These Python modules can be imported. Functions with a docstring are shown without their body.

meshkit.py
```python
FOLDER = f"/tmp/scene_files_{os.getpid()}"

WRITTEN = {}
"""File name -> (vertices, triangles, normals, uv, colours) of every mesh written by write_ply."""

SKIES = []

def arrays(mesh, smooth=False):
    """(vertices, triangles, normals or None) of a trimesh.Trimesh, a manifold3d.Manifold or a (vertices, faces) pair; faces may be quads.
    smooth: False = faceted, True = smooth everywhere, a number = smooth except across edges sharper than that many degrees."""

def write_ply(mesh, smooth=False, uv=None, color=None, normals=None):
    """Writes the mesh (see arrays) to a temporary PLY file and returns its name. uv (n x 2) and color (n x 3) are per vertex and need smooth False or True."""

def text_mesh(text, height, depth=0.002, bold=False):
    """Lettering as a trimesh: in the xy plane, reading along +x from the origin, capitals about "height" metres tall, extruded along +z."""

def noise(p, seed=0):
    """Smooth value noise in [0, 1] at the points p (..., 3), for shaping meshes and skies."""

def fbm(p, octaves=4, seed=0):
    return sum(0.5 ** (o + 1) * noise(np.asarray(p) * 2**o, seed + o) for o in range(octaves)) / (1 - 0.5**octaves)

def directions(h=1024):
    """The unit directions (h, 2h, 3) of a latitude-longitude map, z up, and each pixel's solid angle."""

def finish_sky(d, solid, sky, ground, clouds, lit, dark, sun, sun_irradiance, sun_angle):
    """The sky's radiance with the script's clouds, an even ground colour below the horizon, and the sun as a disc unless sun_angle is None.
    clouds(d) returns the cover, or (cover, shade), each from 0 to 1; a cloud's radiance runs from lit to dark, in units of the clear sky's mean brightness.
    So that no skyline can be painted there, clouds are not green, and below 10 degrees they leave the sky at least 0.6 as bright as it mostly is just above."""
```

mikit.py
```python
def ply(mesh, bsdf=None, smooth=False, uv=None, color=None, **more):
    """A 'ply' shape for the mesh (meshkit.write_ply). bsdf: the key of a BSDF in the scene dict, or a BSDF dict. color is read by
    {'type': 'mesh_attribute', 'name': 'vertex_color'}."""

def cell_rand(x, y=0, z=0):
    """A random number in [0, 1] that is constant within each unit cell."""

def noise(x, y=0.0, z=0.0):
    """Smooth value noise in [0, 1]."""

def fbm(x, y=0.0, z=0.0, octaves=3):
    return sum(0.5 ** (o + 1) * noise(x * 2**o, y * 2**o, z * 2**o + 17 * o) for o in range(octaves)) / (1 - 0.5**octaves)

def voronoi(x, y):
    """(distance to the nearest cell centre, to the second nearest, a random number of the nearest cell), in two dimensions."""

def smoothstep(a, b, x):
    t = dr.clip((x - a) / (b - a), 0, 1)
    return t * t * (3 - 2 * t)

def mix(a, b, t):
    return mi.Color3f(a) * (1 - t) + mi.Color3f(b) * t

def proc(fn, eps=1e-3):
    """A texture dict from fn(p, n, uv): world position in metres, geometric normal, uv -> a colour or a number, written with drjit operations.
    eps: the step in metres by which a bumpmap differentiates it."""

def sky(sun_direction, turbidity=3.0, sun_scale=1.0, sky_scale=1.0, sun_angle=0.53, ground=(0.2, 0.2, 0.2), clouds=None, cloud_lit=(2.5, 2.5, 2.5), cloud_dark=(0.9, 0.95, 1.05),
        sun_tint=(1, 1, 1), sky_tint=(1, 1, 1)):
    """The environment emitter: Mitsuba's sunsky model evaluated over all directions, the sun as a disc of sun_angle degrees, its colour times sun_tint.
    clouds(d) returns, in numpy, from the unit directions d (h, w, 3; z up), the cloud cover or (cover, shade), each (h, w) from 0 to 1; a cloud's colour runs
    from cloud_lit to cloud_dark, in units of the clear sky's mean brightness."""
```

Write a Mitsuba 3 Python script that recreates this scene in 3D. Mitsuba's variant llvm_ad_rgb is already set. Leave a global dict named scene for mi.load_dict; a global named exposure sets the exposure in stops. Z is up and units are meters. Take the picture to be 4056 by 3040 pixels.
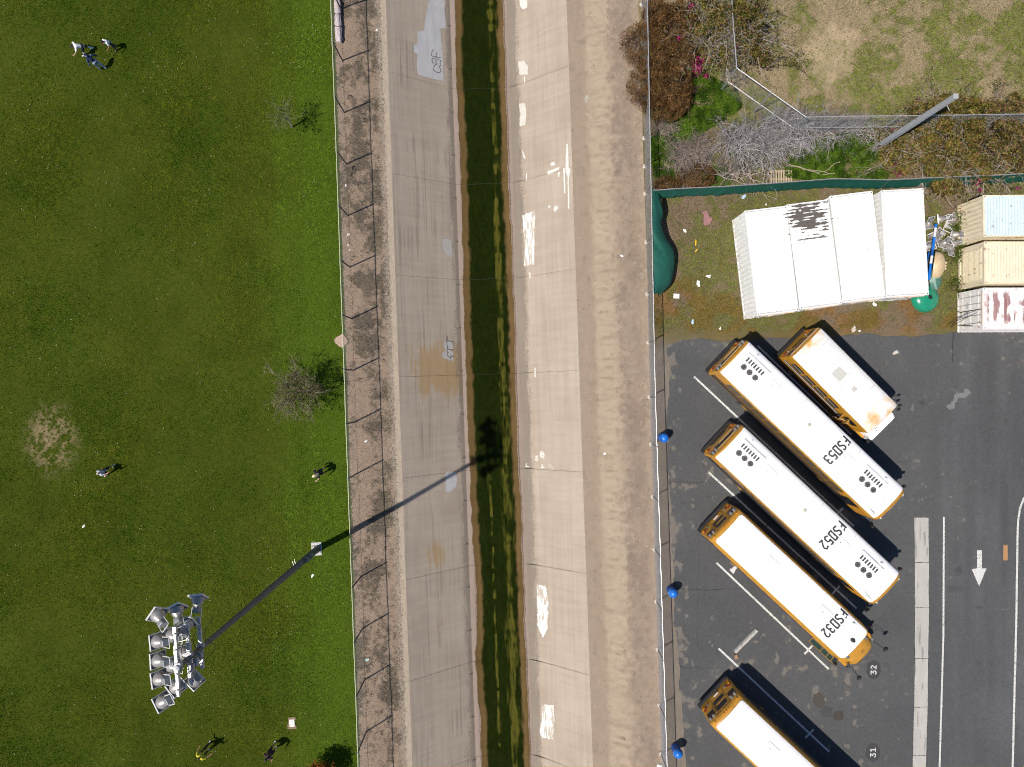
import math
import random
import numpy as np
import trimesh
import shapely
import shapely.geometry as sg
import shapely.affinity as sa
import manifold3d as m3
import mitsuba as mi
import drjit as dr
import mikit
import meshkit
from mikit import noise, fbm, smoothstep, mix, voronoi, cell_rand, proc

T = mi.ScalarTransform4f
scene, labels = {}, {}

# ------------------------------------------------------------------ camera, sky, exposure
CAM_H = 43.0                      # the drone hovers 43 m above the lawn and looks straight down
FOCAL = 2860.0                    # focal length in pixels of the 4056 px wide photograph
scene['camera'] = {'type': 'perspective', 'fov': math.degrees(2 * math.atan(2028 / FOCAL)), 'fov_axis': 'x', 'near_clip': 0.5, 'far_clip': 5000.0,
                   'to_world': T().look_at(origin=[0, 0, CAM_H], target=[0, 0, 0], up=[0, 1, 0])}
scene['sky'] = mikit.sky([-0.886, -0.464, 1.74], turbidity=3.0, sky_scale=0.62, sun_tint=(0.92, 1.0, 1.17))
exposure = 2.12

# ------------------------------------------------------------------ helpers
rng = np.random.default_rng(7)
used = {}


def numbered(name):
    k = used.get(name, -1) + 1
    used[name] = k
    return name if k == 0 else f'{name}_{k:03d}'


def at(px, py, z=0.0):
    """The place at height z that the photograph's pixel shows (the camera looks straight down)."""
    s = (CAM_H - z) / FOCAL
    return np.array([(px - 2028) * s, (1520 - py) * s, z])


def tag(key, label=None, category=None, group=None, kind=None):
    d = {}
    if label: d['label'] = label
    if category: d['category'] = category
    if group: d['group'] = group
    if kind: d['kind'] = kind
    if d: labels[key] = d


def thing(name, label, category, group=None):
    key = numbered(name)
    tag(key, label, category, group)
    return key


def ply(mesh, mat, smooth=False, color=None, uv=None):
    return mikit.ply(mesh, 'm_' + mat if 'm_' + mat in scene else mat, smooth=smooth, color=color, uv=uv)


def put(name, mesh, mat, parent=None, smooth=False, color=None, to_world=None, label=None, category=None, group=None, kind=None):
    """ONE entry of the scene, a part of parent if that is given. mesh may also be a ready ply dict."""
    key = numbered(f'{parent}__{name}' if parent else name)
    d = dict(mesh) if isinstance(mesh, dict) else ply(mesh, mat, smooth, color)
    if to_world is not None: d['to_world'] = to_world
    scene[key] = d
    tag(key, label, category, group, kind)
    return key


plain = {}


def P(rgb, rough=0.5, metal=0.0, spec=0.5, **kw):
    k = (tuple(rgb), rough, metal, spec, tuple(kw.items()))
    if k not in plain:
        plain[k] = f'bsdf_{len(plain)}'
        scene[plain[k]] = {'type': 'twosided', 'b': {'type': 'principled', 'base_color': {'type': 'rgb', 'value': list(rgb)}, 'roughness': rough, 'metallic': metal, 'specular': spec, **kw}}
    return plain[k]


VC = {'type': 'mesh_attribute', 'name': 'vertex_color'}
scene['leaf'] = {'type': 'principledthin', 'base_color': VC, 'roughness': 0.75, 'diff_trans': 0.5, 'spec_trans': 0.0, 'eta': 1.12}
scene['matte'] = {'type': 'twosided', 'b': {'type': 'diffuse', 'reflectance': VC}}


def prc(name, fn, rough=0.9, spec=0.3, bump=None, eps=0.01, scale=1.0):
    b = {'type': 'principled', 'base_color': proc(fn), 'roughness': rough, 'specular': spec}
    if bump: b = {'type': 'bumpmap', 'arbitrary': proc(bump, eps), 'scale': scale, 'b': b}
    scene['m_' + name] = {'type': 'twosided', 'b': b}
    return name


# numpy twins of mikit.noise and mikit.fbm
def nz(x, y, z=0.0):
    x, y, z = np.broadcast_arrays(np.asarray(x, float), y, z)
    return meshkit.noise(np.stack([x, y, z], -1) + 1e6)


def nfbm(x, y, z=0.0, octaves=3):
    return sum(0.5 ** (o + 1) * nz(np.asarray(x) * 2 ** o, np.asarray(y) * 2 ** o, np.asarray(z) * 2 ** o + 17 * o) for o in range(octaves)) / (1 - 0.5 ** octaves)


def sstep(a, b, x):
    t = np.clip((x - a) / (b - a), 0, 1)
    return t * t * (3 - 2 * t)


def cat(meshes):
    vs, fs, n = [], [], 0
    for m in meshes:
        v, f, _ = meshkit.arrays(m)
        vs.append(v); fs.append(f + n); n += len(v)
    return np.vstack(vs), np.vstack(fs)


def moved(m, loc=(0, 0, 0), rz=0.0, rot=None):
    v, f, _ = meshkit.arrays(m)
    R = np.eye(3)
    if rot is not None: R = np.asarray(rot, float)
    elif rz:
        c, s = math.cos(rz), math.sin(rz)
        R = np.array([[c, -s, 0], [s, c, 0], [0, 0, 1.0]])
    return v @ R.T + np.asarray(loc, float), f


def box(cx, cy, cz, lx, ly, lz, c=0.0, rz=0.0):
    """A box about its centre; c chamfers its edges."""
    if c <= 0:
        m = trimesh.creation.box((lx, ly, lz))
        v, f = np.array(m.vertices), np.array(m.faces)
    else:
        pts = []
        for a in (-1, 1):
            for b in (-1, 1):
                for d in (-1, 1):
                    pts += [(a * (lx / 2 - c), b * (ly / 2 - c), d * lz / 2), (a * (lx / 2 - c), b * ly / 2, d * (lz / 2 - c)), (a * lx / 2, b * (ly / 2 - c), d * (lz / 2 - c))]
        m = trimesh.Trimesh(*hull(np.array(pts)), process=False)
        v, f = np.array(m.vertices), np.array(m.faces)
    return moved((v, f), (cx, cy, cz), rz)


def hull(pts):
    m = m3.Manifold.hull_points(np.asarray(pts, float)).to_mesh()
    return np.array(m.vert_properties[:, :3], float), np.array(m.tri_verts, int)


def tubes(P0, P1, R0, R1, n=3):
    """Many straight tubes at once."""
    P0, P1 = np.atleast_2d(np.asarray(P0, float)), np.atleast_2d(np.asarray(P1, float))
    R0, R1 = np.broadcast_to(R0, len(P0)), np.broadcast_to(R1, len(P0))
    d = P1 - P0
    d = d / np.maximum(np.linalg.norm(d, axis=1, keepdims=True), 1e-9)
    a = np.where(np.abs(d[:, 2:]) < 0.9, [[0, 0, 1.0]], [[1.0, 0, 0]])
    x = np.cross(d, a); x /= np.linalg.norm(x, axis=1, keepdims=True)
    y = np.cross(d, x)
    t = np.arange(n) * 2 * np.pi / n
    ring = np.cos(t)[None, :, None] * x[:, None] + np.sin(t)[None, :, None] * y[:, None]
    v = np.concatenate([P0[:, None] + ring * R0[:, None, None], P1[:, None] + ring * R1[:, None, None]], 1)
    i = np.arange(n); j = (i + 1) % n
    f = np.vstack([np.stack([i, j, j + n], 1), np.stack([i, j + n, i + n], 1)])
    fs = f[None] + (np.arange(len(P0)) * 2 * n)[:, None, None]
    return v.reshape(-1, 3), fs.reshape(-1, 3)


def rod(p0, p1, r0, r1=None, n=8):
    """One capped tube."""
    p0, p1 = np.asarray(p0, float), np.asarray(p1, float)
    v, f = tubes([p0], [p1], r0, r0 if r1 is None else r1, n)
    v = np.vstack([v, p0, p1])
    i = np.arange(n); j = (i + 1) % n
    return v, np.vstack([f, np.stack([j, i, i * 0 + 2 * n], 1), np.stack([i + n, j + n, i * 0 + 2 * n + 1], 1)])


def pipe(points, r, n=6):
    """A round pipe along a polyline."""
    p = np.asarray(points, float)
    return cat([rod(p[k], p[k + 1], r, n=n) for k in range(len(p) - 1)])


def lathe(profile, n=24):
    """Turned about z: profile = [(r, z), ...] from bottom to top."""
    pr = np.asarray(profile, float)
    t = np.arange(n) * 2 * np.pi / n
    v = np.stack([pr[:, None, 0] * np.cos(t), pr[:, None, 0] * np.sin(t), np.repeat(pr[:, 1:], n, 1)], -1).reshape(-1, 3)
    f = []
    i = np.arange(n); j = (i + 1) % n
    for k in range(len(pr) - 1):
        f += [np.stack([k * n + i, k * n + j, k * n + n + j], 1), np.stack([k * n + i, k * n + n + j, k * n + n + i], 1)]
    return v, np.vstack(f)


def loft(rings, caps=True):
    r = np.asarray(rings, float)
    m, n = r.shape[:2]
    v = r.reshape(-1, 3)
    i = np.arange(n); j = (i + 1) % n
    f = [np.vstack([np.stack([k * n + i, k * n + j, k * n + n + j], 1), np.stack([k * n + i, k * n + n + j, k * n + n + i], 1)]) for k in range(m - 1)]
    if caps:
        v = np.vstack([v, r[0].mean(0), r[-1].mean(0)])
        f += [np.stack([j, i, i * 0 + m * n], 1), np.stack([(m - 1) * n + i, (m - 1) * n + j, i * 0 + m * n + 1], 1)]
    return v, np.vstack(f)


def grid(U, V, fn):
    """A sheet over the parameters U x V; fn(u, v) -> x, y, z. Faces look up when x grows with u and y with v."""
    u, v = np.meshgrid(U, V, indexing='ij')
    x, y, z = fn(u, v)
    p = np.stack([x, y, np.broadcast_to(z, x.shape)], -1).reshape(-1, 3)
    n = len(V)
    i, j = np.meshgrid(np.arange(len(U) - 1), np.arange(n - 1), indexing='ij')
    a = (i * n + j).ravel()
    return p, np.vstack([np.stack([a, a + n, a + n + 1], 1), np.stack([a, a + n + 1, a + 1], 1)])


def flat(poly, z=0.0):
    """A flat sheet from a shapely polygon."""
    out = []
    for g in getattr(poly, 'geoms', [poly]):
        if g.area <= 0: continue
        v, f = trimesh.creation.triangulate_polygon(g, engine='earcut')
        v = np.asarray(v)[:, :2]
        a, b, c = v[f[:, 0]], v[f[:, 1]], v[f[:, 2]]
        f = np.where((((b - a)[:, 0] * (c - a)[:, 1] - (b - a)[:, 1] * (c - a)[:, 0]) < 0)[:, None], f[:, ::-1], f)
        out.append((np.column_stack([v, np.full(len(v), z)]), f))
    return cat(out)


def slab(poly, z0, h):
    """An upright prism on a shapely polygon."""
    return cat([moved(trimesh.creation.extrude_polygon(g, h, engine='earcut'), (0, 0, z0)) for g in getattr(poly, 'geoms', [poly]) if g.area > 1e-9])


def rough_edge(poly, step, amp, seed=0, freq=1.0):
    """The polygon with a ragged outline."""
    p = np.array(poly.segmentize(step).exterior.coords)[:-1]
    dx = nfbm(p[:, 0] * freq + 31 * seed, p[:, 1] * freq, 5) - 0.5
    dy = nfbm(p[:, 0] * freq + 31 * seed, p[:, 1] * freq, 9) - 0.5
    return sg.Polygon(p + 2 * amp * np.stack([dx, dy], 1)).buffer(0)


def cards(c, size, r, flatness=0.0, aspect=0.6):
    """Leaf-sized rhombs at the points c, turned at random; flatness 0..1 turns them towards the sky."""
    n = len(c)
    a = r.normal(size=(n, 3)); a /= np.linalg.norm(a, axis=1, keepdims=True)
    nr = r.normal(size=(n, 3)); nr /= np.linalg.norm(nr, axis=1, keepdims=True)
    nr = nr * (1 - flatness) + np.array([0, 0, 1.0]) * flatness
    a = np.cross(a, nr); a /= np.maximum(np.linalg.norm(a, axis=1, keepdims=True), 1e-6)
    b = np.cross(nr, a); b /= np.maximum(np.linalg.norm(b, axis=1, keepdims=True), 1e-6)
    s = (np.broadcast_to(size, n) * r.uniform(0.7, 1.3, n))[:, None]
    v = np.stack([c - a * s, c - b * s * aspect, c + a * s, c + b * s * aspect], 1).reshape(-1, 3)
    k = (np.arange(n) * 4)[:, None]
    return v, np.vstack([k + [0, 1, 2], k + [0, 2, 3]])


def palette(cols, n, r, jitter=0.15, weights=None):
    cols = np.asarray(cols, float)
    c = cols[r.choice(len(cols), n, p=weights)]
    return np.clip(c * r.uniform(1 - jitter, 1 + jitter, (n, 1)) * r.uniform(1 - jitter / 3, 1 + jitter / 3, (n, 3)), 0, 1)


def blades(x, y, z, r, length, width, lean=(0.5, 1.3)):
    n = len(x)
    t = r.uniform(0, 2 * np.pi, n)
    ln = np.broadcast_to(length, n) * r.uniform(0.6, 1.3, n)
    le = r.uniform(lean[0], lean[1], n)
    d = np.stack([np.cos(t), np.sin(t), 0 * t], 1)
    q = np.stack([-np.sin(t), np.cos(t), 0 * t], 1) * (np.broadcast_to(width, n) * r.uniform(0.7, 1.3, n))[:, None] / 2
    b = np.stack([x, y, np.broadcast_to(z, n)], 1)
    tip = b + d * (ln * np.sin(le))[:, None] + np.array([0, 0, 1.0]) * (ln * np.cos(le))[:, None]
    return np.stack([b - q, b + q, tip], 1).reshape(-1, 3), np.arange(3 * n).reshape(-1, 3)


def inside(poly, n, r):
    """n points inside the polygon."""
    shapely.prepare(poly)
    x0, y0, x1, y1 = poly.bounds
    out = []
    while sum(map(len, out)) < n:
        p = np.stack([r.uniform(x0, x1, 2 * n), r.uniform(y0, y1, 2 * n)], 1)
        out.append(p[shapely.contains_xy(poly, p[:, 0], p[:, 1])])
    return np.vstack(out)[:n]


def ground_poly(pts, z=0.0):
    return sg.Polygon([at(x, y, z)[:2] for x, y in pts])


# materials in frequent use
STEEL = P((0.42, 0.43, 0.44), 0.42, 0.55)
DULL = P((0.30, 0.31, 0.32), 0.6, 0.35)
BLACK = P((0.015, 0.015, 0.017), 0.45)
RUBBER = P((0.022, 0.022, 0.023), 0.85)
GLASS_DARK = P((0.012, 0.014, 0.016), 0.08, 0.0, 0.6)
WHITE = P((0.78, 0.79, 0.78), 0.4)
CHROME = P((0.7, 0.7, 0.7), 0.2, 0.9)
TWIG = P((0.22, 0.19, 0.17), 0.9)

# ================================================================== THE SETTING
K = 0.0345                                   # the channel runs this much askew


def uv_of(x, y):
    return x + K * y, y - K * x


def xy_of(u, v):
    q = 1 + K * K
    return (u - K * v) / q, (v + K * u) / q


U_LAWN, U_FENCE, U_COPE, U_TOP, U_TOE, U_RTOE, U_RTOP, U_YARD = -9.86, -9.42, -7.2, -6.83, -3.17, 0.50, 4.09, 8.3
Z_TOP, Z_BED = -0.65, -3.5
VMAX = 150.0


def mixs(cols, w):
    c = mi.Color3f(cols[0])
    for col, t in zip(cols[1:], w): c = mix(c, col, t) if not isinstance(col, mi.Color3f) else c * (1 - t) + col * t
    return c


# --- materials of the ground
def lawn_soil(p, n, uv):
    a = fbm(p.x * 6, p.y * 6, 3)
    b = fbm(p.x * 0.5, p.y * 0.5, 8)
    bare = smoothstep(0.0, 1.0, 1.35 - dr.sqrt(dr.square((p.x + 27.4) / 1.0) + dr.square((p.y + 3.3) / 1.3)) * 0.62)
    bare = bare * smoothstep(0.42, 0.66, 0.5 * fbm(p.x * 2.2, p.y * 2.2, 4) + 0.5 * fbm(p.x * 7.0, p.y * 7.0, 14))
    c = mix((0.030, 0.048, 0.005), (0.052, 0.064, 0.009), a)
    c = c * (0.8 + 0.4 * b)
    lush = smoothstep(-14.8, -11.8, p.x + K * p.y + 1.5 * (b - 0.5)) * (0.6 + 0.8 * (a - 0.3))
    c = c * (1 - 0.7 * lush) + mi.Color3f(0.052, 0.092, 0.009) * (0.7 * lush)
    return c * (1 - bare) + mi.Color3f(0.17, 0.135, 0.075) * bare


prc('lawn_soil', lawn_soil, 0.95, 0.0)


def bank_dirt(p, n, uv):
    u, v = p.x + K * p.y, p.y - K * p.x
    g = fbm(p.x * 14, p.y * 14, 2, 3)
    a = fbm(p.x * 1.1, p.y * 0.8, 3, 4)
    f = fbm(p.x * 5, p.y * 5, 7, 3)
    dead = smoothstep(0.47, 0.66, a * 0.65 + f * 0.35 + 0.05 * smoothstep(-9.2, -8.4, u)) * smoothstep(-7.0, -7.6, u)
    c = mix((0.20, 0.145, 0.105), (0.29, 0.225, 0.165), g * 0.6 + a * 0.4)
    c = c * (1 - dead * 0.75) + mi.Color3f(0.075, 0.066, 0.048) * (dead * 0.75)
    rim = smoothstep(-7.55, -7.25, u + 0.5 * (f - 0.5))
    return c * (1 - rim) + mix((0.215, 0.178, 0.135), (0.33, 0.28, 0.22), 0.6 * f + 0.4 * g) * rim


prc('bank_dirt', bank_dirt)


def track_dirt(p, n, uv):
    u, v = p.x + K * p.y, p.y - K * p.x
    g = fbm(p.x * 13, p.y * 13, 2, 3)
    a = fbm(p.x * 0.9, p.y * 0.45, 11, 4)
    f = fbm(p.x * 4, p.y * 4, 5, 3)
    c = mix((0.235, 0.184, 0.134), (0.31, 0.252, 0.190), g * 0.55 + a * 0.5)
    brown = (0.40 + 0.60 * smoothstep(0.30, 0.66, a * 0.6 + f * 0.4)) * smoothstep(6.0, 7.0, u + 1.4 * (f - 0.5)) * smoothstep(8.5, 7.7, u + 1.2 * (f - 0.5))
    low = smoothstep(5.3, 5.05, u + 0.35 * (f - 0.5))
    c = c * (1 - 0.8 * brown) + mix((0.140, 0.104, 0.081), (0.195, 0.150, 0.120), g) * (0.8 * brown)
    c = c * (1 - 0.6 * low) + mix((0.20, 0.155, 0.115), (0.24, 0.19, 0.145), f) * (0.6 * low)
    spot = smoothstep(0.56, 0.80, 0.7 * fbm(p.x * 3.0, p.y * 3.0, 21, 4) + 0.3 * g)
    return c * (1 - 0.22 * spot)


prc('track_dirt', track_dirt)


def slope_concrete(p, n, uv):
    u, v = p.x + K * p.y, p.y - K * p.x
    sunny = u > 0
    long = fbm(u * 9, v * 0.28, 4, 3)                       # screed marks along the channel
    cross = fbm(u * 0.7, v * 5.5, 9, 3)
    a = fbm(u * 0.8, v * 0.5, 2, 3)
    g = noise(p.x * 40, p.y * 40, p.z * 40)
    t = 0.30 * long + 0.22 * cross + 0.30 * a + 0.18 * g
    c = mix((0.275, 0.228, 0.181), (0.352, 0.304, 0.246), smoothstep(0.25, 0.75, t))
    # thin scratches left by the screed
    s = smoothstep(0.72, 0.80, noise(u * 16, v * 0.33, 3)) * smoothstep(0.45, 0.7, noise(u * 1.3, v * 0.35, 8))
    c = c * (1 - dr.select(sunny, 0.0, 0.20) * s)
    # ochre rust water stains on the shaded slope: blotches with ragged edges
    m1 = 1.2 * dr.exp(-dr.square((v - 1.0 + 1.2 * (a - 0.5)) / 2.3)) * smoothstep(-6.9, -5.2, u + 1.6 * (long - 0.5)) + 0.9 * dr.exp(-dr.square((v + 10.5) / 1.5) - dr.square((u + 5.1) / 0.9)) + 0.8 * dr.exp(-dr.square((v + 14.9) / 1.0) - dr.square((u + 5.0) / 0.35)) \
        + 0.6 * dr.exp(-dr.square((v + 4.2) / 0.8) - dr.square((u + 5.4) / 0.9))
    st = smoothstep(0.34, 0.62, m1 * (0.30 + 0.45 * fbm(u * 2.2, v * 1.1, 14, 4) + 0.3 * noise(u * 11, v * 0.9, 3)))
    st = dr.select(sunny, 0.0, st)
    c = c * (1 - 0.62 * st) + mi.Color3f(0.285, 0.180, 0.062) * (0.62 * st)
    # dark silt left along the foot of each slope
    gr = 0.55 * fbm(u * 6, v * 1.3, 5, 4) + 0.45 * noise(p.x * 33, p.y * 33, 7)
    tide = smoothstep(0.42, 0.72, gr + 0.55 * smoothstep(1.35, 0.55, u) - 0.32 * smoothstep(0.95, 1.45, u))
    silt = smoothstep(0.42, 0.72, gr + 0.42 * smoothstep(-3.55, -3.2, u) - 0.32 * smoothstep(-3.45, -3.9, u))
    d = dr.select(sunny, 0.7 * tide * smoothstep(1.7, 1.3, u), 0.6 * silt * smoothstep(-4.1, -3.7, u))
    return c * (1 - d) + mi.Color3f(0.125, 0.108, 0.088) * d


prc('slope_concrete', slope_concrete, 0.88)


def bed_stuff(p, n, uv):
    u, v = p.x + K * p.y, p.y - K * p.x
    g = noise(p.x * 38, p.y * 38, 1)
    a = fbm(u * 2.0, v * 0.7, 3, 3)
    c = mix((0.195, 0.155, 0.130), (0.26, 0.212, 0.180), 0.5 * g + 0.5 * a)
    lap = 0.13 * (noise(v * 1.5, 3.3) - 0.5) + 0.05 * (noise(v * 5.0, 8.1) - 0.5) + 0.22 * (noise(v * 0.22, 1.7) - 0.5)
    lap2 = 0.13 * (noise(v * 1.5, 23.3) - 0.5) + 0.05 * (noise(v * 5.0, 28.1) - 0.5) + 0.16 * (noise(v * 0.22, 21.7) - 0.5)
    f = fbm(u * 6, v * 2.2, 12, 3)
    wet = smoothstep(-2.88, -2.85, u + lap) * smoothstep(0.29, 0.26, u + lap2)
    line = smoothstep(0.30, 0.32, u + lap2 * 0.8) * smoothstep(0.37, 0.35, u + lap2 * 0.8)
    brown = mix((0.070, 0.046, 0.016), (0.125, 0.083, 0.036), 0.5 * f + 0.5 * a)
    deep = smoothstep(-2.58, -2.34, u + lap + 0.18 * (f - 0.5)) * smoothstep(0.02, -0.22, u + lap2 + 0.18 * (f - 0.5))
    green = mix((0.0040, 0.0075, 0.0008), (0.011, 0.0175, 0.0018), 0.6 * f + 0.5 * noise(u * 12, v * 7, 5) - 0.1)
    # mats of yellow-green weed drawn out along the stream
    south = smoothstep(4.0, -8.0, v)
    w1 = dr.exp(-dr.square((u + 0.60 + 0.12 * (noise(v * 0.5, 4.4) - 0.5)) / (0.13 + 0.20 * noise(v * 0.42, 9.2) + 0.10 * south)))
    w2 = dr.exp(-dr.square((u + 1.62 + 0.1 * (noise(v * 0.4, 14.4) - 0.5)) / 0.14)) * (0.35 + 0.65 * south)
    w3 = dr.exp(-dr.square((u + 0.22) / 0.07)) * smoothstep(0.35, 0.6, noise(v * 0.6, 31.0)) * 0.6
    wn = fbm(u * 9, v * 1.6, 19, 4)
    gap = smoothstep(0.30, 0.55, noise(v * 0.8, 41.0) * 0.6 + 0.4 * noise(v * 3.0, u * 2, 43.0))
    weed = 0.85 * smoothstep(0.28, 0.78, (0.95 * w1 * (0.5 + 0.5 * gap) + 0.8 * w2 * gap + 0.5 * w3) * (0.2 + 1.2 * wn) + 0.30 * smoothstep(0.5, 0.8, fbm(u * 5, v * 0.5, 23, 3)) * (0.4 + 0.6 * south))
    green = green * (1 - weed) + mix((0.036, 0.041, 0.006), (0.085, 0.078, 0.013), wn) * weed
    water = brown * (1 - deep) + green * deep
    c = c * (1 - wet) + water * wet
    return c * (1 - 0.6 * line)


prc('bed_stuff', bed_stuff, 0.9, 0.02)


def asphalt(p, n, uv):
    x, y = p.x, p.y
    g = noise(x * 28, y * 28, 1)
    g2 = noise(x * 11, y * 11, 4)
    a = fbm(x * 0.35, y * 0.35, 7, 4)
    f = fbm(x * 2.6, y * 2.6, 3, 4)
    wear = fbm(x * 1.4, y * 0.12, 13, 3)                    # wheel tracks along the lane
    c = mi.Color3f(0.0660, 0.0685, 0.0710) * (0.72 + 0.28 * g + 0.16 * g2 + 0.30 * (a - 0.5))
    lane = smoothstep(24.5, 26.5, x)
    c = c * (1 + lane * 0.5 * (wear - 0.5))
    # pale dust and dried mud, patchy with sharp rims
    zone = smoothstep(17.5, 12.5, x + 0.4 * y) * 0.11 + 0.08 * smoothstep(-3.0, 1.0, y) * smoothstep(24, 31, x) + 0.09 * smoothstep(10.6, 9.2, x + 0.055 * y)
    mud = smoothstep(0.745, 0.80, f * 0.72 + a * 0.28 + zone + 0.05 * (g2 - 0.5))
    rim = smoothstep(0.60, 0.80, f * 0.5 + a * 0.5 + zone + 0.05 * (g2 - 0.5))
    c = c * (1 - 0.30 * rim) + mi.Color3f(0.098, 0.094, 0.084) * (0.30 * rim)
    c = c * (1 - 0.55 * mud) + mi.Color3f(0.165, 0.148, 0.122) * (0.55 * mud)
    # drips of oil
    oil = smoothstep(0.74, 0.92, fbm(x * 0.9 + 3, y * 0.9, 33, 4))
    c = c * (1 - 0.3 * oil)
    # construction joints and cracks, some with dead weeds in them
    w = 0.10 * (noise(x * 2.2, y * 2.2, 6) - 0.5) + 0.04 * (noise(x * 9, y * 9, 6) - 0.5)

    def line(d, half):
        return smoothstep(half, half * 0.35, dr.abs(d + w))

    j1 = line(y - 1.15 - 0.012 * (x - 18), 0.035) * smoothstep(0.3, 0.5, noise(x * 1.7, 2.2))
    j2 = line(x - 21.9, 0.03) * smoothstep(-3.4, -2.4, y) * smoothstep(0.35, 0.5, noise(y * 2.0, 7.0))
    j3 = line(x - 26.25, 0.04) * smoothstep(1.2, 1.3, y)
    j4 = line(y + 12.25, 0.025) * smoothstep(14.0, 12.5, x)
    j5 = line(y + 5.9, 0.025) * smoothstep(13.0, 11.0, x)
    j6 = line(y + 16.9, 0.025) * smoothstep(13.0, 11.0, x)
    j7 = line(y + 4.7, 0.02) * smoothstep(19.5, 20.5, x) * smoothstep(24.5, 23.0, x)
    j8 = line(x - 11.2 - 0.01 * y, 0.02) * smoothstep(-8.5, -9.5, y) * smoothstep(-16.5, -15.5, y)
    c = c * (1 - 0.5 * j1) + mi.Color3f(0.10, 0.055, 0.035) * (0.4 * j1)
    return c * (1 - 0.55 * dr.maximum(dr.maximum(dr.maximum(j2, j3), dr.maximum(j4, j5)), dr.maximum(dr.maximum(j6, j7), j8 * 0.6)))


prc('asphalt', asphalt, 0.85)


def green_mask(x, y, lib):
    """How grassy the rough ground is: 0 bare soil, 1 green. lib supplies fbm and smoothstep, so that blades and soil agree."""
    f, s = lib
    a = f(x * 0.42, y * 0.42, 6.0)
    b = f(x * 1.9, y * 1.9, 8.0)
    return s(0.36, 0.58, a * 0.58 + b * 0.42)


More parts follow.
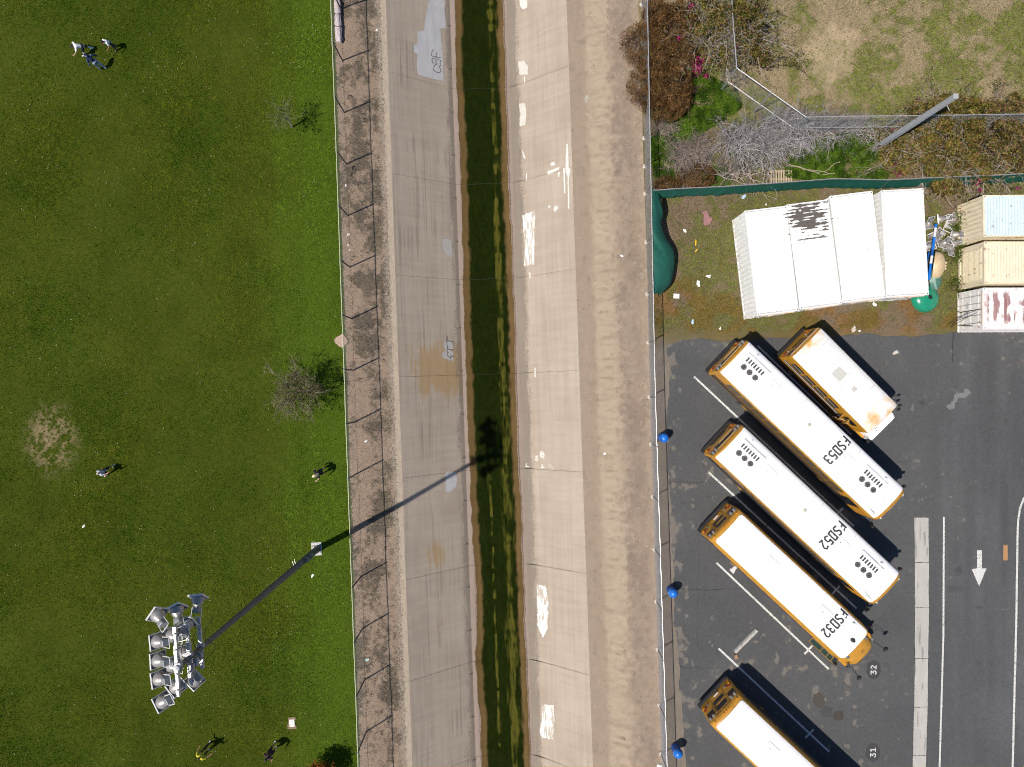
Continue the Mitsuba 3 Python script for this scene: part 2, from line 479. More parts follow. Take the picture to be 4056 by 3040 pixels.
def wild_soil(p, n, uv):
    x, y = p.x, p.y
    m = green_mask(x, y, (fbm, smoothstep))
    g = fbm(x * 15, y * 15, 2, 3)
    b = fbm(x * 2.2, y * 2.2, 9, 4)
    field = smoothstep(15.2, 17.2, y + 2.5 * (b - 0.5))
    c = mix((0.105, 0.076, 0.050), (0.175, 0.132, 0.092), g * 0.6 + b * 0.4)
    c2 = mix((0.185, 0.140, 0.090), (0.27, 0.212, 0.14), g * 0.6 + b * 0.4)
    c = c * (1 - field) + c2 * field
    orange = smoothstep(0.5, 0.66, fbm(x * 0.8, y * 0.8, 15, 3)) * smoothstep(8.5, 5.0, y) * smoothstep(2.2, 3.4, y) * (1 - field)
    m = m * smoothstep(1.6, 3.0, y)
    c = c * (1 - 0.6 * orange) + mi.Color3f(0.17, 0.095, 0.028) * (0.6 * orange)
    dust = smoothstep(3.0, 1.8, y + 1.2 * (b - 0.5)) * smoothstep(12.0, 11.0, x)
    c = c * (1 - 0.75 * dust) + mix((0.120, 0.110, 0.096), (0.20, 0.183, 0.158), g * 0.5 + b * 0.5) * (0.75 * dust)
    pit = 0.75 * smoothstep(1.0, 0.45, dr.sqrt(dr.square((x - 19.0) / 2.1) + dr.square((y - 19.6) / 2.3)) + 1.1 * (b - 0.5))
    c = c * (1 - pit) + mix((0.30, 0.235, 0.15), (0.38, 0.30, 0.20), g) * pit
    m = m * (1 - 0.6 * pit)
    return c * (1 - 0.45 * m) + mi.Color3f(0.062, 0.076, 0.014) * (0.45 * m)


prc('wild_soil', wild_soil, 0.95, 0.0)


def worn_white(p, n, uv):
    f = fbm(p.x * 5, p.y * 5, 3, 3)
    g = noise(p.x * 30, p.y * 30)
    chip = smoothstep(0.64, 0.74, 0.45 * f + 0.55 * g)
    c = mi.Color3f(0.50, 0.50, 0.485) * (0.85 + 0.2 * f)
    return c * (1 - 0.75 * chip) + mi.Color3f(0.07, 0.07, 0.07) * (0.75 * chip)


prc('worn_white', worn_white, 0.8)


def gutter_concrete(p, n, uv):
    a = fbm(p.x * 3, p.y * 0.8, 4, 4)
    g = noise(p.x * 40, p.y * 40, 2)
    mark = smoothstep(0.62, 0.72, fbm(p.x * 7, p.y * 1.0, 12, 3))
    c = mix((0.28, 0.275, 0.255), (0.39, 0.385, 0.36), 0.65 * a + 0.35 * g)
    return c * (1 - 0.35 * mark)


prc('gutter_concrete', gutter_concrete, 0.85)

# --- the land beyond the frame, one sheet to the horizon with a hole where the place itself stands
outer = sg.box(-3000, -3000, 3000, 3000).difference(sg.box(-150, -149, 150, 149))
put('ground', flat(outer, -0.02), 'wild_soil', kind='structure', label='bare and grassy land far beyond the fences')
# the lawn: fine bumps inside the frame
LX = np.concatenate([[-150, -60], np.arange(-34, -9.6, 0.2)])


def lawn_surface(u, v):
    u2 = np.minimum(u, U_LAWN)
    x, y = xy_of(u2, v)
    return x, y, 0.05 * (nfbm(x * 0.25, y * 0.25, 1) - 0.5) - 0.0


LV = np.concatenate([[-VMAX, -60], np.arange(-26, 26.1, 0.25), [60, VMAX]])
put('lawn', grid(np.append(np.arange(-34, U_LAWN, 0.25), U_LAWN), LV, lawn_surface), 'lawn_soil', smooth=True, kind='structure', label='mown green sports lawn left of the fence')
put('lawn', grid(np.array([-150, -80, -34.0]), LV, lawn_surface), 'lawn_soil', smooth=True, kind='structure', label='mown green sports lawn farther from the channel')


def bank_z(u, x, y):
    t = np.clip((u - U_LAWN) / (U_COPE - U_LAWN), 0, 1)
    z = -0.03 - 0.62 * t ** 1.5
    e = sstep(0, 0.12, t) * sstep(1, 0.9, t)
    return z + e * (0.09 * (nfbm(x * 1.6, y * 1.6, 3) - 0.5) + 0.035 * (nfbm(x * 9, y * 9, 7) - 0.5))


def bank_surface(u, v):
    x, y = xy_of(u, v)
    return x, y, bank_z(u, x, y)


put('embankment', grid(np.linspace(U_LAWN, U_COPE, 40), np.concatenate([[-VMAX, -60], np.arange(-26, 26.1, 0.07), [60, VMAX]]), bank_surface), 'bank_dirt', smooth=True, kind='structure',
    label='dry dirt bank with dead grass between the lawn fence and the channel')


def ground_z(x, y):
    """Height of the ground at a place, for setting things down."""
    u, v = uv_of(x, y)
    if u < U_LAWN: return 0.0
    if u < U_COPE: return float(bank_z(np.array(u), np.array(x), np.array(y)))
    if u < U_TOP: return Z_TOP
    if u < U_TOE: return Z_TOP + (u - U_TOP) / (U_TOE - U_TOP) * (Z_BED - Z_TOP)
    if u < U_RTOE: return Z_BED
    if u < U_RTOP: return Z_BED + (u - U_RTOE) / (U_RTOP - U_RTOE) * (Z_TOP - Z_BED)
    if u < U_YARD: return float(track_z(np.array(u), np.array(x), np.array(y)))
    return 0.0


# --- the concrete channel: slabs with open joints over a dark backing
RSEC = [(U_RTOE, Z_BED - 0.01), (U_RTOE + 0.22, Z_BED + 0.075), (U_RTOE + 0.45, Z_BED + 0.21), (U_RTOE + 0.70, Z_BED + 0.40), (U_RTOE + 1.0, Z_BED + 0.65)]
RSEC += [(U_RTOP, Z_TOP)]
LSEC = [(U_TOP, Z_TOP), (U_TOE - 0.18, Z_BED + 0.15), (U_TOE, Z_BED)]
JOINTS = [0.65 + 6.15 * k for k in range(-7, 8)]


def strip(sec, v0, v1, thick=0.07):
    s = np.array(sec)
    ring = np.vstack([s, s[::-1] - [0, thick]])
    out = []
    for v in (v0, v1):
        x, y = xy_of(ring[:, 0], v)
        out.append(np.stack([x, y, ring[:, 1]], 1))
    return loft(out)


def lining(sec, label, piece='panel', mat='slope_concrete'):
    key = thing('channel_slope', label, None)
    labels[key]['kind'] = 'structure'
    for k in range(len(JOINTS) - 1):
        put(piece, strip(sec, JOINTS[k] + 0.010, JOINTS[k + 1] - 0.010), mat, key)
    put('backing', strip([(a, b - 0.045) for a, b in sec], JOINTS[0], JOINTS[-1], 0.1), P((0.10, 0.085, 0.07), 0.95), key)
    for a, b in ((-VMAX, JOINTS[0]), (JOINTS[-1], VMAX)): put(piece, strip(sec, a, b), mat, key)
    return key


west_slope = lining(LSEC, 'stained concrete channel slope on the lawn side, in slabs')
east_slope = lining(RSEC, 'pale sunlit concrete channel slope on the dirt track side, in slabs')
put('coping', strip([(U_COPE - 0.25, Z_TOP - 0.012), (U_TOP, Z_TOP - 0.006)], -VMAX, VMAX, 0.2), 'bank_dirt', west_slope)
# small drain pipes along the foot of the shaded slope
for k in range(-9, 10):
    x, y = xy_of(U_TOE - 0.10, 0.9 + 2.78 * k)
    zc = Z_BED + 0.12
    put('drain_pipe', cat([pipe([(x - 0.12, y, zc + 0.03), (x + 0.06, y, zc)], 0.035, 8), rod((x + 0.055, y, zc + 0.001), (x + 0.068, y, zc + 0.001), 0.02, n=8)]), P((0.10, 0.09, 0.08), 0.8), west_slope)


def bed_surface(u, v):
    x, y = xy_of(u, v)
    dip = sstep(-3.0, -2.5, u) * sstep(0.40, -0.1, u)
    return x, y, Z_BED - 0.09 * dip


bed_u = np.concatenate([np.linspace(U_TOE - 0.01, -2.2, 14), np.linspace(-2.0, -0.4, 5), np.linspace(-0.3, 0.52, 12)])
key = thing('channel_bed', 'flat concrete channel bed coated with brown algae and green weed', None)
labels[key]['kind'] = 'structure'
for k in range(len(JOINTS) - 1):
    put('panel', grid(bed_u, np.linspace(JOINTS[k] + 0.009, JOINTS[k + 1] - 0.009, 4), bed_surface), 'bed_stuff', key, smooth=True)
for a, b in ((-VMAX, JOINTS[0]), (JOINTS[-1], VMAX)): put('panel', grid(bed_u, np.array([a, b]), bed_surface), 'bed_stuff', key, smooth=True)
put('backing', grid(bed_u, np.array([JOINTS[0], JOINTS[-1]]), lambda u, v: (*xy_of(u, v), bed_surface(u, v)[2] - 0.03)), P((0.035, 0.03, 0.025), 0.95), key)


def water_surface(u, v):
    x, y = xy_of(u, v)
    return x, y, Z_BED - 0.022 + 0.006 * (nfbm(u * 5, v * 2.5, 3) - 0.5)


scene['water_surface'] = {'type': 'thindielectric', 'int_ior': 1.07, 'ext_ior': 1.0}
put('water', grid(np.linspace(-2.95, 0.33, 34), np.concatenate([[-VMAX, -60], np.arange(-27, 27.1, 0.1), [60, VMAX]]), water_surface), 'water_surface', smooth=True, kind='structure',
    label='shallow green water trickling down the middle of the channel')


# --- the dirt track on the right bank
def track_z(u, x, y):
    f = nfbm(x * 1.3, y * 1.3, 3)
    rise = sstep(5.0, 6.6, u + 0.5 * (f - 0.5))
    z = -0.64 + 0.60 * rise
    rill = np.exp(-((u - 5.75) / 0.42) ** 2) * (nfbm(x * 1.2, y * 4.5, 4, 4) - 0.5) * 0.36
    return z + sstep(4.1, 4.5, u) * (rill + 0.05 * (nfbm(x * 3, y * 3, 9) - 0.5) + 0.03 * (nfbm(x * 11, y * 11, 2) - 0.5)) * sstep(8.3, 7.9, u)


def track_surface(u, v):
    x, y = xy_of(u, v)
    return x, y, track_z(u, x, y)


put('dirt_track', grid(np.append(np.arange(U_RTOP, U_YARD, 0.075), U_YARD), np.concatenate([[-VMAX, -60], np.arange(-26, 26.1, 0.08), [60, VMAX]]), track_surface), 'track_dirt', smooth=True, kind='structure',
    label='bare dirt track with rills between the channel and the bus yard fence')


# --- yard and field ground on the right
def wild_surface(u, y):
    x = np.where(u <= U_YARD + 0.001, xy_of(U_YARD, y)[0], u)
    e = sstep(9.0, 10.0, x)
    return x, y, e * (0.08 * (nfbm(x * 0.8, y * 0.8, 3) - 0.5) + 0.04 * (nfbm(x * 5, y * 5, 3) - 0.5)) * sstep(3.2, 4.2, y) - 0.04


put('yard_ground', grid(np.concatenate([[U_YARD], np.arange(9.6, 34, 0.15), [80, 150]]), np.concatenate([[-VMAX, -60, 0], np.arange(2.0, 26, 0.15), [60, VMAX]]), wild_surface), 'wild_soil', smooth=True, kind='structure',
    label='weedy bare soil of the storage yard and the rough field behind it')
lot = [(2636, 1362), (2690, 1352), (2760, 1344), (2950, 1352), (3060, 1335), (3200, 1342), (3330, 1330), (3420, 1322), (3560, 1334), (3700, 1322), (3800, 1318), (4056, 1312)]
north = [tuple(at(*p)[:2]) for p in lot]
west = [(9.15, 2.2), (9.35, 0.5), (9.2, -2), (9.3, -5), (9.55, -9), (9.7, -14), (10.1, -19), (10.4, -26)]
lot_poly = sg.Polygon(north + [(60, 3.1), (150, 3.1), (150, -149), (12, -149)] + west[::-1])
lot_poly = rough_edge(lot_poly, 0.35, 0.22, 3, 1.6)
put('asphalt', slab(lot_poly, -0.2, 0.214), 'asphalt', kind='structure', label='grey asphalt of the bus parking lot')

# --- paint on the asphalt
ZP = 0.0185


def stripe(p0, p1, w, name='parking_line', cross=None, end=None, wear=True, **kw):
    a, b = at(*p0)[:2], at(*p1)[:2]
    g = sg.LineString([a, b]).buffer(w / 2, cap_style='flat')
    if cross:
        c = at(*cross)[:2]
        d = (b - a) / np.linalg.norm(b - a)
        n = np.array([-d[1], d[0]])
        g = g.union(sg.LineString([c - n * 0.36, c + n * 0.36]).buffer(w / 2, cap_style='flat'))
    return put(name, flat(g.segmentize(0.4), ZP), 'worn_white', kind='structure', **kw)


stripe((3000, 1370), (3372, 1722), 0.115, cross=(3312, 1666), label='white stall line between the small bus and the long bus beside it')
stripe((2749, 1493), (3381, 2085), 0.115, cross=(3322, 2030), label='white stall line with a cross tick between the two longest buses')
stripe((2805, 1870), (3392, 2410), 0.115, cross=(3310, 2338), label='white stall line left of the third bus, in its neighbour\'s shadow')
stripe((2838, 2230), (3282, 2651), 0.115, cross=(3202, 2574), label='white stall line with a cross tick beside the open bus door')
stripe((2846, 2569), (3284, 2978), 0.115, cross=(3206, 2906), label='white stall line under the shadow of the lowest bus')
stripe((3738, 2048), (3736, 2520), 0.105, 'lane_line', label='long thin white lane line right of the concrete gutter, upper length')
stripe((3736, 2520), (3718, 3140), 0.105, 'lane_line', label='long thin white lane line right of the concrete gutter, lower length')
edge = [(4090, 1935), (4056, 1972), (4040, 2012), (4032, 2060), (4029, 2140), (4026, 2380), (4022, 2574), (4016, 2800), (4008, 3140)]
put('edge_line', flat(sg.LineString([at(*p)[:2] for p in edge]).buffer(0.06, cap_style='flat').segmentize(0.3), ZP), 'worn_white', kind='structure', label='curving white edge line at the right margin')
arrow = [(3869, 2180), (3888.5, 2180), (3888.5, 2252), (3907, 2252), (3877.5, 2322), (3847.5, 2255), (3869, 2252)]
put('painted_arrow', flat(ground_poly(arrow).segmentize(0.2), ZP), 'worn_white', kind='structure', label='white painted arrow pointing down the lane')
put('paint_block', flat(ground_poly([(3973, 2159), (3991, 2159), (3991, 2220), (3972, 2220)]), ZP), P((0.30, 0.165, 0.075), 0.8), kind='structure', label='faded orange block painted beside the arrow')


def stall_number(text, px, py, h, label):
    c = at(px, py)
    m = meshkit.text_mesh(text, h, depth=0.002, bold=True)
    v = np.array(m.vertices)
    v[:, 0] -= (v[:, 0].min() + v[:, 0].max()) / 2; v[:, 1] -= h / 2
    v[:, 0] *= 1.05
    put('stall_number', moved((v, np.array(m.faces)), (c[0], c[1], ZP + 0.004), math.pi / 2), 'worn_white', kind='structure', label=label)
    e = sg.Point(c[0], c[1]).buffer(0.56, 24)
    put('paint_patch', flat(rough_edge(sa.scale(e, 0.78, 1.0), 0.1, 0.05, 2, 6.0), ZP), P((0.034, 0.034, 0.036), 0.8), kind='structure', label=f'black painted patch under the stall number {text}')


stall_number('32', 3459.5, 2654, 0.33, 'white stall number 32 painted on the asphalt')
stall_number('31', 3457, 2981, 0.33, 'white stall number 31 painted on the asphalt')
# stains of oil and mud
for pts, col, lab in (([(3226, 2752), (3246, 2745), (3262, 2768), (3262, 2795), (3240, 2800), (3222, 2780)], (0.045, 0.040, 0.030), 'dark oil stain above the lowest bus'),
                      ([(3312, 2822), (3335, 2820), (3338, 2842), (3318, 2850), (3302, 2838)], (0.038, 0.031, 0.024), 'small round oil stain right of the lowest bus'),
                      ([(3268, 2802), (3292, 2806), (3288, 2836), (3262, 2832), (3252, 2820)], (0.040, 0.041, 0.044), 'damp grey stain between two oil stains')):
    put('stain', flat(rough_edge(ground_poly(pts).buffer(0.08), 0.08, 0.09, 4, 5.0), 0.0165), P(col, 0.6), kind='structure', label=lab)

smear = sg.LineString([at(3768, 1612)[:2], at(3788, 1575)[:2], at(3832, 1556)[:2]]).buffer(0.17)
put('stain', flat(rough_edge(smear, 0.08, 0.16, 8, 5.0), 0.0165), P((0.135, 0.138, 0.138), 0.7), kind='structure', label='pale curved scuff of paint on the asphalt below the right containers')

# --- the concrete valley gutter, slab by slab
gl = [(3619, 2050), (3622, 2229), (3622, 2407), (3622, 2609), (3619, 2802), (3614, 2993), (3612, 3130)]
gr = [(3677, 2050), (3679, 2228), (3679.5, 2406), (3676, 2607), (3674, 2800), (3668, 2991), (3664, 3130)]
key = thing('concrete_gutter', 'long pale concrete gutter strip set in the asphalt', None)
labels[key]['kind'] = 'structure'
for k in range(6):
    q = np.array([at(*gl[k])[:2], at(*gr[k])[:2], at(*gr[k + 1])[:2], at(*gl[k + 1])[:2]])
    g = sg.Polygon(q).buffer(-0.016, join_style='mitre')
    g = rough_edge(g, 0.3, 0.018, k, 4.0)
    put('slab', slab(g, -0.1, 0.135), 'gutter_concrete', key)
put('joint_bed', flat(sg.Polygon([at(*p)[:2] for p in gl + gr[::-1]]), 0.0175), P((0.03, 0.03, 0.03), 0.9), key)

# ================================================================== FENCES
def mesh_run(a, b, z0, z1, h, pitch=0.075, wire=0.0022):
    """The two sets of slanting wires of a chain-link panel between two posts, clipped to the panel."""
    L = math.hypot(b[0] - a[0], b[1] - a[1])
    d = (np.array(b[:2]) - np.array(a[:2])) / L
    p0, p1 = [], []
    for s in np.arange(-h + pitch / 2, L, pitch):
        t0, t1 = max(0, -s), min(h, L - s)
        if t1 - t0 < 0.05: continue
        p0.append((s + t0, t0)); p1.append((s + t1, t1))
        p0.append((L - s - t0, t0)); p1.append((L - s - t1, t1))
    p0, p1 = np.array(p0), np.array(p1)

    def place(q, off):
        z = z0 + (z1 - z0) * q[:, 0] / L + q[:, 1]
        n = np.array([-d[1], d[0]]) * off
        return np.stack([a[0] + d[0] * q[:, 0] + n[0], a[1] + d[1] * q[:, 0] + n[1], z], 1)
    return tubes(place(p0, 0.0), place(p1, 0.0), wire, wire, 3)


def chain_fence(name, label, posts, h, post_r=0.03, rail_r=0.021, footing=0.0, lower=None, group=None, mesh_skip=(), tension=False, foot_mat=None, wire=0.0022, wire_mat=None, rail_mat=None, post_mat=None):
    """posts: (x, y, z) of every post's foot, in order."""
    key = thing(name, label, 'fence', group)
    for k, p in enumerate(posts):
        put('post', rod((p[0], p[1], p[2] - 0.1), (p[0], p[1], p[2] + h + 0.02), post_r, n=8), post_mat or STEEL, key, smooth=40)
        put('cap', moved(lathe([(post_r * 1.15, 0), (post_r * 1.1, 0.03), (post_r * 0.5, 0.055), (0.002, 0.06)], 8), (p[0], p[1], p[2] + h + 0.01)), STEEL, key, smooth=True)
        if footing: put('footing', moved(lathe([(footing, -0.2), (footing, 0.03), (footing * 0.75, 0.07), (0.001, 0.08)], 12), (p[0], p[1], p[2])), foot_mat, key, smooth=30)
    top = [(p[0], p[1], p[2] + h) for p in posts]
    put('top_rail', pipe(top, rail_r, 8), rail_mat or STEEL, key, smooth=40)
    if lower: put('middle_rail', pipe([(p[0], p[1], p[2] + lower) for p in posts], rail_r * 0.9, 8), STEEL, key, smooth=40)
    if tension: put('bottom_wire', pipe([(p[0] + 0.01, p[1], p[2] + 0.05) for p in posts], 0.006, 5), P((0.16, 0.08, 0.05), 0.8), key)
    for k in range(len(posts) - 1):
        if k in mesh_skip: continue
        a, b = posts[k], posts[k + 1]
        put('wire_mesh', mesh_run(a, b, a[2] + 0.03, b[2] + 0.03, h - 0.05, wire=wire), wire_mat or STEEL, key, kind='stuff')
    return key


ys = [1.52 - 3.075 * k + 20.8 for k in range(-2, 18)]
posts = []
for y in ys:
    x = -9.415 - 0.03575 * y
    posts.append((x, y, ground_z(x, y) + 0.0))
chain_fence('chain_link_fence', 'tall galvanised chain-link fence between the green lawn and the channel bank', posts, 2.5, 0.042, 0.023, tension=True, wire=0.0013, rail_mat=P((0.44, 0.46, 0.32), 0.6, 0.1), post_mat=P((0.06, 0.055, 0.05), 0.7), wire_mat=P((0.16, 0.155, 0.15), 0.6, 0.3))
fp = [(2548, -190), (2550, 18), (2553, 170), (2555, 360), (2556, 548), (2572, 660), (2581, 768), (2573, 960), (2573, 1165), (2577, 1358), (2588, 1573), (2594, 1760), (2604, 1968), (2620, 2177), (2626, 2383), (2635.6, 2573), (2642, 2794), (2650, 2987), (2657, 3190)]
posts = []
for px, py in fp:
    x, y, _ = at(px, py)
    posts.append((7.62 + (22.9 - y) * 0.020 + 0.0117 * max(0, -y) + 0.10, y, -0.02))
chain_fence('chain_link_fence', 'galvanised chain-link fence with concrete footings along the dirt track', posts, 1.75, 0.034, 0.024, footing=0.13, foot_mat=P((0.40, 0.37, 0.32), 0.9), wire=0.0027, post_mat=P((0.10, 0.10, 0.10), 0.6))
yard_fence = posts
sp = [at(2899, -120, 3.0), at(2900, 20, 3.0), at(2908, 135, 3.0), at(2919, 270, 3.0), at(3056, 367, 3.0), at(3193, 464, 3.0), at(3343, 461, 3.0), at(3568, 458.5, 3.0), at(3790, 456, 3.0), at(3985, 453, 3.0), at(4190, 450, 3.0)]
chain_fence('ballfield_fence', 'tall grey chain-link fence with two rails that turns the corner round the rough field', [(p[0], p[1], -0.02) for p in sp], 3.0, 0.04, 0.026, lower=1.25, wire=0.0011)
gp = [at(2591, 754, 1.75), at(2682, 747, 1.75), at(2880, 738, 1.75), at(3110, 722, 1.75), at(3300, 708, 1.75), at(3527, 712, 1.75), at(3690, 704, 1.75), at(3870, 697, 1.75), at(4056, 688, 1.75), at(4200, 682, 1.75)]
gp = [(p[0], p[1], -0.02) for p in gp]
green_key = chain_fence('screened_fence', 'low fence hung with dark green windscreen cloth north of the containers', gp, 1.75, 0.03, 0.02)
GREEN = P((0.008, 0.070, 0.052), 0.75)
scene['m_green_cloth'] = {'type': 'twosided', 'b': {'type': 'principled', 'base_color': proc(lambda p, n, uv: mi.Color3f(0.010, 0.082, 0.060) * (0.75 + 0.25 * noise(p.x * 45, p.y * 45, p.z * 45) + 0.25 * fbm(p.x * 2, p.y * 2, p.z * 2, 3))), 'roughness': 0.7, 'specular': 0.3}}


def screen_cloth(a, b, seed):
    L = math.hypot(b[0] - a[0], b[1] - a[1])
    d = (np.array(b[:2]) - np.array(a[:2])) / L
    nrm = np.array([d[1], -d[0]])

    def fn(s, t):
        w = 0.05 + t * (0.10 + 0.25 * nfbm(s * 0.9 + a[0], seed * 1.0, 3)) * np.sin(np.pi * np.clip(t * 0.9, 0, 1)) + 0.03 * np.sin(s * 9 + 4 * t) * t
        drop = 1.72 - t * (1.45 + 0.15 * (nfbm(s * 0.7 + a[0], seed, 8) - 0.5))
        return a[0] + d[0] * s + nrm[0] * w, a[1] + d[1] * s + nrm[1] * w, drop
    return grid(np.linspace(0, L, int(L / 0.12)), np.linspace(0, 1, 14), fn)


for k in range(len(gp) - 1): put('cloth', screen_cloth(gp[k], gp[k + 1], k), 'green_cloth', green_key, smooth=True)
# the loose windscreen that bellies out into the yard
hem = [(118, 205), (150, 240), (172, 330), (190, 420), (172, 500), (188, 580), (205, 655), (262, 720), (286, 800), (296, 900), (290, 1000), (262, 1085), (205, 1145), (118, 1208)]
hem = np.array([at(2550 + hx / 2.4387, 680 + hy / 2.4387, 0.62) for hx, hy in hem])
tt = np.linspace(0, 1, 60)
hi = np.stack([np.interp(tt, np.linspace(0, 1, len(hem)), hem[:, k]) for k in range(2)], 1)
hi = np.stack([np.convolve(np.pad(hi[:, k], 2, 'edge'), np.ones(5) / 5, 'valid') for k in range(2)], 1)
fy = np.array([p[1] for p in yard_fence])[::-1]; fx = np.array([p[0] for p in yard_fence])[::-1]


def billow(s, t):
    i = np.clip((s * (len(tt) - 1)), 0, len(tt) - 1)
    hx, hy = np.interp(i, np.arange(len(tt)), hi[:, 0]), np.interp(i, np.arange(len(tt)), hi[:, 1])
    ax = np.interp(hy, fy, fx) + 0.05
    x = ax + (hx - ax) * (1 - (1 - t) ** 1.7) + 0.08 * (nz(hy * 2.2, t * 2.0, 5) - 0.5) * t
    z = 1.66 - (1.10 + 0.15 * np.sin(hy * 2.3)) * t ** 1.6 + 0.16 * (nz(hy * 1.6 + 3 * t, t * 2.5, 8) - 0.5)
    return x, hy + 0.06 * np.sin(6 * t + hy), z


put('loose_windscreen', grid(np.linspace(0, 1, 70), np.linspace(0, 1, 18), lambda s, t: billow(s, t)), 'green_cloth', smooth=True, label='loose dark green windscreen cloth bellying out from the track fence into the yard', category='windscreen')

# ================================================================== THE FLOODLIGHT MAST
mast = thing('floodlight_mast', 'tall grey floodlight mast with three crossarms standing on the lawn by the fence', 'floodlight mast')
mx, my = -11.60, -9.86
MZ = 18.0
put('pole', loft([[(mx + r * math.cos(t), my + r * math.sin(t), z) for t in np.arange(16) * math.pi / 8] for z, r in ((0.05, 0.215), (0.4, 0.19), (6, 0.165), (12, 0.125), (MZ, 0.085))]), P((0.085, 0.095, 0.10), 0.6, 0.2), mast, smooth=40)
put('base_plate', box(mx, my, 0.06, 0.5, 0.5, 0.06, 0.01, 0.12), P((0.22, 0.22, 0.21), 0.7), mast)
put('concrete_base', box(mx - 0.03, my + 0.02, 0.0, 0.60, 0.78, 0.10, 0.015, 0.06), P((0.40, 0.40, 0.38), 0.9), mast)
for k in range(4):
    put('bolt', moved(lathe([(0.03, 0), (0.03, 0.05), (0.0, 0.055)], 6), (mx + 0.21 * math.cos(0.9 + k * math.pi / 2), my + 0.21 * math.sin(0.9 + k * math.pi / 2), 0.09)), STEEL, mast)
bx_, by_ = -0.8, 0.6
for z, w in ((2.2, 0.34), (3.0, 0.26)): put('junction_box', box(mx + 0.24, my + 0.10, z, 0.2, 0.26, 0.45 if z < 2.5 else 0.3, 0.015), P((0.16, 0.165, 0.16), 0.5, 0.3), mast)
put('ladder_peg', cat([rod((mx - 0.1, my + 0.1, 4.0 + 0.35 * k), (mx - 0.14, my + 0.36, 4.0 + 0.35 * k), 0.012, n=6) for k in range(2)]), STEEL, mast)
bars = [((691.9, 2482), (707, 2759.5), 17.9), ((741, 2469), (754, 2685), 17.05), ((786.5, 2445), (801.7, 2648), 16.1)]
ARM = P((0.40, 0.41, 0.42), 0.45, 0.4)
for p0, p1, z in bars:
    a, b = at(*p0, z), at(*p1, z)
    d = (b - a) / np.linalg.norm(b - a)
    c = (a + b) / 2
    ang = math.atan2(d[1], d[0])
    arm = put('crossarm', box(c[0], c[1], z, np.linalg.norm(b - a), 0.13, 0.13, 0.012, ang), ARM, mast)
    put('clamp', box((c[0] + mx) / 2, (c[1] + my) / 2, z - 0.01, abs(c[0] - mx) + 0.24, 0.16, 0.2, 0.015), DULL, mast)
    for s in (-0.8, -0.35, 0.35, 0.8):
        q = c + d * s * np.linalg.norm(b - a) / 2
        put('bolt', moved(lathe([(0.045, 0), (0.045, 0.03), (0.0, 0.035)], 8), (q[0], q[1], z + 0.066)), DULL, mast)
    put('cable', pipe([c + d * s * 0.9 + np.array([0.18 + 0.2 * math.sin(s * 5), 0, -0.15 - 0.35 * abs(math.sin(s * 3))]) for s in np.linspace(-1, 1, 12)], 0.012, 5), BLACK, mast)
put('finial', moved(lathe([(0.1, 0), (0.1, 0.08), (0.05, 0.13), (0.0, 0.14)], 12), (mx, my, MZ - 0.02)), P((0.62, 0.62, 0.62), 0.5), mast, smooth=40)
for k in range(3): put('ballast_bracket', box(mx + 0.15, my - 0.12 - 0.1 * k, 16.5 + 0.35 * k, 0.16, 0.3, 0.22, 0.01), DULL, mast)

SPUN = P((0.34, 0.325, 0.305), 0.40, 0.5)
lamp_cache = {}


def lamp_parts():
    if lamp_cache: return lamp_cache
    prof = [(0.285, 0.0), (0.285, -0.05), (0.272, -0.12), (0.245, -0.2), (0.20, -0.29), (0.15, -0.36), (0.11, -0.40), (0.10, -0.46), (0.0, -0.46)]
    b = lathe([(r, -z) for r, z in prof], 24)            # turned about z, then laid along -x
    R = np.array([[0, 0, -1.0], [0, 1, 0], [1, 0, 0]])
    lamp_cache['bowl'] = ply(moved(b, rot=R), SPUN, 40)
    s = 0.31
    fr = cat([box(0.0, s, 0, 0.085, 0.03, 2 * s + 0.03, 0.006), box(0.0, -s, 0, 0.085, 0.03, 2 * s + 0.03, 0.006), box(0.0, 0, s, 0.085, 2 * s - 0.03, 0.03, 0.006), box(0.0, 0, -s, 0.085, 2 * s - 0.03, 0.03, 0.006)])
    lamp_cache['front_frame'] = ply(fr, P((0.55, 0.55, 0.55), 0.45, 0.3))
    lamp_cache['back_plate'] = ply(box(-0.012, 0, 0, 0.02, 2 * s - 0.034, 2 * s - 0.034), P((0.10, 0.105, 0.11), 0.5, 0.3))
    lamp_cache['lens'] = ply(box(0.022, 0, 0, 0.01, 2 * s - 0.05, 2 * s - 0.05), P((0.16, 0.17, 0.18), 0.1))
    lamp_cache['ballast_box'] = ply(cat([box(-0.56, 0, 0.0, 0.22, 0.27, 0.30, 0.02), box(-0.56, 0, 0.155, 0.16, 0.2, 0.02, 0.004)]), P((0.22, 0.23, 0.235), 0.5, 0.3))
    lamp_cache['yoke'] = ply(pipe([(-0.40, 0.20, 0), (-0.80, 0.22, -0.03), (-0.84, 0.18, -0.03), (-0.84, -0.18, -0.03), (-0.80, -0.22, -0.03), (-0.40, -0.20, 0)], 0.019, 6), P((0.62, 0.62, 0.61), 0.4, 0.3))
    return lamp_cache


def floodlight(px, py, z, yaw, pitch, label, roll=0.0, name='floodlight', group=None, scale=1.0):
    """Bowl over the photo's pixel at height z; yaw is the aim in degrees in the plan, pitch how far it looks down."""
    key = thing(name, label, 'floodlight', group)
    tw = T().translate(list(map(float, at(px, py, z)))).rotate([0, 0, 1], yaw).rotate([0, 1, 0], pitch).rotate([1, 0, 0], roll).scale(scale).translate([0.2, 0, 0])
    for n, d in lamp_parts().items(): put(n, d, None, key, to_world=tw)
    return key


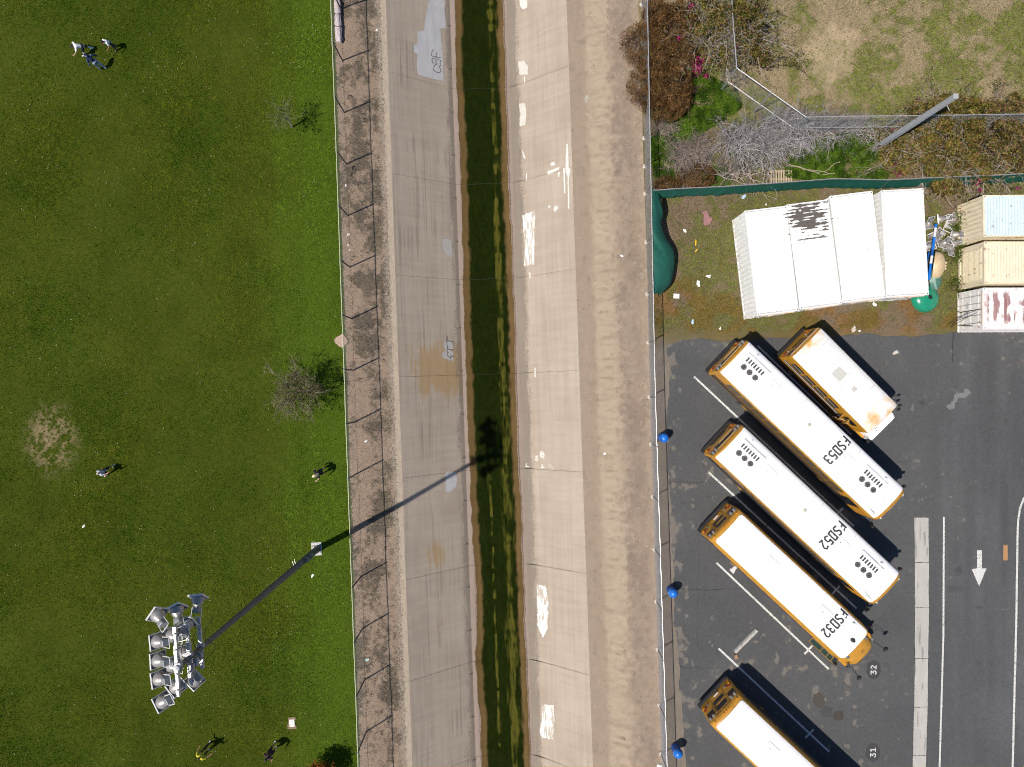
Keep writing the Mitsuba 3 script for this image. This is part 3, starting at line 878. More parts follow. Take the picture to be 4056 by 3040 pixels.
for px, py, z, yaw, pitch, lab in (
        (631, 2447, 17.8, 145, 38, 'floodlight at the upper left end of the top crossarm, aimed up the lawn'),
        (634, 2541, 17.8, 186, 36, 'second floodlight from the top along the highest crossarm'),
        (636, 2617, 17.8, 184, 36, 'floodlight beside the mast top, middle of the left row'),
        (640, 2690, 17.8, 188, 36, 'fourth floodlight from the top along the left row'),
        (652, 2778, 17.8, 206, 36, 'lowest floodlight, at the bottom end of the left row'),
        (702, 2427, 17.0, 118, 34, 'floodlight at the upper end of the middle crossarm'),
        (690, 2519, 16.9, 178, 40, 'floodlight hanging behind the second one of the left row'),
        (736, 2483, 16.9, 105, 52, 'shaded floodlight below the upper end of the middle crossarm'),
        (690, 2638, 16.8, 184, 40, 'floodlight partly hidden below the mast top'),
        (704, 2718, 16.8, 218, 36, 'floodlight behind the lower part of the top crossarm, aimed down and left'),
        (783, 2384, 16.0, 96, 30, 'lone floodlight at the upper end of the shortest crossarm'),
        (776, 2692, 16.1, 224, 42, 'floodlight at the lower end of the middle crossarm, aimed down the lawn'),
        (736, 2590, 15.9, 180, 44, 'floodlight in the shade behind the mast')):
    floodlight(px, py, z, yaw, pitch, lab, group='floodlights on the mast', scale=0.88)

# ================================================================== THE GREY UTILITY POLE
pole = thing('utility_pole', 'tall bare grey square pole rising from the bushes beside the ballfield fence', 'pole')
c = at(3458, 594)
put('shaft', loft([[(c[0] + r * a, c[1] + r * b, z) for a, b in ((-1, -0.8), (-0.8, -1), (0.8, -1), (1, -0.8), (1, 0.8), (0.8, 1), (-0.8, 1), (-1, 0.8))] for z, r in ((-0.2, 0.15), (8.0, 0.115))]), P((0.33, 0.35, 0.37), 0.5, 0.3), pole)
put('cap', box(c[0], c[1], 8.02, 0.25, 0.25, 0.05, 0.01), P((0.30, 0.31, 0.32), 0.5), pole)
put('bracket', rod((c[0], c[1], 7.2), (c[0] + 0.25, c[1] - 0.35, 7.1), 0.02), STEEL, pole)
put('base_plate', box(c[0], c[1], 0.05, 0.42, 0.42, 0.06, 0.01), STEEL, pole)


# ================================================================== THE CONTAINERS
def box_white(p, n, uv):
    # paint worn off the second container's roof in bands along its ribs
    cx, cy = 16.6, 9.2
    dx, dy = p.x - cx, p.y - cy
    a, b = dx * 0.992 + dy * 0.125, dy * 0.992 - dx * 0.125
    row = dr.floor(b / 0.192)
    inrow = b / 0.192 - row
    w = 0.38 * noise(a * 1.5, row * 7.31, 3) + 0.62 * fbm(a * 3.2, b * 5.0, 3, 4)
    z = dr.exp(-dr.square((a - 0.1) / 1.3) - dr.square(b / 1.05))
    rust = smoothstep(0.535, 0.58, w * 0.70 + 0.40 * z - 0.12 * smoothstep(0.30, 0.12, dr.abs(inrow - 0.5)) * -1.0 - 0.10)
    rust = rust * smoothstep(2.2, 2.3, p.z) * smoothstep(0.12, 0.30, z)
    grime = fbm(p.x * 2.0, p.y * 2.0, p.z * 2, 4)
    spots = smoothstep(0.86, 0.90, fbm(p.x * 3.7, p.y * 3.7, 40, 3)) * 0.6
    c = mi.Color3f(0.67, 0.68, 0.66) * (0.86 + 0.22 * grime)
    foot = smoothstep(0.62, 0.75, fbm(p.x * 6, p.y * 6, p.z * 2.2, 3) + 0.16 * smoothstep(0.5, 0.0, p.z))
    foot = foot * smoothstep(1.6, 0.2, p.z)
    c = c * (1 - 0.5 * foot) + mi.Color3f(0.33, 0.22, 0.10) * (0.5 * foot)
    c = c * (1 - spots) + mi.Color3f(0.40, 0.24, 0.12) * spots
    return c * (1 - 0.93 * rust) + mi.Color3f(0.055, 0.042, 0.032) * (0.93 * rust)


prc('box_white', box_white, 0.5, 0.4)


def box_maroon(p, n, uv):
    # white coat peeled in stripes off a maroon container
    band = noise(p.x * 5.3, 7.7)
    f = fbm(p.x * 3.5, p.y * 2.2, 12, 4)
    peel = smoothstep(0.47, 0.56, 0.55 * band + 0.5 * f) * smoothstep(26.55, 26.85, p.x) * smoothstep(3.35, 3.6, p.y + 0.3 * (f - 0.5)) * smoothstep(5.25, 5.0, p.y) * smoothstep(2.2, 2.3, p.z)
    g = fbm(p.x * 6, p.y * 6, p.z * 6, 3)
    c = mi.Color3f(0.66, 0.64, 0.62) * (0.85 + 0.25 * g)
    rust = smoothstep(0.66, 0.74, fbm(p.x * 5, p.y * 5, p.z * 3, 4))
    c = c * (1 - 0.6 * rust) + mi.Color3f(0.30, 0.16, 0.08) * (0.6 * rust)
    return c * (1 - 0.85 * peel) + mi.Color3f(0.21, 0.085, 0.085) * (0.85 * peel)


prc('box_maroon', box_maroon, 0.6, 0.3)


def box_tint(base):
    def fn(p, n, uv):
        g = fbm(p.x * 2.5, p.y * 2.5, p.z * 2.5, 4)
        rust = smoothstep(0.69, 0.76, fbm(p.x * 4.1 + 3, p.y * 4.1, p.z * 2, 4))
        c = mi.Color3f(base) * (0.88 + 0.2 * g)
        return c * (1 - 0.65 * rust) + mi.Color3f(0.26, 0.14, 0.075) * (0.65 * rust)
    return fn


prc('box_cream', box_tint((0.62, 0.555, 0.40)), 0.55, 0.35)
prc('box_blue', box_tint((0.46, 0.57, 0.62)), 0.55, 0.35)
RUSTY = P((0.20, 0.10, 0.055), 0.9)


def ribs(L, pitch, depth):
    """Breakpoints (along, out) of a trapezoid corrugation over the length L."""
    n = max(1, int(round(L / pitch)))
    q = L / n
    out = []
    for k in range(n):
        out += [(k * q, 0), (k * q + 0.32 * q, 0), (k * q + 0.5 * q, depth), (k * q + 0.82 * q, depth)]
    return np.array(out + [(L, 0)])


def container(label, corners, h, roof, wall, ends, group, pitch=0.19):
    """corners: the roof's photo pixels (start-left, start-right, end-right, end-left) seen along +x from the start end; ends = kind of the start and the end wall."""
    q = np.array([at(*p, h)[:2] for p in corners])
    s, e = (q[0] + q[1]) / 2, (q[3] + q[2]) / 2
    L, W = np.linalg.norm(e - s), (np.linalg.norm(q[0] - q[1]) + np.linalg.norm(q[3] - q[2])) / 2
    if L > 6.3: L = 6.06
    d = (e - s) / np.linalg.norm(e - s)
    tw = T().translate([float(s[0]), float(s[1]), 0.0]).rotate([0, 0, 1], math.degrees(math.atan2(d[1], d[0])))
    key = thing('shipping_container', label, 'shipping container', group)

    def part(name, m, mat, parent=key, **k): return put(name, m, mat, parent, to_world=tw, **k)
    r = ribs(L - 0.2, pitch, 0.016)
    yy = np.array([-W / 2 + 0.07, -W / 2 + 0.12, W / 2 - 0.12, W / 2 - 0.07])
    rm = grid(r[:, 0] + 0.1, yy, lambda x, y: (x, y, h - 0.035 + np.interp(x - 0.1, r[:, 0], r[:, 1]) * (np.abs(y) < W / 2 - 0.1)))
    part('roof', rm, roof)
    for sy, nm in ((-1, 'side_wall'), (1, 'side_wall')):
        rr = ribs(L - 0.24, 0.275, 0.036)
        yb = sy * (W / 2 - 0.045)
        part(nm, grid(rr[:, 0] + 0.12, np.array([0.12, h - 0.09]), lambda x, z: (x, np.full_like(x, yb) + sy * np.interp(x - 0.12, rr[:, 0], rr[:, 1]), z)), wall)
        part('top_rail', box(L / 2, sy * (W / 2 - 0.035), h - 0.045, L - 0.3, 0.07, 0.09, 0.008), wall)
        part('bottom_rail', box(L / 2, sy * (W / 2 - 0.03), 0.09, L - 0.3, 0.06, 0.14, 0.008), wall)
    for x0, kind in ((0.0, ends[0]), (L, ends[1])):
        o = -1 if x0 == 0 else 1
        xf = x0 - o * 0.05
        part('header', box(x0 - o * 0.04, 0, h - 0.06, 0.08, W - 0.3, 0.12, 0.008), wall)
        part('sill', box(x0 - o * 0.04, 0, 0.09, 0.08, W - 0.3, 0.14, 0.008), wall)
        if kind == 'plain':
            rr = ribs(W - 0.26, 0.25, 0.036)
            part('end_wall', grid(rr[:, 0] - W / 2 + 0.13, np.array([0.15, h - 0.11]), lambda y, z: (np.full_like(y, xf) + o * np.interp(y + W / 2 - 0.13, rr[:, 0], rr[:, 1]), y, z)), wall)
        elif kind == 'shutter':
            part('end_wall', box(xf - o * 0.02, 0, h / 2, 0.03, W - 0.26, h - 0.26, 0.004), wall)
            door = part('roll_door', box(xf + o * 0.012, 0, h / 2 + 0.05, 0.02, W - 0.62, h - 0.75, 0.004), wall)
            for k in range(15): part('slat', box(xf + o * 0.03, 0, 0.42 + k * (h - 0.8) / 14.5, 0.02, W - 0.68, 0.075, 0.006), wall, door)
        else:
            for sy in (-1, 1):
                dr_ = part('door', box(xf + o * 0.005, sy * (W / 4 - 0.03), h / 2, 0.035, W / 2 - 0.11, h - 0.28, 0.008), wall)
                for k in range(3): part('rib', box(xf + o * 0.03, sy * (W / 4 - 0.03), 0.5 + k * (h - 1.0) / 2, 0.025, W / 2 - 0.22, 0.12, 0.01), wall, dr_)
                for k in (-1, 1): part('locking_bar', rod((xf + o * 0.07, sy * (W / 4 - 0.03) + k * 0.22, 0.12), (xf + o * 0.07, sy * (W / 4 - 0.03) + k * 0.22, h - 0.08), 0.017, n=6), STEEL, dr_)
                part('handle', box(xf + o * 0.085, sy * 0.28, 1.05, 0.02, 0.36, 0.05, 0.006), STEEL, dr_)
            part('rain_gutter', box(x0 + o * 0.03, 0, h - 0.03, 0.06, W - 0.5, 0.035, 0.006), P((0.55, 0.42, 0.30), 0.8))
    for x0 in (0.085, L - 0.085):
        for sy in (-1, 1):
            part('corner_post', box(x0, sy * (W / 2 - 0.065), h / 2, 0.13, 0.12, h - 0.26, 0.01), wall)
            part('corner_casting', box(x0, sy * (W / 2 - 0.075), 0.06, 0.175, 0.155, 0.12, 0.012), wall)
            cc = part('corner_casting', box(x0, sy * (W / 2 - 0.075), h - 0.06, 0.175, 0.155, 0.13, 0.012), wall)
            part('lock_hole', rod((x0, sy * (W / 2 - 0.075), h + 0.002), (x0, sy * (W / 2 - 0.075), h + 0.0065), 0.035, n=8), BLACK, cc)
    return key, tw, L, W


H4 = 2.4
# roof corners: start end at the top of the photograph, running down
container('white container roof at the left end of the row, clean ribbed top', [(3113, 815), (2951, 836), (2998, 1254), (3166, 1229)], H4, 'box_white', 'box_white', ('plain', 'doors'), 'white containers side by side')
container('white container with black bare patches across its roof ribs', [(3281, 789), (3117, 812), (3169, 1229), (3336, 1203)], H4, 'box_white', 'box_white', ('plain', 'doors'), 'white containers side by side')
container('white container between the one with bare patches and the separate right one', [(3456, 754), (3287, 779), (3340, 1202), (3507, 1178)], H4 + 0.02, 'box_white', 'box_white', ('plain', 'doors'), 'white containers side by side')
container('rightmost white container of the four, standing a gap apart beside the junk pile', [(3657, 744), (3491, 757), (3512, 1179), (3680, 1168)], H4, 'box_white', 'box_white', ('plain', 'doors'), 'white containers side by side')
container('cream container with a pale blue roof, topmost of the three on the right', [(3902.6, 938), (3888, 774), (4310, 770), (4318, 936)], H4, 'box_blue', 'box_cream', ('plain', 'plain'), 'containers at the right edge', 0.17)
container('cream container with a ribbed shutter in its end, middle of the three on the right', [(3900.6, 1125), (3898.5, 957), (4318, 957), (4320, 1125)], H4, 'box_cream', 'box_cream', ('shutter', 'plain'), 'containers at the right edge', 0.17)
container('white container with peeling maroon roof stripes by the asphalt', [(3896.5, 1305), (3892, 1141), (4312, 1139), (4318, 1305)], H4, 'box_maroon', 'box_maroon', ('doors', 'plain'), 'containers at the right edge', 0.24)

# ================================================================== THE BUSES
ROOF_WHITE = P((0.74, 0.745, 0.74), 0.42)
ROOF_DETAIL = P((0.40, 0.40, 0.39), 0.5)
GREY_LAMP = P((0.10, 0.11, 0.12), 0.5)
RED_LAMP = P((0.16, 0.012, 0.01), 0.25)
AMBER = P((0.55, 0.20, 0.01), 0.25)
LETTER = P((0.022, 0.023, 0.026), 0.6)


def roof_worn(p, n, uv):
    f = fbm(p.x * 1.6, p.y * 1.6, 5, 4)
    # distance along the small bus: worn to yellow primer near both ends of its roof
    s = (p.x - 16.5) * 0.7071 - (p.y - 2.3) * 0.7071
    ends = smoothstep(0.95, 0.45, s) + smoothstep(4.75, 5.2, s)
    worn = smoothstep(0.50, 0.66, f * 0.75 + 0.32 * ends + 0.1 * (noise(p.x * 14, p.y * 14) - 0.5) - 0.08) * smoothstep(0.2, 0.6, ends)
    c = mi.Color3f(0.62, 0.62, 0.61) * (0.9 + 0.15 * f)
    return c * (1 - worn) + mix((0.62, 0.50, 0.36), (0.52, 0.30, 0.08), smoothstep(0.5, 0.75, f)) * worn


prc('roof_worn', roof_worn, 0.5, 0.4)


def yellow_paint(p, n, uv):
    g = fbm(p.x * 5, p.y * 5, p.z * 5, 3)
    d = smoothstep(0.60, 0.80, fbm(p.x * 9, p.y * 9, p.z * 3, 3))
    return mi.Color3f(0.40, 0.200, 0.024) * (0.88 + 0.2 * g) * (1 - 0.25 * d)


prc('yellow_paint', yellow_paint, 0.38, 0.5)
prc('yellow_old', lambda p, n, uv: mi.Color3f(0.30, 0.17, 0.045) * (0.75 + 0.4 * fbm(p.x * 4, p.y * 4, p.z * 4, 4)), 0.5, 0.4)


def roof_z(y, w, zs, zt, n=2.9):
    return zs + (zt - zs) * np.maximum(0, 1 - np.abs(y / w) ** n) ** (1 / n)


def body_ring(x, w, z0, zs, zt, k=18):
    t = np.linspace(-1, 1, k)
    y = w * np.sign(t) * (1 - (1 - np.abs(t)) ** 1.8)
    pts = [(x, -w, z0)] + [(x, yy, zz) for yy, zz in zip(y, roof_z(y, w, zs, zt))] + [(x, w, z0)]
    pts.insert(1, (x, -w, (z0 + zs) / 2)); pts.append((x, w, (z0 + zs) / 2 - 0.001)); pts[-1], pts[-2] = pts[-2], pts[-1]
    return pts


def rounded_rect(x0, x1, y0, y1, r):
    return sg.box(x0, y0, x1, y1).buffer(-r).buffer(r, 8)


def roof_sheet(poly, w, zs, zt, lift, nx=None):
    """A sheet of the roof's own shape over a plan outline."""
    x0, y0, x1, y1 = poly.bounds
    ys = np.linspace(y0, y1, 17)
    xs = np.array([x0, x1]) if nx is None else np.concatenate([[x0], x1 - 0.35 * np.linspace(1, 0, nx)])
    cells = [poly.intersection(sg.box(p, a, q, b)) for p, q in zip(xs[:-1], xs[1:]) for a, b in zip(ys[:-1], ys[1:])]
    out = []
    for c in cells:
        if c.is_empty: continue
        v, f = flat(c)
        v[:, 2] = roof_z(v[:, 1], w, zs, zt) + lift
        out.append((v, f))
    m = trimesh.Trimesh(*cat(out), process=True, merge_norm=True)
    m.merge_vertices(digits_vertex=4)
    return np.array(m.vertices), np.array(m.faces)


def wheel(parts, parent, x, side, w, rim='yellow_paint', r=0.5):
    tyre = moved(lathe([(r * 0.62, 0), (r * 0.93, 0.0), (r, 0.05), (r, 0.22), (r * 0.93, 0.27), (r * 0.62, 0.27), (r * 0.62, 0)], 28), rot=[[1, 0, 0], [0, 0, -side], [0, side, 0]])
    y = side * (w + 0.02)
    parts.append(('wheel', None, moved(tyre, (x, y - 0 * side, r)), RUBBER, 40, f'w{x}{side}'))
    rimm = moved(lathe([(0.001, -0.06), (0.1, -0.055), (0.13, -0.02), (r * 0.5, -0.015), (r * 0.6, 0.01), (r * 0.66, 0.004), (r * 0.66, 0.03), (0.001, 0.06)], 24), rot=[[1, 0, 0], [0, 0, -side], [0, side, 0]])
    parts.append(('rim', f'w{x}{side}', moved(rimm, (x, y, r)), rim, 40, None))


def text_at(text, cx, cy, z, h, width, rot, bold=True, depth=0.003, tilt=None):
    m = meshkit.text_mesh(text, h, depth=depth, bold=bold)
    v = np.array(m.vertices)
    v[:, 0] -= v[:, 0].min(); v[:, 0] *= width / v[:, 0].max(); v[:, 0] -= width / 2; v[:, 1] -= h / 2
    if tilt is not None: v = v @ np.asarray(tilt, float).T
    return moved((v, np.array(m.faces)), (cx, cy, z), rot)


STROKES = {'F': [[(0, 0), (0, 1), (0.62, 1)], [(0, 0.54), (0.52, 0.54)]],
           'S': [[(0.62, 0.84), (0.55, 0.95), (0.31, 1.0), (0.08, 0.93), (0.02, 0.76), (0.1, 0.6), (0.31, 0.51), (0.54, 0.41), (0.61, 0.24), (0.54, 0.07), (0.31, 0), (0.07, 0.05), (0, 0.17)]],
           'D': [[(0.02, 0), (0.02, 1), (0.56, 1), (0.62, 0.92), (0.62, 0.08), (0.56, 0), (0.02, 0)]],
           '5': [[(0.60, 1), (0.06, 1), (0.03, 0.55), (0.32, 0.63), (0.55, 0.55), (0.62, 0.34), (0.57, 0.12), (0.32, 0), (0.07, 0.06), (0, 0.18)]],
           '3': [[(0.02, 0.85), (0.12, 0.96), (0.32, 1.0), (0.53, 0.94), (0.60, 0.77), (0.53, 0.6), (0.28, 0.54), (0.55, 0.47), (0.62, 0.27), (0.55, 0.07), (0.31, 0), (0.08, 0.05), (0, 0.18)]],
           '2': [[(0.02, 0.78), (0.07, 0.93), (0.30, 1.0), (0.54, 0.94), (0.61, 0.76), (0.53, 0.55), (0.02, 0.0), (0.63, 0)]]}


def roof_letters(text, cx, cy, h, step, thick):
    """Bold stroke letters lying on a roof, read across the bus, their tops towards its front."""
    out, W = [], step * (len(text) - 1) + 0.41 * h
    for k, ch in enumerate(text):
        g = shapely.union_all([sg.LineString([(q[0] * h * 0.66, q[1] * h) for q in s]).buffer(thick / 2, cap_style='flat', join_style='mitre' if ch in 'FD' else 'round') for s in STROKES[ch]])
        out.append(sa.translate(g, k * step - W / 2, -h / 2))
    m = slab(shapely.union_all(out), 0, 0.003)
    return moved(m, (cx, cy, 0), -math.pi / 2)


def drape(m, w, zs, zt, lift):
    v, f = m
    v = v.copy()
    v[:, 2] += roof_z(v[:, 1], w, zs, zt) + lift
    return v, f


def ac_unit(parts, x0, w, zs, zt, tag_):
    parts.append(('air_conditioner', None, box(x0 + 0.86, 0.06, zt + 0.045, 1.62, 1.18, 0.11, 0.025), ROOF_WHITE, False, tag_))
    zt2 = zt + 0.1
    for k in range(3):
        cx, cy = x0 + 0.36 + 0.43 * k, -0.15
        parts.append(('fan', tag_, moved(lathe([(0.17, 0), (0.17, 0.008), (0.001, 0.009)], 20), (cx, cy, zt2)), BLACK, False, None))
        bl = []
        for j in range(10):
            a = j * math.pi / 5
            bl.append(moved(box(0.105, 0, 0, 0.10, 0.022, 0.006), (cx, cy, zt2 + 0.014), a))
        parts.append(('grille', tag_, cat(bl + [moved(lathe([(0.155, 0), (0.17, 0), (0.17, 0.012), (0.155, 0.012), (0.155, 0)], 20), (cx, cy, zt2 + 0.006))]), P((0.17, 0.17, 0.16), 0.6), False, None))
    for k in range(7): parts.append(('louvre', tag_, box(x0 + 0.235 + 0.185 * k, 0.30, zt2 + 0.006, 0.105, 0.27, 0.012, 0.003), P((0.045, 0.05, 0.055), 0.7), False, None))
    parts.append(('rail', tag_, box(x0 + 0.86, 0.47, zt2 + 0.012, 1.60, 0.02, 0.03, 0.004), P((0.42, 0.42, 0.42), 0.5), False, None))


def hatch(parts, x, y, zt, s=0.66):
    k = f'h{x}'
    parts.append(('roof_hatch', None, box(x, y, zt + 0.012, s, s, 0.045, 0.02), ROOF_WHITE, False, k))
    parts.append(('hatch_frame', k, cat([box(x + a * (s / 2 + 0.02), y, zt + 0.004, 0.03, s + 0.07, 0.02, 0.004) for a in (-1, 1)] + [box(x, y + a * (s / 2 + 0.02), zt + 0.004, s, 0.03, 0.02, 0.004) for a in (-1, 1)]), ROOF_DETAIL, False, None))
    parts.append(('hatch_handle', k, box(x - 0.12, y + 0.08, zt + 0.04, 0.13, 0.035, 0.02, 0.004), P((0.06, 0.06, 0.065), 0.6), False, None))


def side_fittings(parts, L, w, xs, ww, zlo, zhi, x_rail0, x_rail1, paint, rails=(0.72, 0.98, 1.32)):
    for sy in (-1, 1):
        for x in xs:
            k = f's{x}{sy}'
            parts.append(('window', None, box(x, sy * (w + 0.004), (zlo + zhi) / 2, ww, 0.016, zhi - zlo, 0.004), GLASS_DARK, False, k))
            parts.append(('sash', k, box(x, sy * (w + 0.014), (zlo + zhi) / 2, ww, 0.012, 0.03, 0.003), P((0.25, 0.25, 0.26), 0.4), False, None))
        for z in rails: parts.append(('rub_rail', None, box((x_rail0 + x_rail1) / 2, sy * (w + 0.018), z, x_rail1 - x_rail0, 0.03, 0.13, 0.008), BLACK, False, None))
        parts.append(('drip_rail', None, box(L / 2, sy * (w + 0.012), zhi + 0.13, L - 0.9, 0.03, 0.03, 0.006), paint, False, None))


def rear_fittings(parts, w, transit):
    o = -0.006
    if transit:
        parts.append(('rear_window', None, box(o, 0, 2.10, 0.016, 1.46, 0.60, 0.006), GLASS_DARK, False, None))
        for sy in (-1, 1): parts.append(('rear_window', None, box(o, sy * 0.98, 2.16, 0.016, 0.30, 0.40, 0.006), GLASS_DARK, False, None))
        parts.append(('engine_cover', None, box(-0.02, 0, 1.22, 0.05, 1.56, 0.86, 0.015), 'yellow_old', False, 'eng'))
        parts.append(('grille', 'eng', box(-0.05, 0, 1.0, 0.02, 1.2, 0.25, 0.005), BLACK, False, None))
        parts.append(('window_gasket', None, cat([box(o - 0.004, 0, 2.10 + s * 0.32, 0.02, 1.5, 0.035, 0.005) for s in (-1, 1)]), P((0.62, 0.40, 0.18), 0.5), False, None))
    else:
        parts.append(('rear_window', None, box(o, 0, 2.12, 0.016, 0.80, 0.44, 0.006), GLASS_DARK, False, None))
        parts.append(('rear_window', None, box(o, 0, 1.46, 0.016, 0.80, 0.30, 0.006), GLASS_DARK, False, None))
        for sy in (-1, 1): parts.append(('rear_window', None, box(o, sy * 0.84, 2.02, 0.016, 0.48, 0.52, 0.006), GLASS_DARK, False, None))
        parts.append(('door_frame', None, cat([box(o - 0.004, sy * 0.475, 1.6, 0.02, 0.03, 1.62, 0.004) for sy in (-1, 1)] + [box(o - 0.004, 0, z, 0.02, 0.92, 0.03, 0.004) for z in (0.83, 1.78, 2.41)]), P((0.30, 0.15, 0.02), 0.5), False, None))
        parts.append(('lettering', None, text_at('EMERGENCY DOOR', -0.017, 0, 1.71, 0.055, 0.84, 0, tilt=[[0, 0, -1], [-1, 0, 0], [0, 1, 0]]), LETTER, False, None))
        parts.append(('licence_plate', None, box(-0.03, 0.05, 0.93, 0.03, 0.36, 0.14, 0.005), P((0.6, 0.6, 0.6), 0.5), False, None))
        parts.append(('lettering', None, text_at('SCHOOL BUS', -0.017, 0, 2.56, 0.15, 1.15, 0, tilt=[[0, 0, -1], [-1, 0, 0], [0, 1, 0]]), LETTER, False, None))
    for sy in (-1, 1):
        for y in ((0.80, 1.02) if transit else (0.72, 0.98)):
            k = f'l{sy}{y}'
            parts.append(('warning_light', None, rod((0.02, sy * y, 2.44), (-0.17, sy * y, 2.44), 0.085, n=14), GREY_LAMP, 40, k))
            parts.append(('lens', k, rod((-0.171, sy * y, 2.44), (-0.176, sy * y, 2.44), 0.07, n=14), RED_LAMP, 40, None))
        for j, (y, z, m) in enumerate(((1.02, 1.30, RED_LAMP), (0.86, 1.16, RED_LAMP), (1.04, 1.05, AMBER), (0.72, 1.02, GREY_LAMP))):
            parts.append(('tail_light', None, rod((0.0, sy * y, z), (-0.045, sy * y, z), 0.075, n=12), m, 40, None))
    parts.append(('rear_bumper', None, cat([box(-0.12, 0, 0.58, 0.16, 2 * w - 0.1, 0.28, 0.05), box(-0.02, w - 0.03, 0.58, 0.3, 0.08, 0.26, 0.02), box(-0.02, -w + 0.03, 0.58, 0.3, 0.08, 0.26, 0.02)]), BLACK, False, None))
    for y in (-0.9, -0.18, 0, 0.18, 0.9): parts.append(('clearance_light', None, moved(lathe([(0.05, 0), (0.04, 0.03), (0.0, 0.04)], 10), (0.02, y, 2.93 if abs(y) < 0.4 else 2.85)), AMBER, 40, None))


def mirror(parts, p, q, size=(0.09, 0.07, 0.15)):
    """An egg-shaped mirror at q on a bent arm from p."""
    p, q = np.array(p, float), np.array(q, float)
    k = f'm{p[0]:.2f}{p[1]:.2f}'
    e = trimesh.creation.icosphere(2)
    v = np.array(e.vertices) * size + q
    parts.append(('mirror', None, (v, np.array(e.faces)), BLACK, True, k))
    mid = p * 0.45 + q * 0.55 + [0, 0, 0.12]
    parts.append(('mirror_arm', k, cat([rod(p, mid, 0.014, n=6), rod(mid, q, 0.014, n=6), rod(p + [0, 0, -0.35], q + [0, 0, -0.08], 0.011, n=6)]), BLACK, False, None))


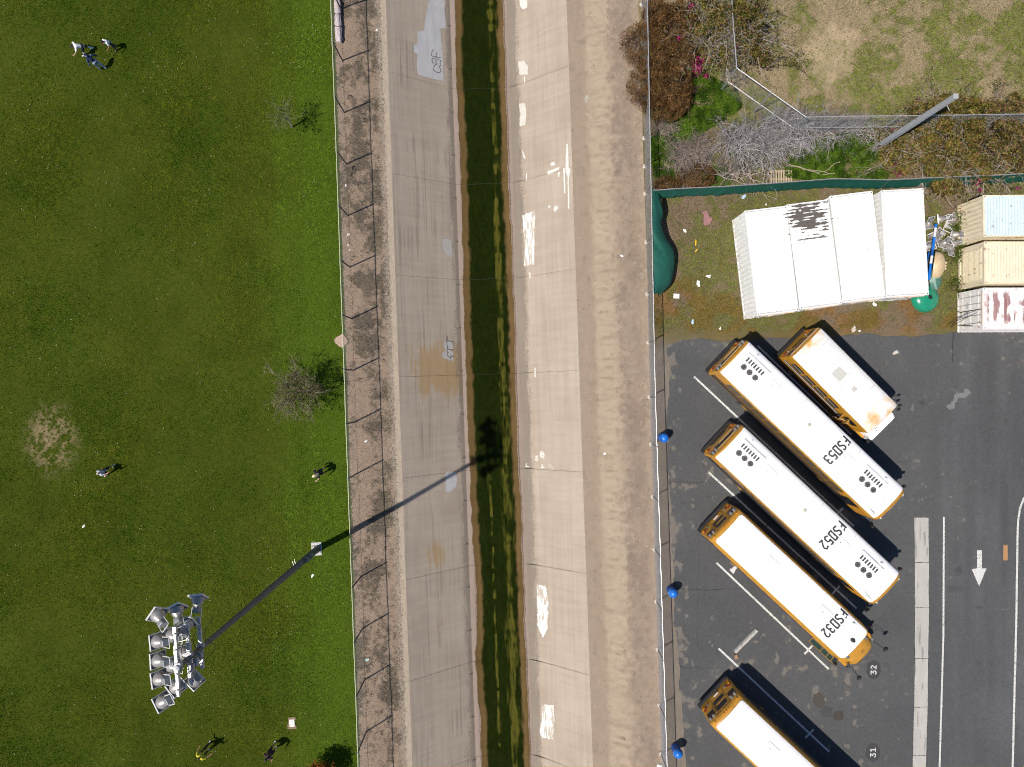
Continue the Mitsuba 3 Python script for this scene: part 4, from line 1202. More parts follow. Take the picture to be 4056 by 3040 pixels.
def transit_bus(number, worn):
    L, w, z0, zs, zt = 12.25, 1.21, 0.42, 2.50, 3.08
    parts = []
    st = [(0.0, 0.975, 2.46, 2.98), (0.04, 0.995, 2.49, 3.05), (0.15, 1, zs, 3.075), (0.5, 1, zs, zt), (L - 0.75, 1, zs, zt), (L - 0.3, 0.99, zs, zt - 0.03), (L - 0.12, 0.95, zs - 0.05, zt - 0.12), (L - 0.02, 0.88, 2.3, 2.72), (L + 0.02, 0.82, 2.1, 2.4)]
    parts.append(('body', None, loft([body_ring(x, w * a, z0, b, c) for x, a, b, c in st]), 'yellow_paint', 35, None))
    parts.append(('roof', None, roof_sheet(rounded_rect(0.10, L - 0.34, -1.18, 1.17, 0.08), w, zs, zt, 0.008), ROOF_WHITE, True, None))
    for x in (2.1, 4.6, 6.2, 8.7): parts.append(('roof_seam', None, roof_sheet(sg.box(x, -1.1, x + 0.02, 1.1), w, zs, zt, 0.013), ROOF_DETAIL, True, None))
    ac_unit(parts, 0.42, w, zs, zt, 'ac0'); ac_unit(parts, 9.40, w, zs, zt, 'ac1')
    hatch(parts, 2.75, 0.15, zt); hatch(parts, 8.42, 0.02, zt)
    parts.append(('roof_vent', None, moved(lathe([(0.10, 0), (0.10, 0.05), (0.05, 0.08), (0.001, 0.082)], 14), (5.62, 0.05, zt)), P((0.33, 0.34, 0.28), 0.5), 40, None))
    parts.append(('roof_beacon', None, moved(lathe([(0.11, 0), (0.11, 0.03), (0.08, 0.10), (0.001, 0.13)], 14), (10.75, 0.78, zt - 0.05)), P((0.72, 0.72, 0.66), 0.3), 40, None))
    for x, y in ((11.5, -0.1), (11.58, -0.2), (11.45, -0.62), (0.95, -0.85), (0.9, 0.9)): parts.append(('roof_fitting', None, box(x, y, zt - 0.02, 0.09, 0.04, 0.09, 0.008), P((0.35, 0.35, 0.36), 0.5), False, None))
    parts.append(('roof_number', None, drape(roof_letters(f'FSD{number}', 7.72, 0.10, 0.54, 0.36, 0.098), w, zs, zt, 0.010), LETTER, False, None))
    parts.append(('roof_mark', None, drape(text_at('Z', 11.45, -0.98, 0, 0.16, 0.62, -0.35, depth=0.003), w, zs, zt, 0.012), P((0.18, 0.19, 0.20), 0.6), False, None))
    side_fittings(parts, L, w, [1.55 + 0.985 * k for k in range(9)], 0.92, 1.60, 2.38, 0.25, L - 1.9, 'yellow_paint')
    rear_fittings(parts, w, True)
    for x in (3.05, 9.15):
        for sy in (-1, 1):
            parts.append(('wheel_arch', None, moved(lathe([(0.001, 0), (0.62, 0), (0.62, 0.012), (0.001, 0.013)], 24), (x, sy * (w - 0.0005), 0.52), rot=[[1, 0, 0], [0, 0, -sy], [0, sy, 0]]), BLACK, False, None))
            wheel(parts, None, x, sy, w - 0.01)
    for sy in (-1, 1): parts.append(('windscreen', None, box(L - 0.005, sy * 0.50, 1.88, 0.05, 0.94, 0.92, 0.02), GLASS_DARK, False, None))
    parts.append(('entrance_door', None, box(10.75, -w - 0.006, 1.35, 0.85, 0.03, 1.75, 0.008), GLASS_DARK, False, None))
    parts.append(('front_bumper', None, box(L + 0.10, 0, 0.58, 0.16, 2.3, 0.30, 0.05), BLACK, False, None))
    for sy in (-1, 1):
        for y, m in ((0.85, CHROME), (0.62, CHROME)): parts.append(('headlight', None, rod((L - 0.02, sy * y, 1.0), (L + 0.05, sy * y, 1.0), 0.09, n=14), m, 40, None))
        parts.append(('warning_light', None, rod((L - 0.1, sy * 0.85, 2.62), (L + 0.08, sy * 0.85, 2.62), 0.085, n=14), GREY_LAMP, 40, None))
    for y in (-0.9, -0.2, 0, 0.2, 0.9): parts.append(('clearance_light', None, moved(lathe([(0.055, 0), (0.045, 0.035), (0.0, 0.045)], 10), (L - 0.03, y, 2.70)), P((0.62, 0.55, 0.42), 0.3), 40, None))
    mirror(parts, (L - 0.15, -1.15, 2.3), (L + 0.30, -1.42, 2.0), (0.09, 0.10, 0.18))
    mirror(parts, (L - 0.15, 1.15, 2.3), (L + 0.05, 1.50, 2.0), (0.09, 0.10, 0.18))
    mirror(parts, (L - 0.05, -0.95, 1.4), (L + 0.42, -1.20, 1.45))
    parts.append(('stop_sign', None, cat([rod((10.15, w + 0.02, 1.5), (10.15, w + 0.10, 1.5), 0.02), moved(lathe([(0.22, 0), (0.22, 0.015), (0.001, 0.016)], 8), (10.15, w + 0.10, 1.5), rot=[[1, 0, 0], [0, 0, -1], [0, 1, 0]])]), RED_LAMP, False, None))
    return parts


def nose_bus(number, door_open):
    L, w, z0, zs, zt = 10.02, 1.21, 0.45, 2.48, 3.08
    parts = []
    st = [(0.0, 0.95, 2.38, 2.78), (0.06, 0.99, 2.45, 2.95), (0.2, 1, zs, 3.03), (0.45, 1, zs, zt), (L - 0.5, 1, zs, zt), (L - 0.2, 0.985, zs, zt - 0.04), (L - 0.05, 0.93, 2.40, 2.86), (L, 0.88, 2.25, 2.70)]
    parts.append(('body', None, loft([body_ring(x, w * a, z0, b, c) for x, a, b, c in st]), 'yellow_paint', 35, None))
    parts.append(('roof', None, roof_sheet(rounded_rect(0.18, L - 0.20, -1.06, 1.06, 0.20), w, zs, zt, 0.008), ROOF_WHITE, True, None))
    hatch(parts, 3.22, 0.08, zt, 0.72); hatch(parts, 7.25, 0.06, zt, 0.72)
    parts.append(('roof_beacon', None, moved(lathe([(0.11, 0), (0.11, 0.03), (0.08, 0.10), (0.001, 0.13)], 14), (8.86, 0.78, zt - 0.05)), P((0.72, 0.72, 0.66), 0.3), 40, None))
    if number:
        parts.append(('roof_number', None, drape(roof_letters(f'FSD{number}', 8.08, 0.12, 0.54, 0.36, 0.098), w, zs, zt, 0.010), LETTER, False, None))
        parts.append(('strobe', None, moved(lathe([(0.14, 0), (0.14, 0.05), (0.10, 0.14), (0.001, 0.17)], 16), (9.42, 0.12, zt - 0.01), rot=[[1.1, 0, 0], [0, 0.85, 0], [0, 0, 1]]), P((0.02, 0.02, 0.02), 0.25), 40, None))
    side_fittings(parts, L, w, [0.95 + 0.80 * k for k in range(10)], 0.72, 1.60, 2.30, 0.2, L - 1.3, 'yellow_paint')
    rear_fittings(parts, w, False)
    for x in (2.75, 10.35):
        for sy in (-1, 1):
            if x < 5: parts.append(('wheel_arch', None, moved(lathe([(0.001, 0), (0.6, 0), (0.6, 0.012), (0.001, 0.013)], 24), (x, sy * (w - 0.0005), 0.5), rot=[[1, 0, 0], [0, 0, -sy], [0, sy, 0]]), BLACK, False, None))
            wheel(parts, None, x, sy, w - 0.01 if x < 5 else 1.02)
    # the bonnet: narrowing to a rounded nose
    def hring(x, hw, z, zb):
        t = np.linspace(-1, 1, 15)
        y = hw * np.sign(t) * (1 - (1 - np.abs(t)) ** 1.6)
        return [(x, -hw, zb)] + [(x, a, zb + (z - zb) * max(0, 1 - abs(a / hw) ** 3.2) ** (1 / 3.2)) for a in y] + [(x, hw, zb)]
    hood = loft([hring(L - 0.12, 1.13, 1.86, 0.6), hring(L + 0.35, 1.12, 1.84, 0.6), hring(L + 0.90, 1.07, 1.78, 0.6), hring(L + 1.25, 1.0, 1.68, 0.6), hring(L + 1.46, 0.88, 1.52, 0.62), hring(L + 1.54, 0.76, 1.28, 0.66)])
    parts.append(('bonnet', None, hood, 'yellow_paint', 35, 'bonnet'))
    parts.append(('number', 'bonnet', moved(text_at('32', 0, 0, 0, 0.13, 0.2, -math.pi / 2, depth=0.003), (L + 1.02, 0.12, 1.765)) if number else box(L + 1.02, 0.12, 1.765, 0.06, 0.1, 0.01), P((0.12, 0.07, 0.02), 0.6), False, None))
    parts.append(('bonnet_handle', 'bonnet', box(L + 1.22, -0.12, 1.69, 0.05, 0.34, 0.06, 0.015), P((0.45, 0.24, 0.04), 0.5), False, None))
    parts.append(('grille', 'bonnet', box(L + 1.53, 0, 0.98, 0.03, 1.0, 0.5, 0.01), BLACK, False, None))
    parts.append(('windscreen', None, box(L + 0.002, 0, 2.10, 0.04, 2.0, 0.62, 0.015), GLASS_DARK, False, None))
    parts.append(('front_bumper', None, box(L + 1.62, 0, 0.62, 0.14, 2.3, 0.3, 0.05), BLACK, False, None))
    for sy in (-1, 1):
        parts.append(('fender', None, box(L + 0.42, sy * 1.07, 1.25, 1.55, 0.24, 0.16, 0.05), 'yellow_paint', False, None))
        parts.append(('headlight', None, box(L + 1.45, sy * 0.88, 1.02, 0.1, 0.26, 0.2, 0.03), CHROME, False, None))
        parts.append(('warning_light', None, rod((L - 0.06, sy * 0.74, 2.66), (L + 0.16, sy * 0.74, 2.66), 0.085, n=14), GREY_LAMP, 40, None))
        parts.append(('turn_signal', None, moved(lathe([(0.09, 0), (0.08, 0.08), (0.001, 0.12)], 12), (L + 1.0, sy * 1.0, 1.66)), BLACK if sy < 0 else GREY_LAMP, 40, None))
        mirror(parts, (L + 1.15, sy * 0.95, 1.68), (L + 2.05, sy * 1.12, 1.55), (0.10, 0.16, 0.13))
        mirror(parts, (L - 0.05, sy * 1.12, 2.2), (L + 0.22, sy * 1.46, 2.0), (0.08, 0.10, 0.2))
    for y in (-0.85, -0.2, 0, 0.2, 0.85): parts.append(('clearance_light', None, moved(lathe([(0.045, 0), (0.04, 0.03), (0.0, 0.04)], 10), (L - 0.14, y, 2.97 if abs(y) < 0.5 else 2.88)), AMBER, 40, None))
    if door_open:
        k = 'door'
        x0, x1, y0, y1, zd = 8.55, 10.50, -w - 0.34, -w - 0.03, 1.55
        fr = cat([box((x0 + x1) / 2, y0, zd, x1 - x0, 0.03, 0.06, 0.008), box((x0 + x1) / 2, y1, zd, x1 - x0, 0.03, 0.06, 0.008)] + [box(x, (y0 + y1) / 2, zd, 0.035, y1 - y0, 0.055, 0.008) for x in (x0, x0 + 0.82, x0 + 1.28, x0 + 1.64, x1)])
        parts.append(('open_door', None, fr, 'yellow_old', False, k))
        for a, b in ((0.0, 0.82), (0.82, 1.28), (1.28, 1.64), (1.64, 2.0)): parts.append(('pane', k, box(x0 + (a + b) / 2, (y0 + y1) / 2, zd - 0.005, b - a - 0.05, y1 - y0 - 0.05, 0.012), P((0.020, 0.040, 0.030), 0.12, 0.0, 0.6), False, None))
        parts.append(('gasket', k, box((x0 + x1) / 2, y0 - 0.035, zd - 0.02, x1 - x0, 0.02, 0.06), BLACK, False, None))
        parts.append(('hinge_strut', k, cat([rod((x, y1, zd), (x, -w + 0.02, zd + 0.1), 0.02) for x in (x0 + 0.1, x0 + 1.0, x1 - 0.1)] + [rod((x0 + 0.2, y0 + 0.1, zd), (x0 + 0.2, -w + 0.02, zd - 0.7), 0.015), rod((x1 - 0.2, y0 + 0.1, zd), (x1 - 0.2, -w + 0.02, zd - 0.7), 0.015)]), BLACK, False, None))
        parts.append(('side_exhaust', None, cat([box(2.85, -w - 0.20, 0.78, 0.20, 0.46, 0.10, 0.02), box(2.85, -w - 0.36, 0.80, 0.3, 0.16, 0.14, 0.02)]), P((0.5, 0.5, 0.48), 0.6), False, None))
    return parts


def small_bus():
    L, w, z0, zs, zt = 6.15, 1.17, 0.45, 2.42, 2.80
    parts = []
    st = [(0.0, 0.985, 2.30, 2.62), (0.05, 1, zs, 2.74), (0.3, 1, zs, zt), (L - 0.5, 1, zs, zt), (L - 0.2, 0.99, zs, zt - 0.04), (L - 0.02, 0.93, 2.34, 2.64), (L + 0.05, 0.88, 2.2, 2.5)]

    def ring(x, a, b, c):
        t = np.linspace(-1, 1, 18)
        y = w * a * np.sign(t) * (1 - (1 - np.abs(t)) ** 1.8)
        return [(x, -w * a, z0)] + [(x, q, zz) for q, zz in zip(y, roof_z(y, w * a, b, c, 4.0))] + [(x, w * a, z0)]
    parts.append(('body', None, loft([ring(*s) for s in st]), 'yellow_paint', 35, None))
    poly = rounded_rect(0.06, L - 0.02, -1.13, 1.13, 0.06)
    v, f = roof_sheet(poly, w, zs, zt, 0.0, 6)
    v[:, 2] = roof_z(v[:, 1], w, zs, zt, 4.0) + 0.016 - 0.10 * np.maximum(0, (v[:, 0] - (L - 0.35)) / 0.35) ** 2
    parts.append(('roof', None, (v, f), 'roof_worn', True, 'roof'))
    for y in (-0.46, 0.46): parts.append(('roof_rib', 'roof', box(2.75, y, zt + 0.012, 3.5, 0.07, 0.02, 0.006), 'roof_worn', False, None))
    for x in (0.75, 1.85, 4.35): parts.append(('roof_rib', 'roof', box(x, 0, zt + 0.009, 0.025, 2.0 if x != 1.85 else 0.86, 0.012, 0.003), ROOF_DETAIL, False, None))
    parts.append(('roof_hatch', None, box(2.55, 0.0, zt + 0.03, 0.62, 0.60, 0.05, 0.02), P((0.42, 0.42, 0.39), 0.7), False, 'hatch'))
    for a, b in ((1.9, 0.15), (2.2, -0.3), (2.95, 0.42), (2.9, -0.4)): parts.append(('panel_edge', 'hatch', box(a, b, zt + 0.014, 0.5, 0.014, 0.012, 0.003, 0.06), P((0.33, 0.32, 0.29), 0.8), False, None))
    parts.append(('roof_vent', None, cat([box(3.72, 0.0, zt + 0.03, 0.26, 0.26, 0.05, 0.012), box(3.72, 0.0, zt + 0.06, 0.15, 0.15, 0.02, 0.006)]), P((0.42, 0.41, 0.38), 0.6), False, None))
    for sy in (-1, 1):
        for k in range(4):
            x = 0.95 + 0.92 * k
            key = f's{x}{sy}'
            parts.append(('window', None, box(x, sy * (w + 0.004), 1.92, 0.78, 0.016, 0.62, 0.004), GLASS_DARK, False, key))
            parts.append(('sash', key, box(x, sy * (w + 0.014), 1.92, 0.78, 0.012, 0.03, 0.003), P((0.5, 0.5, 0.5), 0.4), False, None))
        parts.append(('cab_window', None, box(5.15, sy * (w + 0.004), 1.92, 0.72, 0.016, 0.60, 0.004), GLASS_DARK, False, None))
        parts.append(('stripe', None, box(2.55, sy * (w + 0.012), 1.32, 4.6, 0.02, 0.20, 0.004), P((0.45, 0.45, 0.47), 0.5), False, f'st{sy}'))
        for z in (1.19, 1.45): parts.append(('rub_rail', f'st{sy}', box(2.55, sy * (w + 0.02), z, 4.6, 0.03, 0.05, 0.006), BLACK, False, None))
    o = -0.006
    for z, y0, y1 in ((2.05, -0.42, 0.42), (1.50, -0.42, 0.42)): parts.append(('rear_window', None, box(o, 0, z, 0.016, 0.84, 0.40 if z > 2 else 0.26, 0.006), GLASS_DARK, False, None))
    for sy in (-1, 1):
        parts.append(('rear_window', None, box(o, sy * 0.80, 2.02, 0.016, 0.46, 0.44, 0.006), GLASS_DARK, False, None))
        for y, z, m in ((1.0, 1.35, RED_LAMP), (0.82, 1.30, RED_LAMP), (0.95, 1.12, AMBER), (0.70, 1.38, CHROME)): parts.append(('tail_light', None, rod((0, sy * y, z), (-0.045, sy * y, z), 0.07, n=12), m, 40, None))
    parts.append(('rain_rail', None, cat([box(-0.03, 0, 2.52, 0.05, 2.2, 0.06, 0.01), box(-0.05, 0, 2.44, 0.03, 2.1, 0.03, 0.006)]), P((0.30, 0.20, 0.13), 0.7), False, None))
    parts.append(('rear_bumper', None, box(-0.12, 0, 0.6, 0.16, 2.24, 0.26, 0.05), BLACK, False, None))
    # snub white bonnet, narrower than the body
    parts.append(('bonnet', None, loft([[(x, -hw, 0.6), (x, -hw, z - 0.08), (x, -hw + 0.1, z), (x, hw - 0.1, z), (x, hw, z - 0.08), (x, hw, 0.6)] for x, hw, z in ((L - 0.2, 0.98, 1.76), (L + 0.55, 0.98, 1.72), (L + 0.80, 0.94, 1.58), (L + 0.85, 0.90, 1.38))]), P((0.78, 0.78, 0.78), 0.4), 30, 'bonnet'))
    parts.append(('badge', 'bonnet', cat([box(L + 0.52, -0.42, 1.725, 0.06, 0.06, 0.02), box(L + 0.40, -0.35, 1.735, 0.03, 0.22, 0.02)]), P((0.12, 0.12, 0.13), 0.6), False, None))
    parts.append(('windscreen', None, box(L + 0.04, 0, 2.0, 0.04, 1.9, 0.6, 0.015), GLASS_DARK, False, None))
    parts.append(('grille', 'bonnet', box(L + 0.85, 0, 1.05, 0.03, 1.1, 0.45, 0.01), BLACK, False, None))
    parts.append(('front_bumper', None, box(L + 0.96, 0, 0.62, 0.14, 2.1, 0.26, 0.05), BLACK, False, None))
    for sy in (-1, 1):
        parts.append(('headlight', None, box(L + 0.83, sy * 0.76, 1.05, 0.06, 0.22, 0.2, 0.03), CHROME, False, None))
        parts.append(('fender', None, box(L - 0.1, sy * 1.0, 1.1, 1.2, 0.26, 0.12, 0.04), 'yellow_paint', False, None))
        for x in (1.25, 5.75): wheel(parts, None, x, sy, w - 0.03 if x < 4 else 0.98, CHROME, 0.40)
        parts.append(('wheel_arch', None, moved(lathe([(0.001, 0), (0.5, 0), (0.5, 0.012), (0.001, 0.013)], 24), (1.25, sy * (w - 0.0005), 0.42), rot=[[1, 0, 0], [0, 0, -sy], [0, sy, 0]]), BLACK, False, None))
    mirror(parts, (L + 0.1, 0.95, 1.75), (L + 0.55, 1.34, 1.75), (0.07, 0.12, 0.12))
    mirror(parts, (L + 0.05, 1.1, 2.2), (L + 0.30, 1.42, 2.1), (0.06, 0.10, 0.15))
    mirror(parts, (L + 0.3, -0.95, 1.6), (L + 0.72, -1.12, 1.5), (0.07, 0.12, 0.10))
    # the entrance door stands open, steps inside it
    parts.append(('entrance_door', None, cat([box(4.55, -w - 0.22, 1.35, 0.06, 0.46, 1.6, 0.01), box(5.0, -w - 0.16, 1.35, 0.05, 0.34, 1.6, 0.01)]), 'yellow_old', False, 'edoor'))
    parts.append(('pane', 'edoor', cat([box(4.515, -w - 0.22, 1.5, 0.012, 0.34, 1.1), box(5.03, -w - 0.16, 1.5, 0.012, 0.24, 1.1)]), GLASS_DARK, False, None))
    parts.append(('arm_rail', 'edoor', cat([rod((4.3, -w - 0.45, 1.75), (5.2, -w - 0.02, 1.8), 0.02), rod((4.5, -w - 0.42, 1.3), (5.4, -w - 0.02, 1.35), 0.02)]), P((0.55, 0.42, 0.22), 0.5), False, None))
    return parts


bus_plys = {}


def place_bus(label, rear, front, x_rear, zr, model, *args, group='parked school buses'):
    if (model, args) not in bus_plys: bus_plys[(model, args)] = [(n, pa, ply(m, mt, sm), ky) for n, pa, m, mt, sm, ky in model(*args)]
    a, b = at(*rear, zr)[:2], at(*front, zr)[:2]
    d = (b - a) / np.linalg.norm(b - a)
    o = a - d * x_rear
    tw = T().translate([float(o[0]), float(o[1]), 0.014]).rotate([0, 0, 1], math.degrees(math.atan2(d[1], d[0])))
    key = thing('school_bus', label, 'bus', group)
    at_key = {}
    for n, pa, d_, ky in bus_plys[(model, args)]:
        k = put(n, d_, None, at_key[pa] if pa else key, to_world=tw)
        if ky: at_key[ky] = k
    return key


place_bus('long white-roofed school bus numbered FSD53, second bus from the top', (2917.9, 1416.5), (3518.5, 1986.8), 0.16, 3.05, transit_bus, 53, False)
place_bus('long white-roofed school bus numbered FSD52, between the FSD53 and FSD32 buses', (2898.6, 1756), (3498, 2319), 0.16, 3.05, transit_bus, 52, False)
place_bus('yellow school bus with a bonnet numbered FSD32, its side door panel open', (2885.5, 2091), (3391, 2561), 0.18, 3.05, nose_bus, 32, True)
place_bus('unnumbered yellow school bus cut off by the bottom edge of the photo', (2886.8, 2828.8), (3392.3, 3298.8), 0.18, 3.05, nose_bus, 0, False)
place_bus('small worn white-roofed school bus with a snub white bonnet, topmost of the buses', (3197.5, 1357), (3495.5, 1656), 0.05, 2.78, small_bus)
for k, d in labels.items():
    if k.startswith('school_bus') and k.endswith('roof') and scene[k].get('bsdf', {}).get('id') == 'm_roof_worn': d['label'] = 'white roof worn to yellow at both ends'

# ================================================================== PAINT ON THE CHANNEL WALLS
def roller(p, n, uv):
    u, v = p.x + K * p.y, p.y - K * p.x
    s = 0.5 * fbm(u * 8, v * 0.5, 3, 3) + 0.3 * fbm(u * 2, v * 2, 8, 3) + 0.2 * noise(p.x * 30, p.y * 30, 2)
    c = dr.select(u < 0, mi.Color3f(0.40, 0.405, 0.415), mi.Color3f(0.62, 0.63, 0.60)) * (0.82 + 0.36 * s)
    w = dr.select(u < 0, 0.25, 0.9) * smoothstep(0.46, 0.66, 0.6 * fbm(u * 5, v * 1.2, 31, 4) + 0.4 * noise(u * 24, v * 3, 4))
    return c * (1 - w) + mi.Color3f(0.335, 0.29, 0.232) * w


prc('roller', roller, 0.75)
ML = (Z_BED + 0.15 - Z_TOP) / (U_TOE - 0.18 - U_TOP)
MR = (Z_TOP - RSEC[4][1]) / (U_RTOP - RSEC[4][0])


def wall_place(v, east, lift):
    """Photo pixels to points on a channel slope."""
    a, b = (v[:, 0] - 2028) / FOCAL, (1520 - v[:, 1]) / FOCAL
    m, u0, z0 = (MR, U_RTOP, Z_TOP) if east else (ML, U_TOP, Z_TOP)
    t = (CAM_H - z0 + u0 * m) / (1 + (a + K * b) * m)
    p = np.stack([a * t, b * t, CAM_H - t], 1)
    if east:                                               # the foot of the sunny slope is curved
        u = p[:, 0] + K * p[:, 1]
        p[:, 2] = np.where(u < RSEC[4][0], np.interp(u, [q[0] for q in RSEC], [q[1] for q in RSEC]), p[:, 2])
    return p + np.array([0.3 if not east else -0.3, 0, 0.9]) * lift


def wall_paint(name, shape, east, mat, lift=0.006, **kw):
    v, f = flat(shape.segmentize(4.0))
    v[:, 1] = v[:, 1]
    return put(name, (wall_place(v, east, lift), f), mat, east_slope if east else west_slope, **kw)


def zpoly(pts, x0, y0, s): return sg.Polygon([(x0 + x / s, y0 + y / s) for x, y in pts]).buffer(0)


def ragged(g, amp=2.2, seed=1): return rough_edge(g, 2.0, amp, seed, 0.16)


big = zpoly([(790, -40), (890, -40), (885, 60), (895, 175), (858, 180), (865, 250), (875, 320), (880, 510), (800, 490), (720, 470), (712, 430), (718, 345), (695, 330), (693, 285), (715, 280), (720, 200), (760, 190), (765, 130), (780, 60)], 1200, 0, 1.58)
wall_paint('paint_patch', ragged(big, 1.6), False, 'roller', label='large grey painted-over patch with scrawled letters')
wall_paint('paint_patch', ragged(zpoly([(868, 1500), (900, 1488), (932, 1510), (936, 1600), (905, 1612), (880, 1560)], 1200, 0, 1.58), 5, 2).intersection(sg.box(0, 0, 4000, 3000)), False, P((0.33, 0.325, 0.30), 0.85), label='faint pale smear on the shaded slope')
wall_paint('paint_patch', ragged(zpoly([(510, 420), (720, 400), (750, 500), (800, 640), (790, 720), (700, 740), (790, 790), (800, 1060), (740, 1100), (720, 1000), (650, 1120), (630, 1010), (560, 1040), (430, 950), (430, 800), (560, 760), (480, 620), (480, 520)], 1700, 1300, 8.29), 1.5, 3), False, P((0.335, 0.33, 0.315), 0.85), label='ragged pale patch behind stacked stroke letters')
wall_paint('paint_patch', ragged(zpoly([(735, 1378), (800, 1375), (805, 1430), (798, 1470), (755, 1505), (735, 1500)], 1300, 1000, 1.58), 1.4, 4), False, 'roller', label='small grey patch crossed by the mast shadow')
FAINT = P((0.50, 0.50, 0.46), 0.8)
for k, (pts, o, s) in enumerate((([(50, 505), (135, 462), (130, 600), (128, 830), (60, 842), (70, 700), (52, 560)], (2040, 560), 1.7), ([(1305, 500), (1360, 510), (1378, 600), (1375, 770), (1342, 835), (1312, 760), (1308, 600)], (1300, 2000), 1.58),
                                ([(1337, 1265), (1352, 1250), (1410, 1255), (1415, 1330), (1405, 1470), (1335, 1455), (1322, 1415), (1340, 1350)], (1300, 2000), 1.58), ([(218, 436), (235, 430), (240, 445), (228, 455)], (2040, 560), 1.7),
                                ([(262, 440), (285, 436), (290, 455), (270, 476), (260, 468)], (2040, 560), 1.7), ([(235, 150), (262, 138), (275, 155), (245, 170)], (2040, 560), 1.7), ([(215, 205), (300, 172), (298, 190), (225, 226)], (2040, 560), 1.7),
                                ([(345, 20), (356, 20), (362, 180), (374, 190), (362, 240), (366, 450), (358, 460), (354, 240), (340, 200)], (2040, 560), 1.7), ([(325, 180), (336, 180), (338, 350), (330, 352)], (2040, 560), 1.7),
                                ([(288, 210), (302, 205), (298, 245), (288, 240)], (2040, 560), 1.7), ([(1352, -20), (1405, -20), (1402, 50), (1375, 62), (1360, 40)], (1200, 0), 1.58), ([(50, 60), (70, 110), (62, 125), (48, 75)], (2040, 560), 1.7))):
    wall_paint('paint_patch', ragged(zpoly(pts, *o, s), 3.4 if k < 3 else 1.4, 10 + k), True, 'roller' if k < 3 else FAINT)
for k, pts in enumerate(([(1345, 390), (1380, 380), (1410, 420), (1405, 470), (1355, 465)], [(1352, 650), (1392, 645), (1400, 720), (1390, 785), (1355, 790), (1360, 720)])):
    wall_paint('paint_patch', ragged(zpoly(pts, 1200, 0, 1.58), 3.5, 30 + k), True, P((0.46, 0.45, 0.40), 0.85))


def scrawl(name, strokes, o, s, east, width, mat, label):
    g = shapely.union_all([sg.LineString([(o[0] + x / s, o[1] + y / s) for x, y in st]).buffer(width / 2, 4) for st in strokes])
    return wall_paint(name, g, east, mat, 0.012, label=label)


SPRAY = P((0.055, 0.052, 0.05), 0.8)
scrawl('graffiti', [[(737, 620), (700, 690), (685, 740), (700, 780), (740, 797), (925, 828)], [(828, 710), (815, 780), (805, 870)],
                    [(768, 850), (735, 840), (708, 880), (715, 950), (750, 985), (790, 998), (835, 995), (805, 950), (810, 890), (850, 875), (900, 885), (922, 910), (910, 960), (920, 1035)],
                    [(795, 1022), (745, 1070), (735, 1120), (770, 1170), (850, 1200), (915, 1195), (935, 1160), (915, 1100), (885, 1050), (890, 1035)]], (1600, 100), 6.375, False, 2.6, SPRAY, 'letters CSF scrawled in thin black paint')
scrawl('graffiti', [[(600, 285), (580, 400), (580, 540)], [(590, 405), (690, 440), (820, 465)], [(595, 560), (590, 690), (588, 800)], [(600, 685), (680, 712), (810, 722)],
                    [(620, 795), (605, 850), (605, 920), (640, 955), (700, 962), (825, 938)], [(725, 885), (700, 1020)]], (1700, 1300), 8.29, False, 2.4, SPRAY, 'black stick letters painted one above the other')
ell = [(808 + 70 * math.cos(t) + 18 * math.sin(t), 570 + 118 * math.sin(t)) for t in np.linspace(0, 2 * math.pi, 30)]
CHALK = P((0.72, 0.72, 0.68), 0.8)
scrawl('survey_mark', [ell, [(845, 500), (850, 540), (825, 575), (795, 560), (800, 520), (775, 505), (765, 540), (770, 580)], [(765, 625), (850, 632)]], (2060, 1740), 9.21, True, 2.3, CHALK, 'white number 21 in an oval')
scrawl('survey_mark', [[(540, 630), (650, 622)], [(650, 608), (655, 645)], [(600, 625), (606, 678)], [(550, 710), (645, 705), (640, 770), (605, 790), (570, 765), (550, 710)]], (2060, 1740), 9.21, True, 1.9, CHALK, 'white letters FD')
scrawl('survey_mark', [[(235, 880), (220, 950), (205, 1005), (318, 1005)], [(800, 915), (820, 1045)], [(750, 1047), (885, 1050)]], (2060, 1740), 9.21, True, 2.2, CHALK, 'white L and T strokes beside the slab joint')
scrawl('survey_mark', [[(1000, 925), (1070, 905), (1072, 970)], [(1020, 985), (1060, 985), (1060, 1015), (1025, 1015)], [(1100, 920), (1105, 1100), (1200, 1090), (1120, 950)]], (2060, 1740), 9.21, True, 1.2, P((0.55, 0.52, 0.46), 0.8), 'faint white strokes right of the others')
for x0, y0, y1 in ((2085, 690, 716), (2099, 1081, 1104), (2119, 1458, 1494), (2077, 306, 326)):
    scrawl('survey_mark', [[(x0, y0), (x0 + 1, y1)]], (0, 0), 1.0, True, 2.6, CHALK, None)

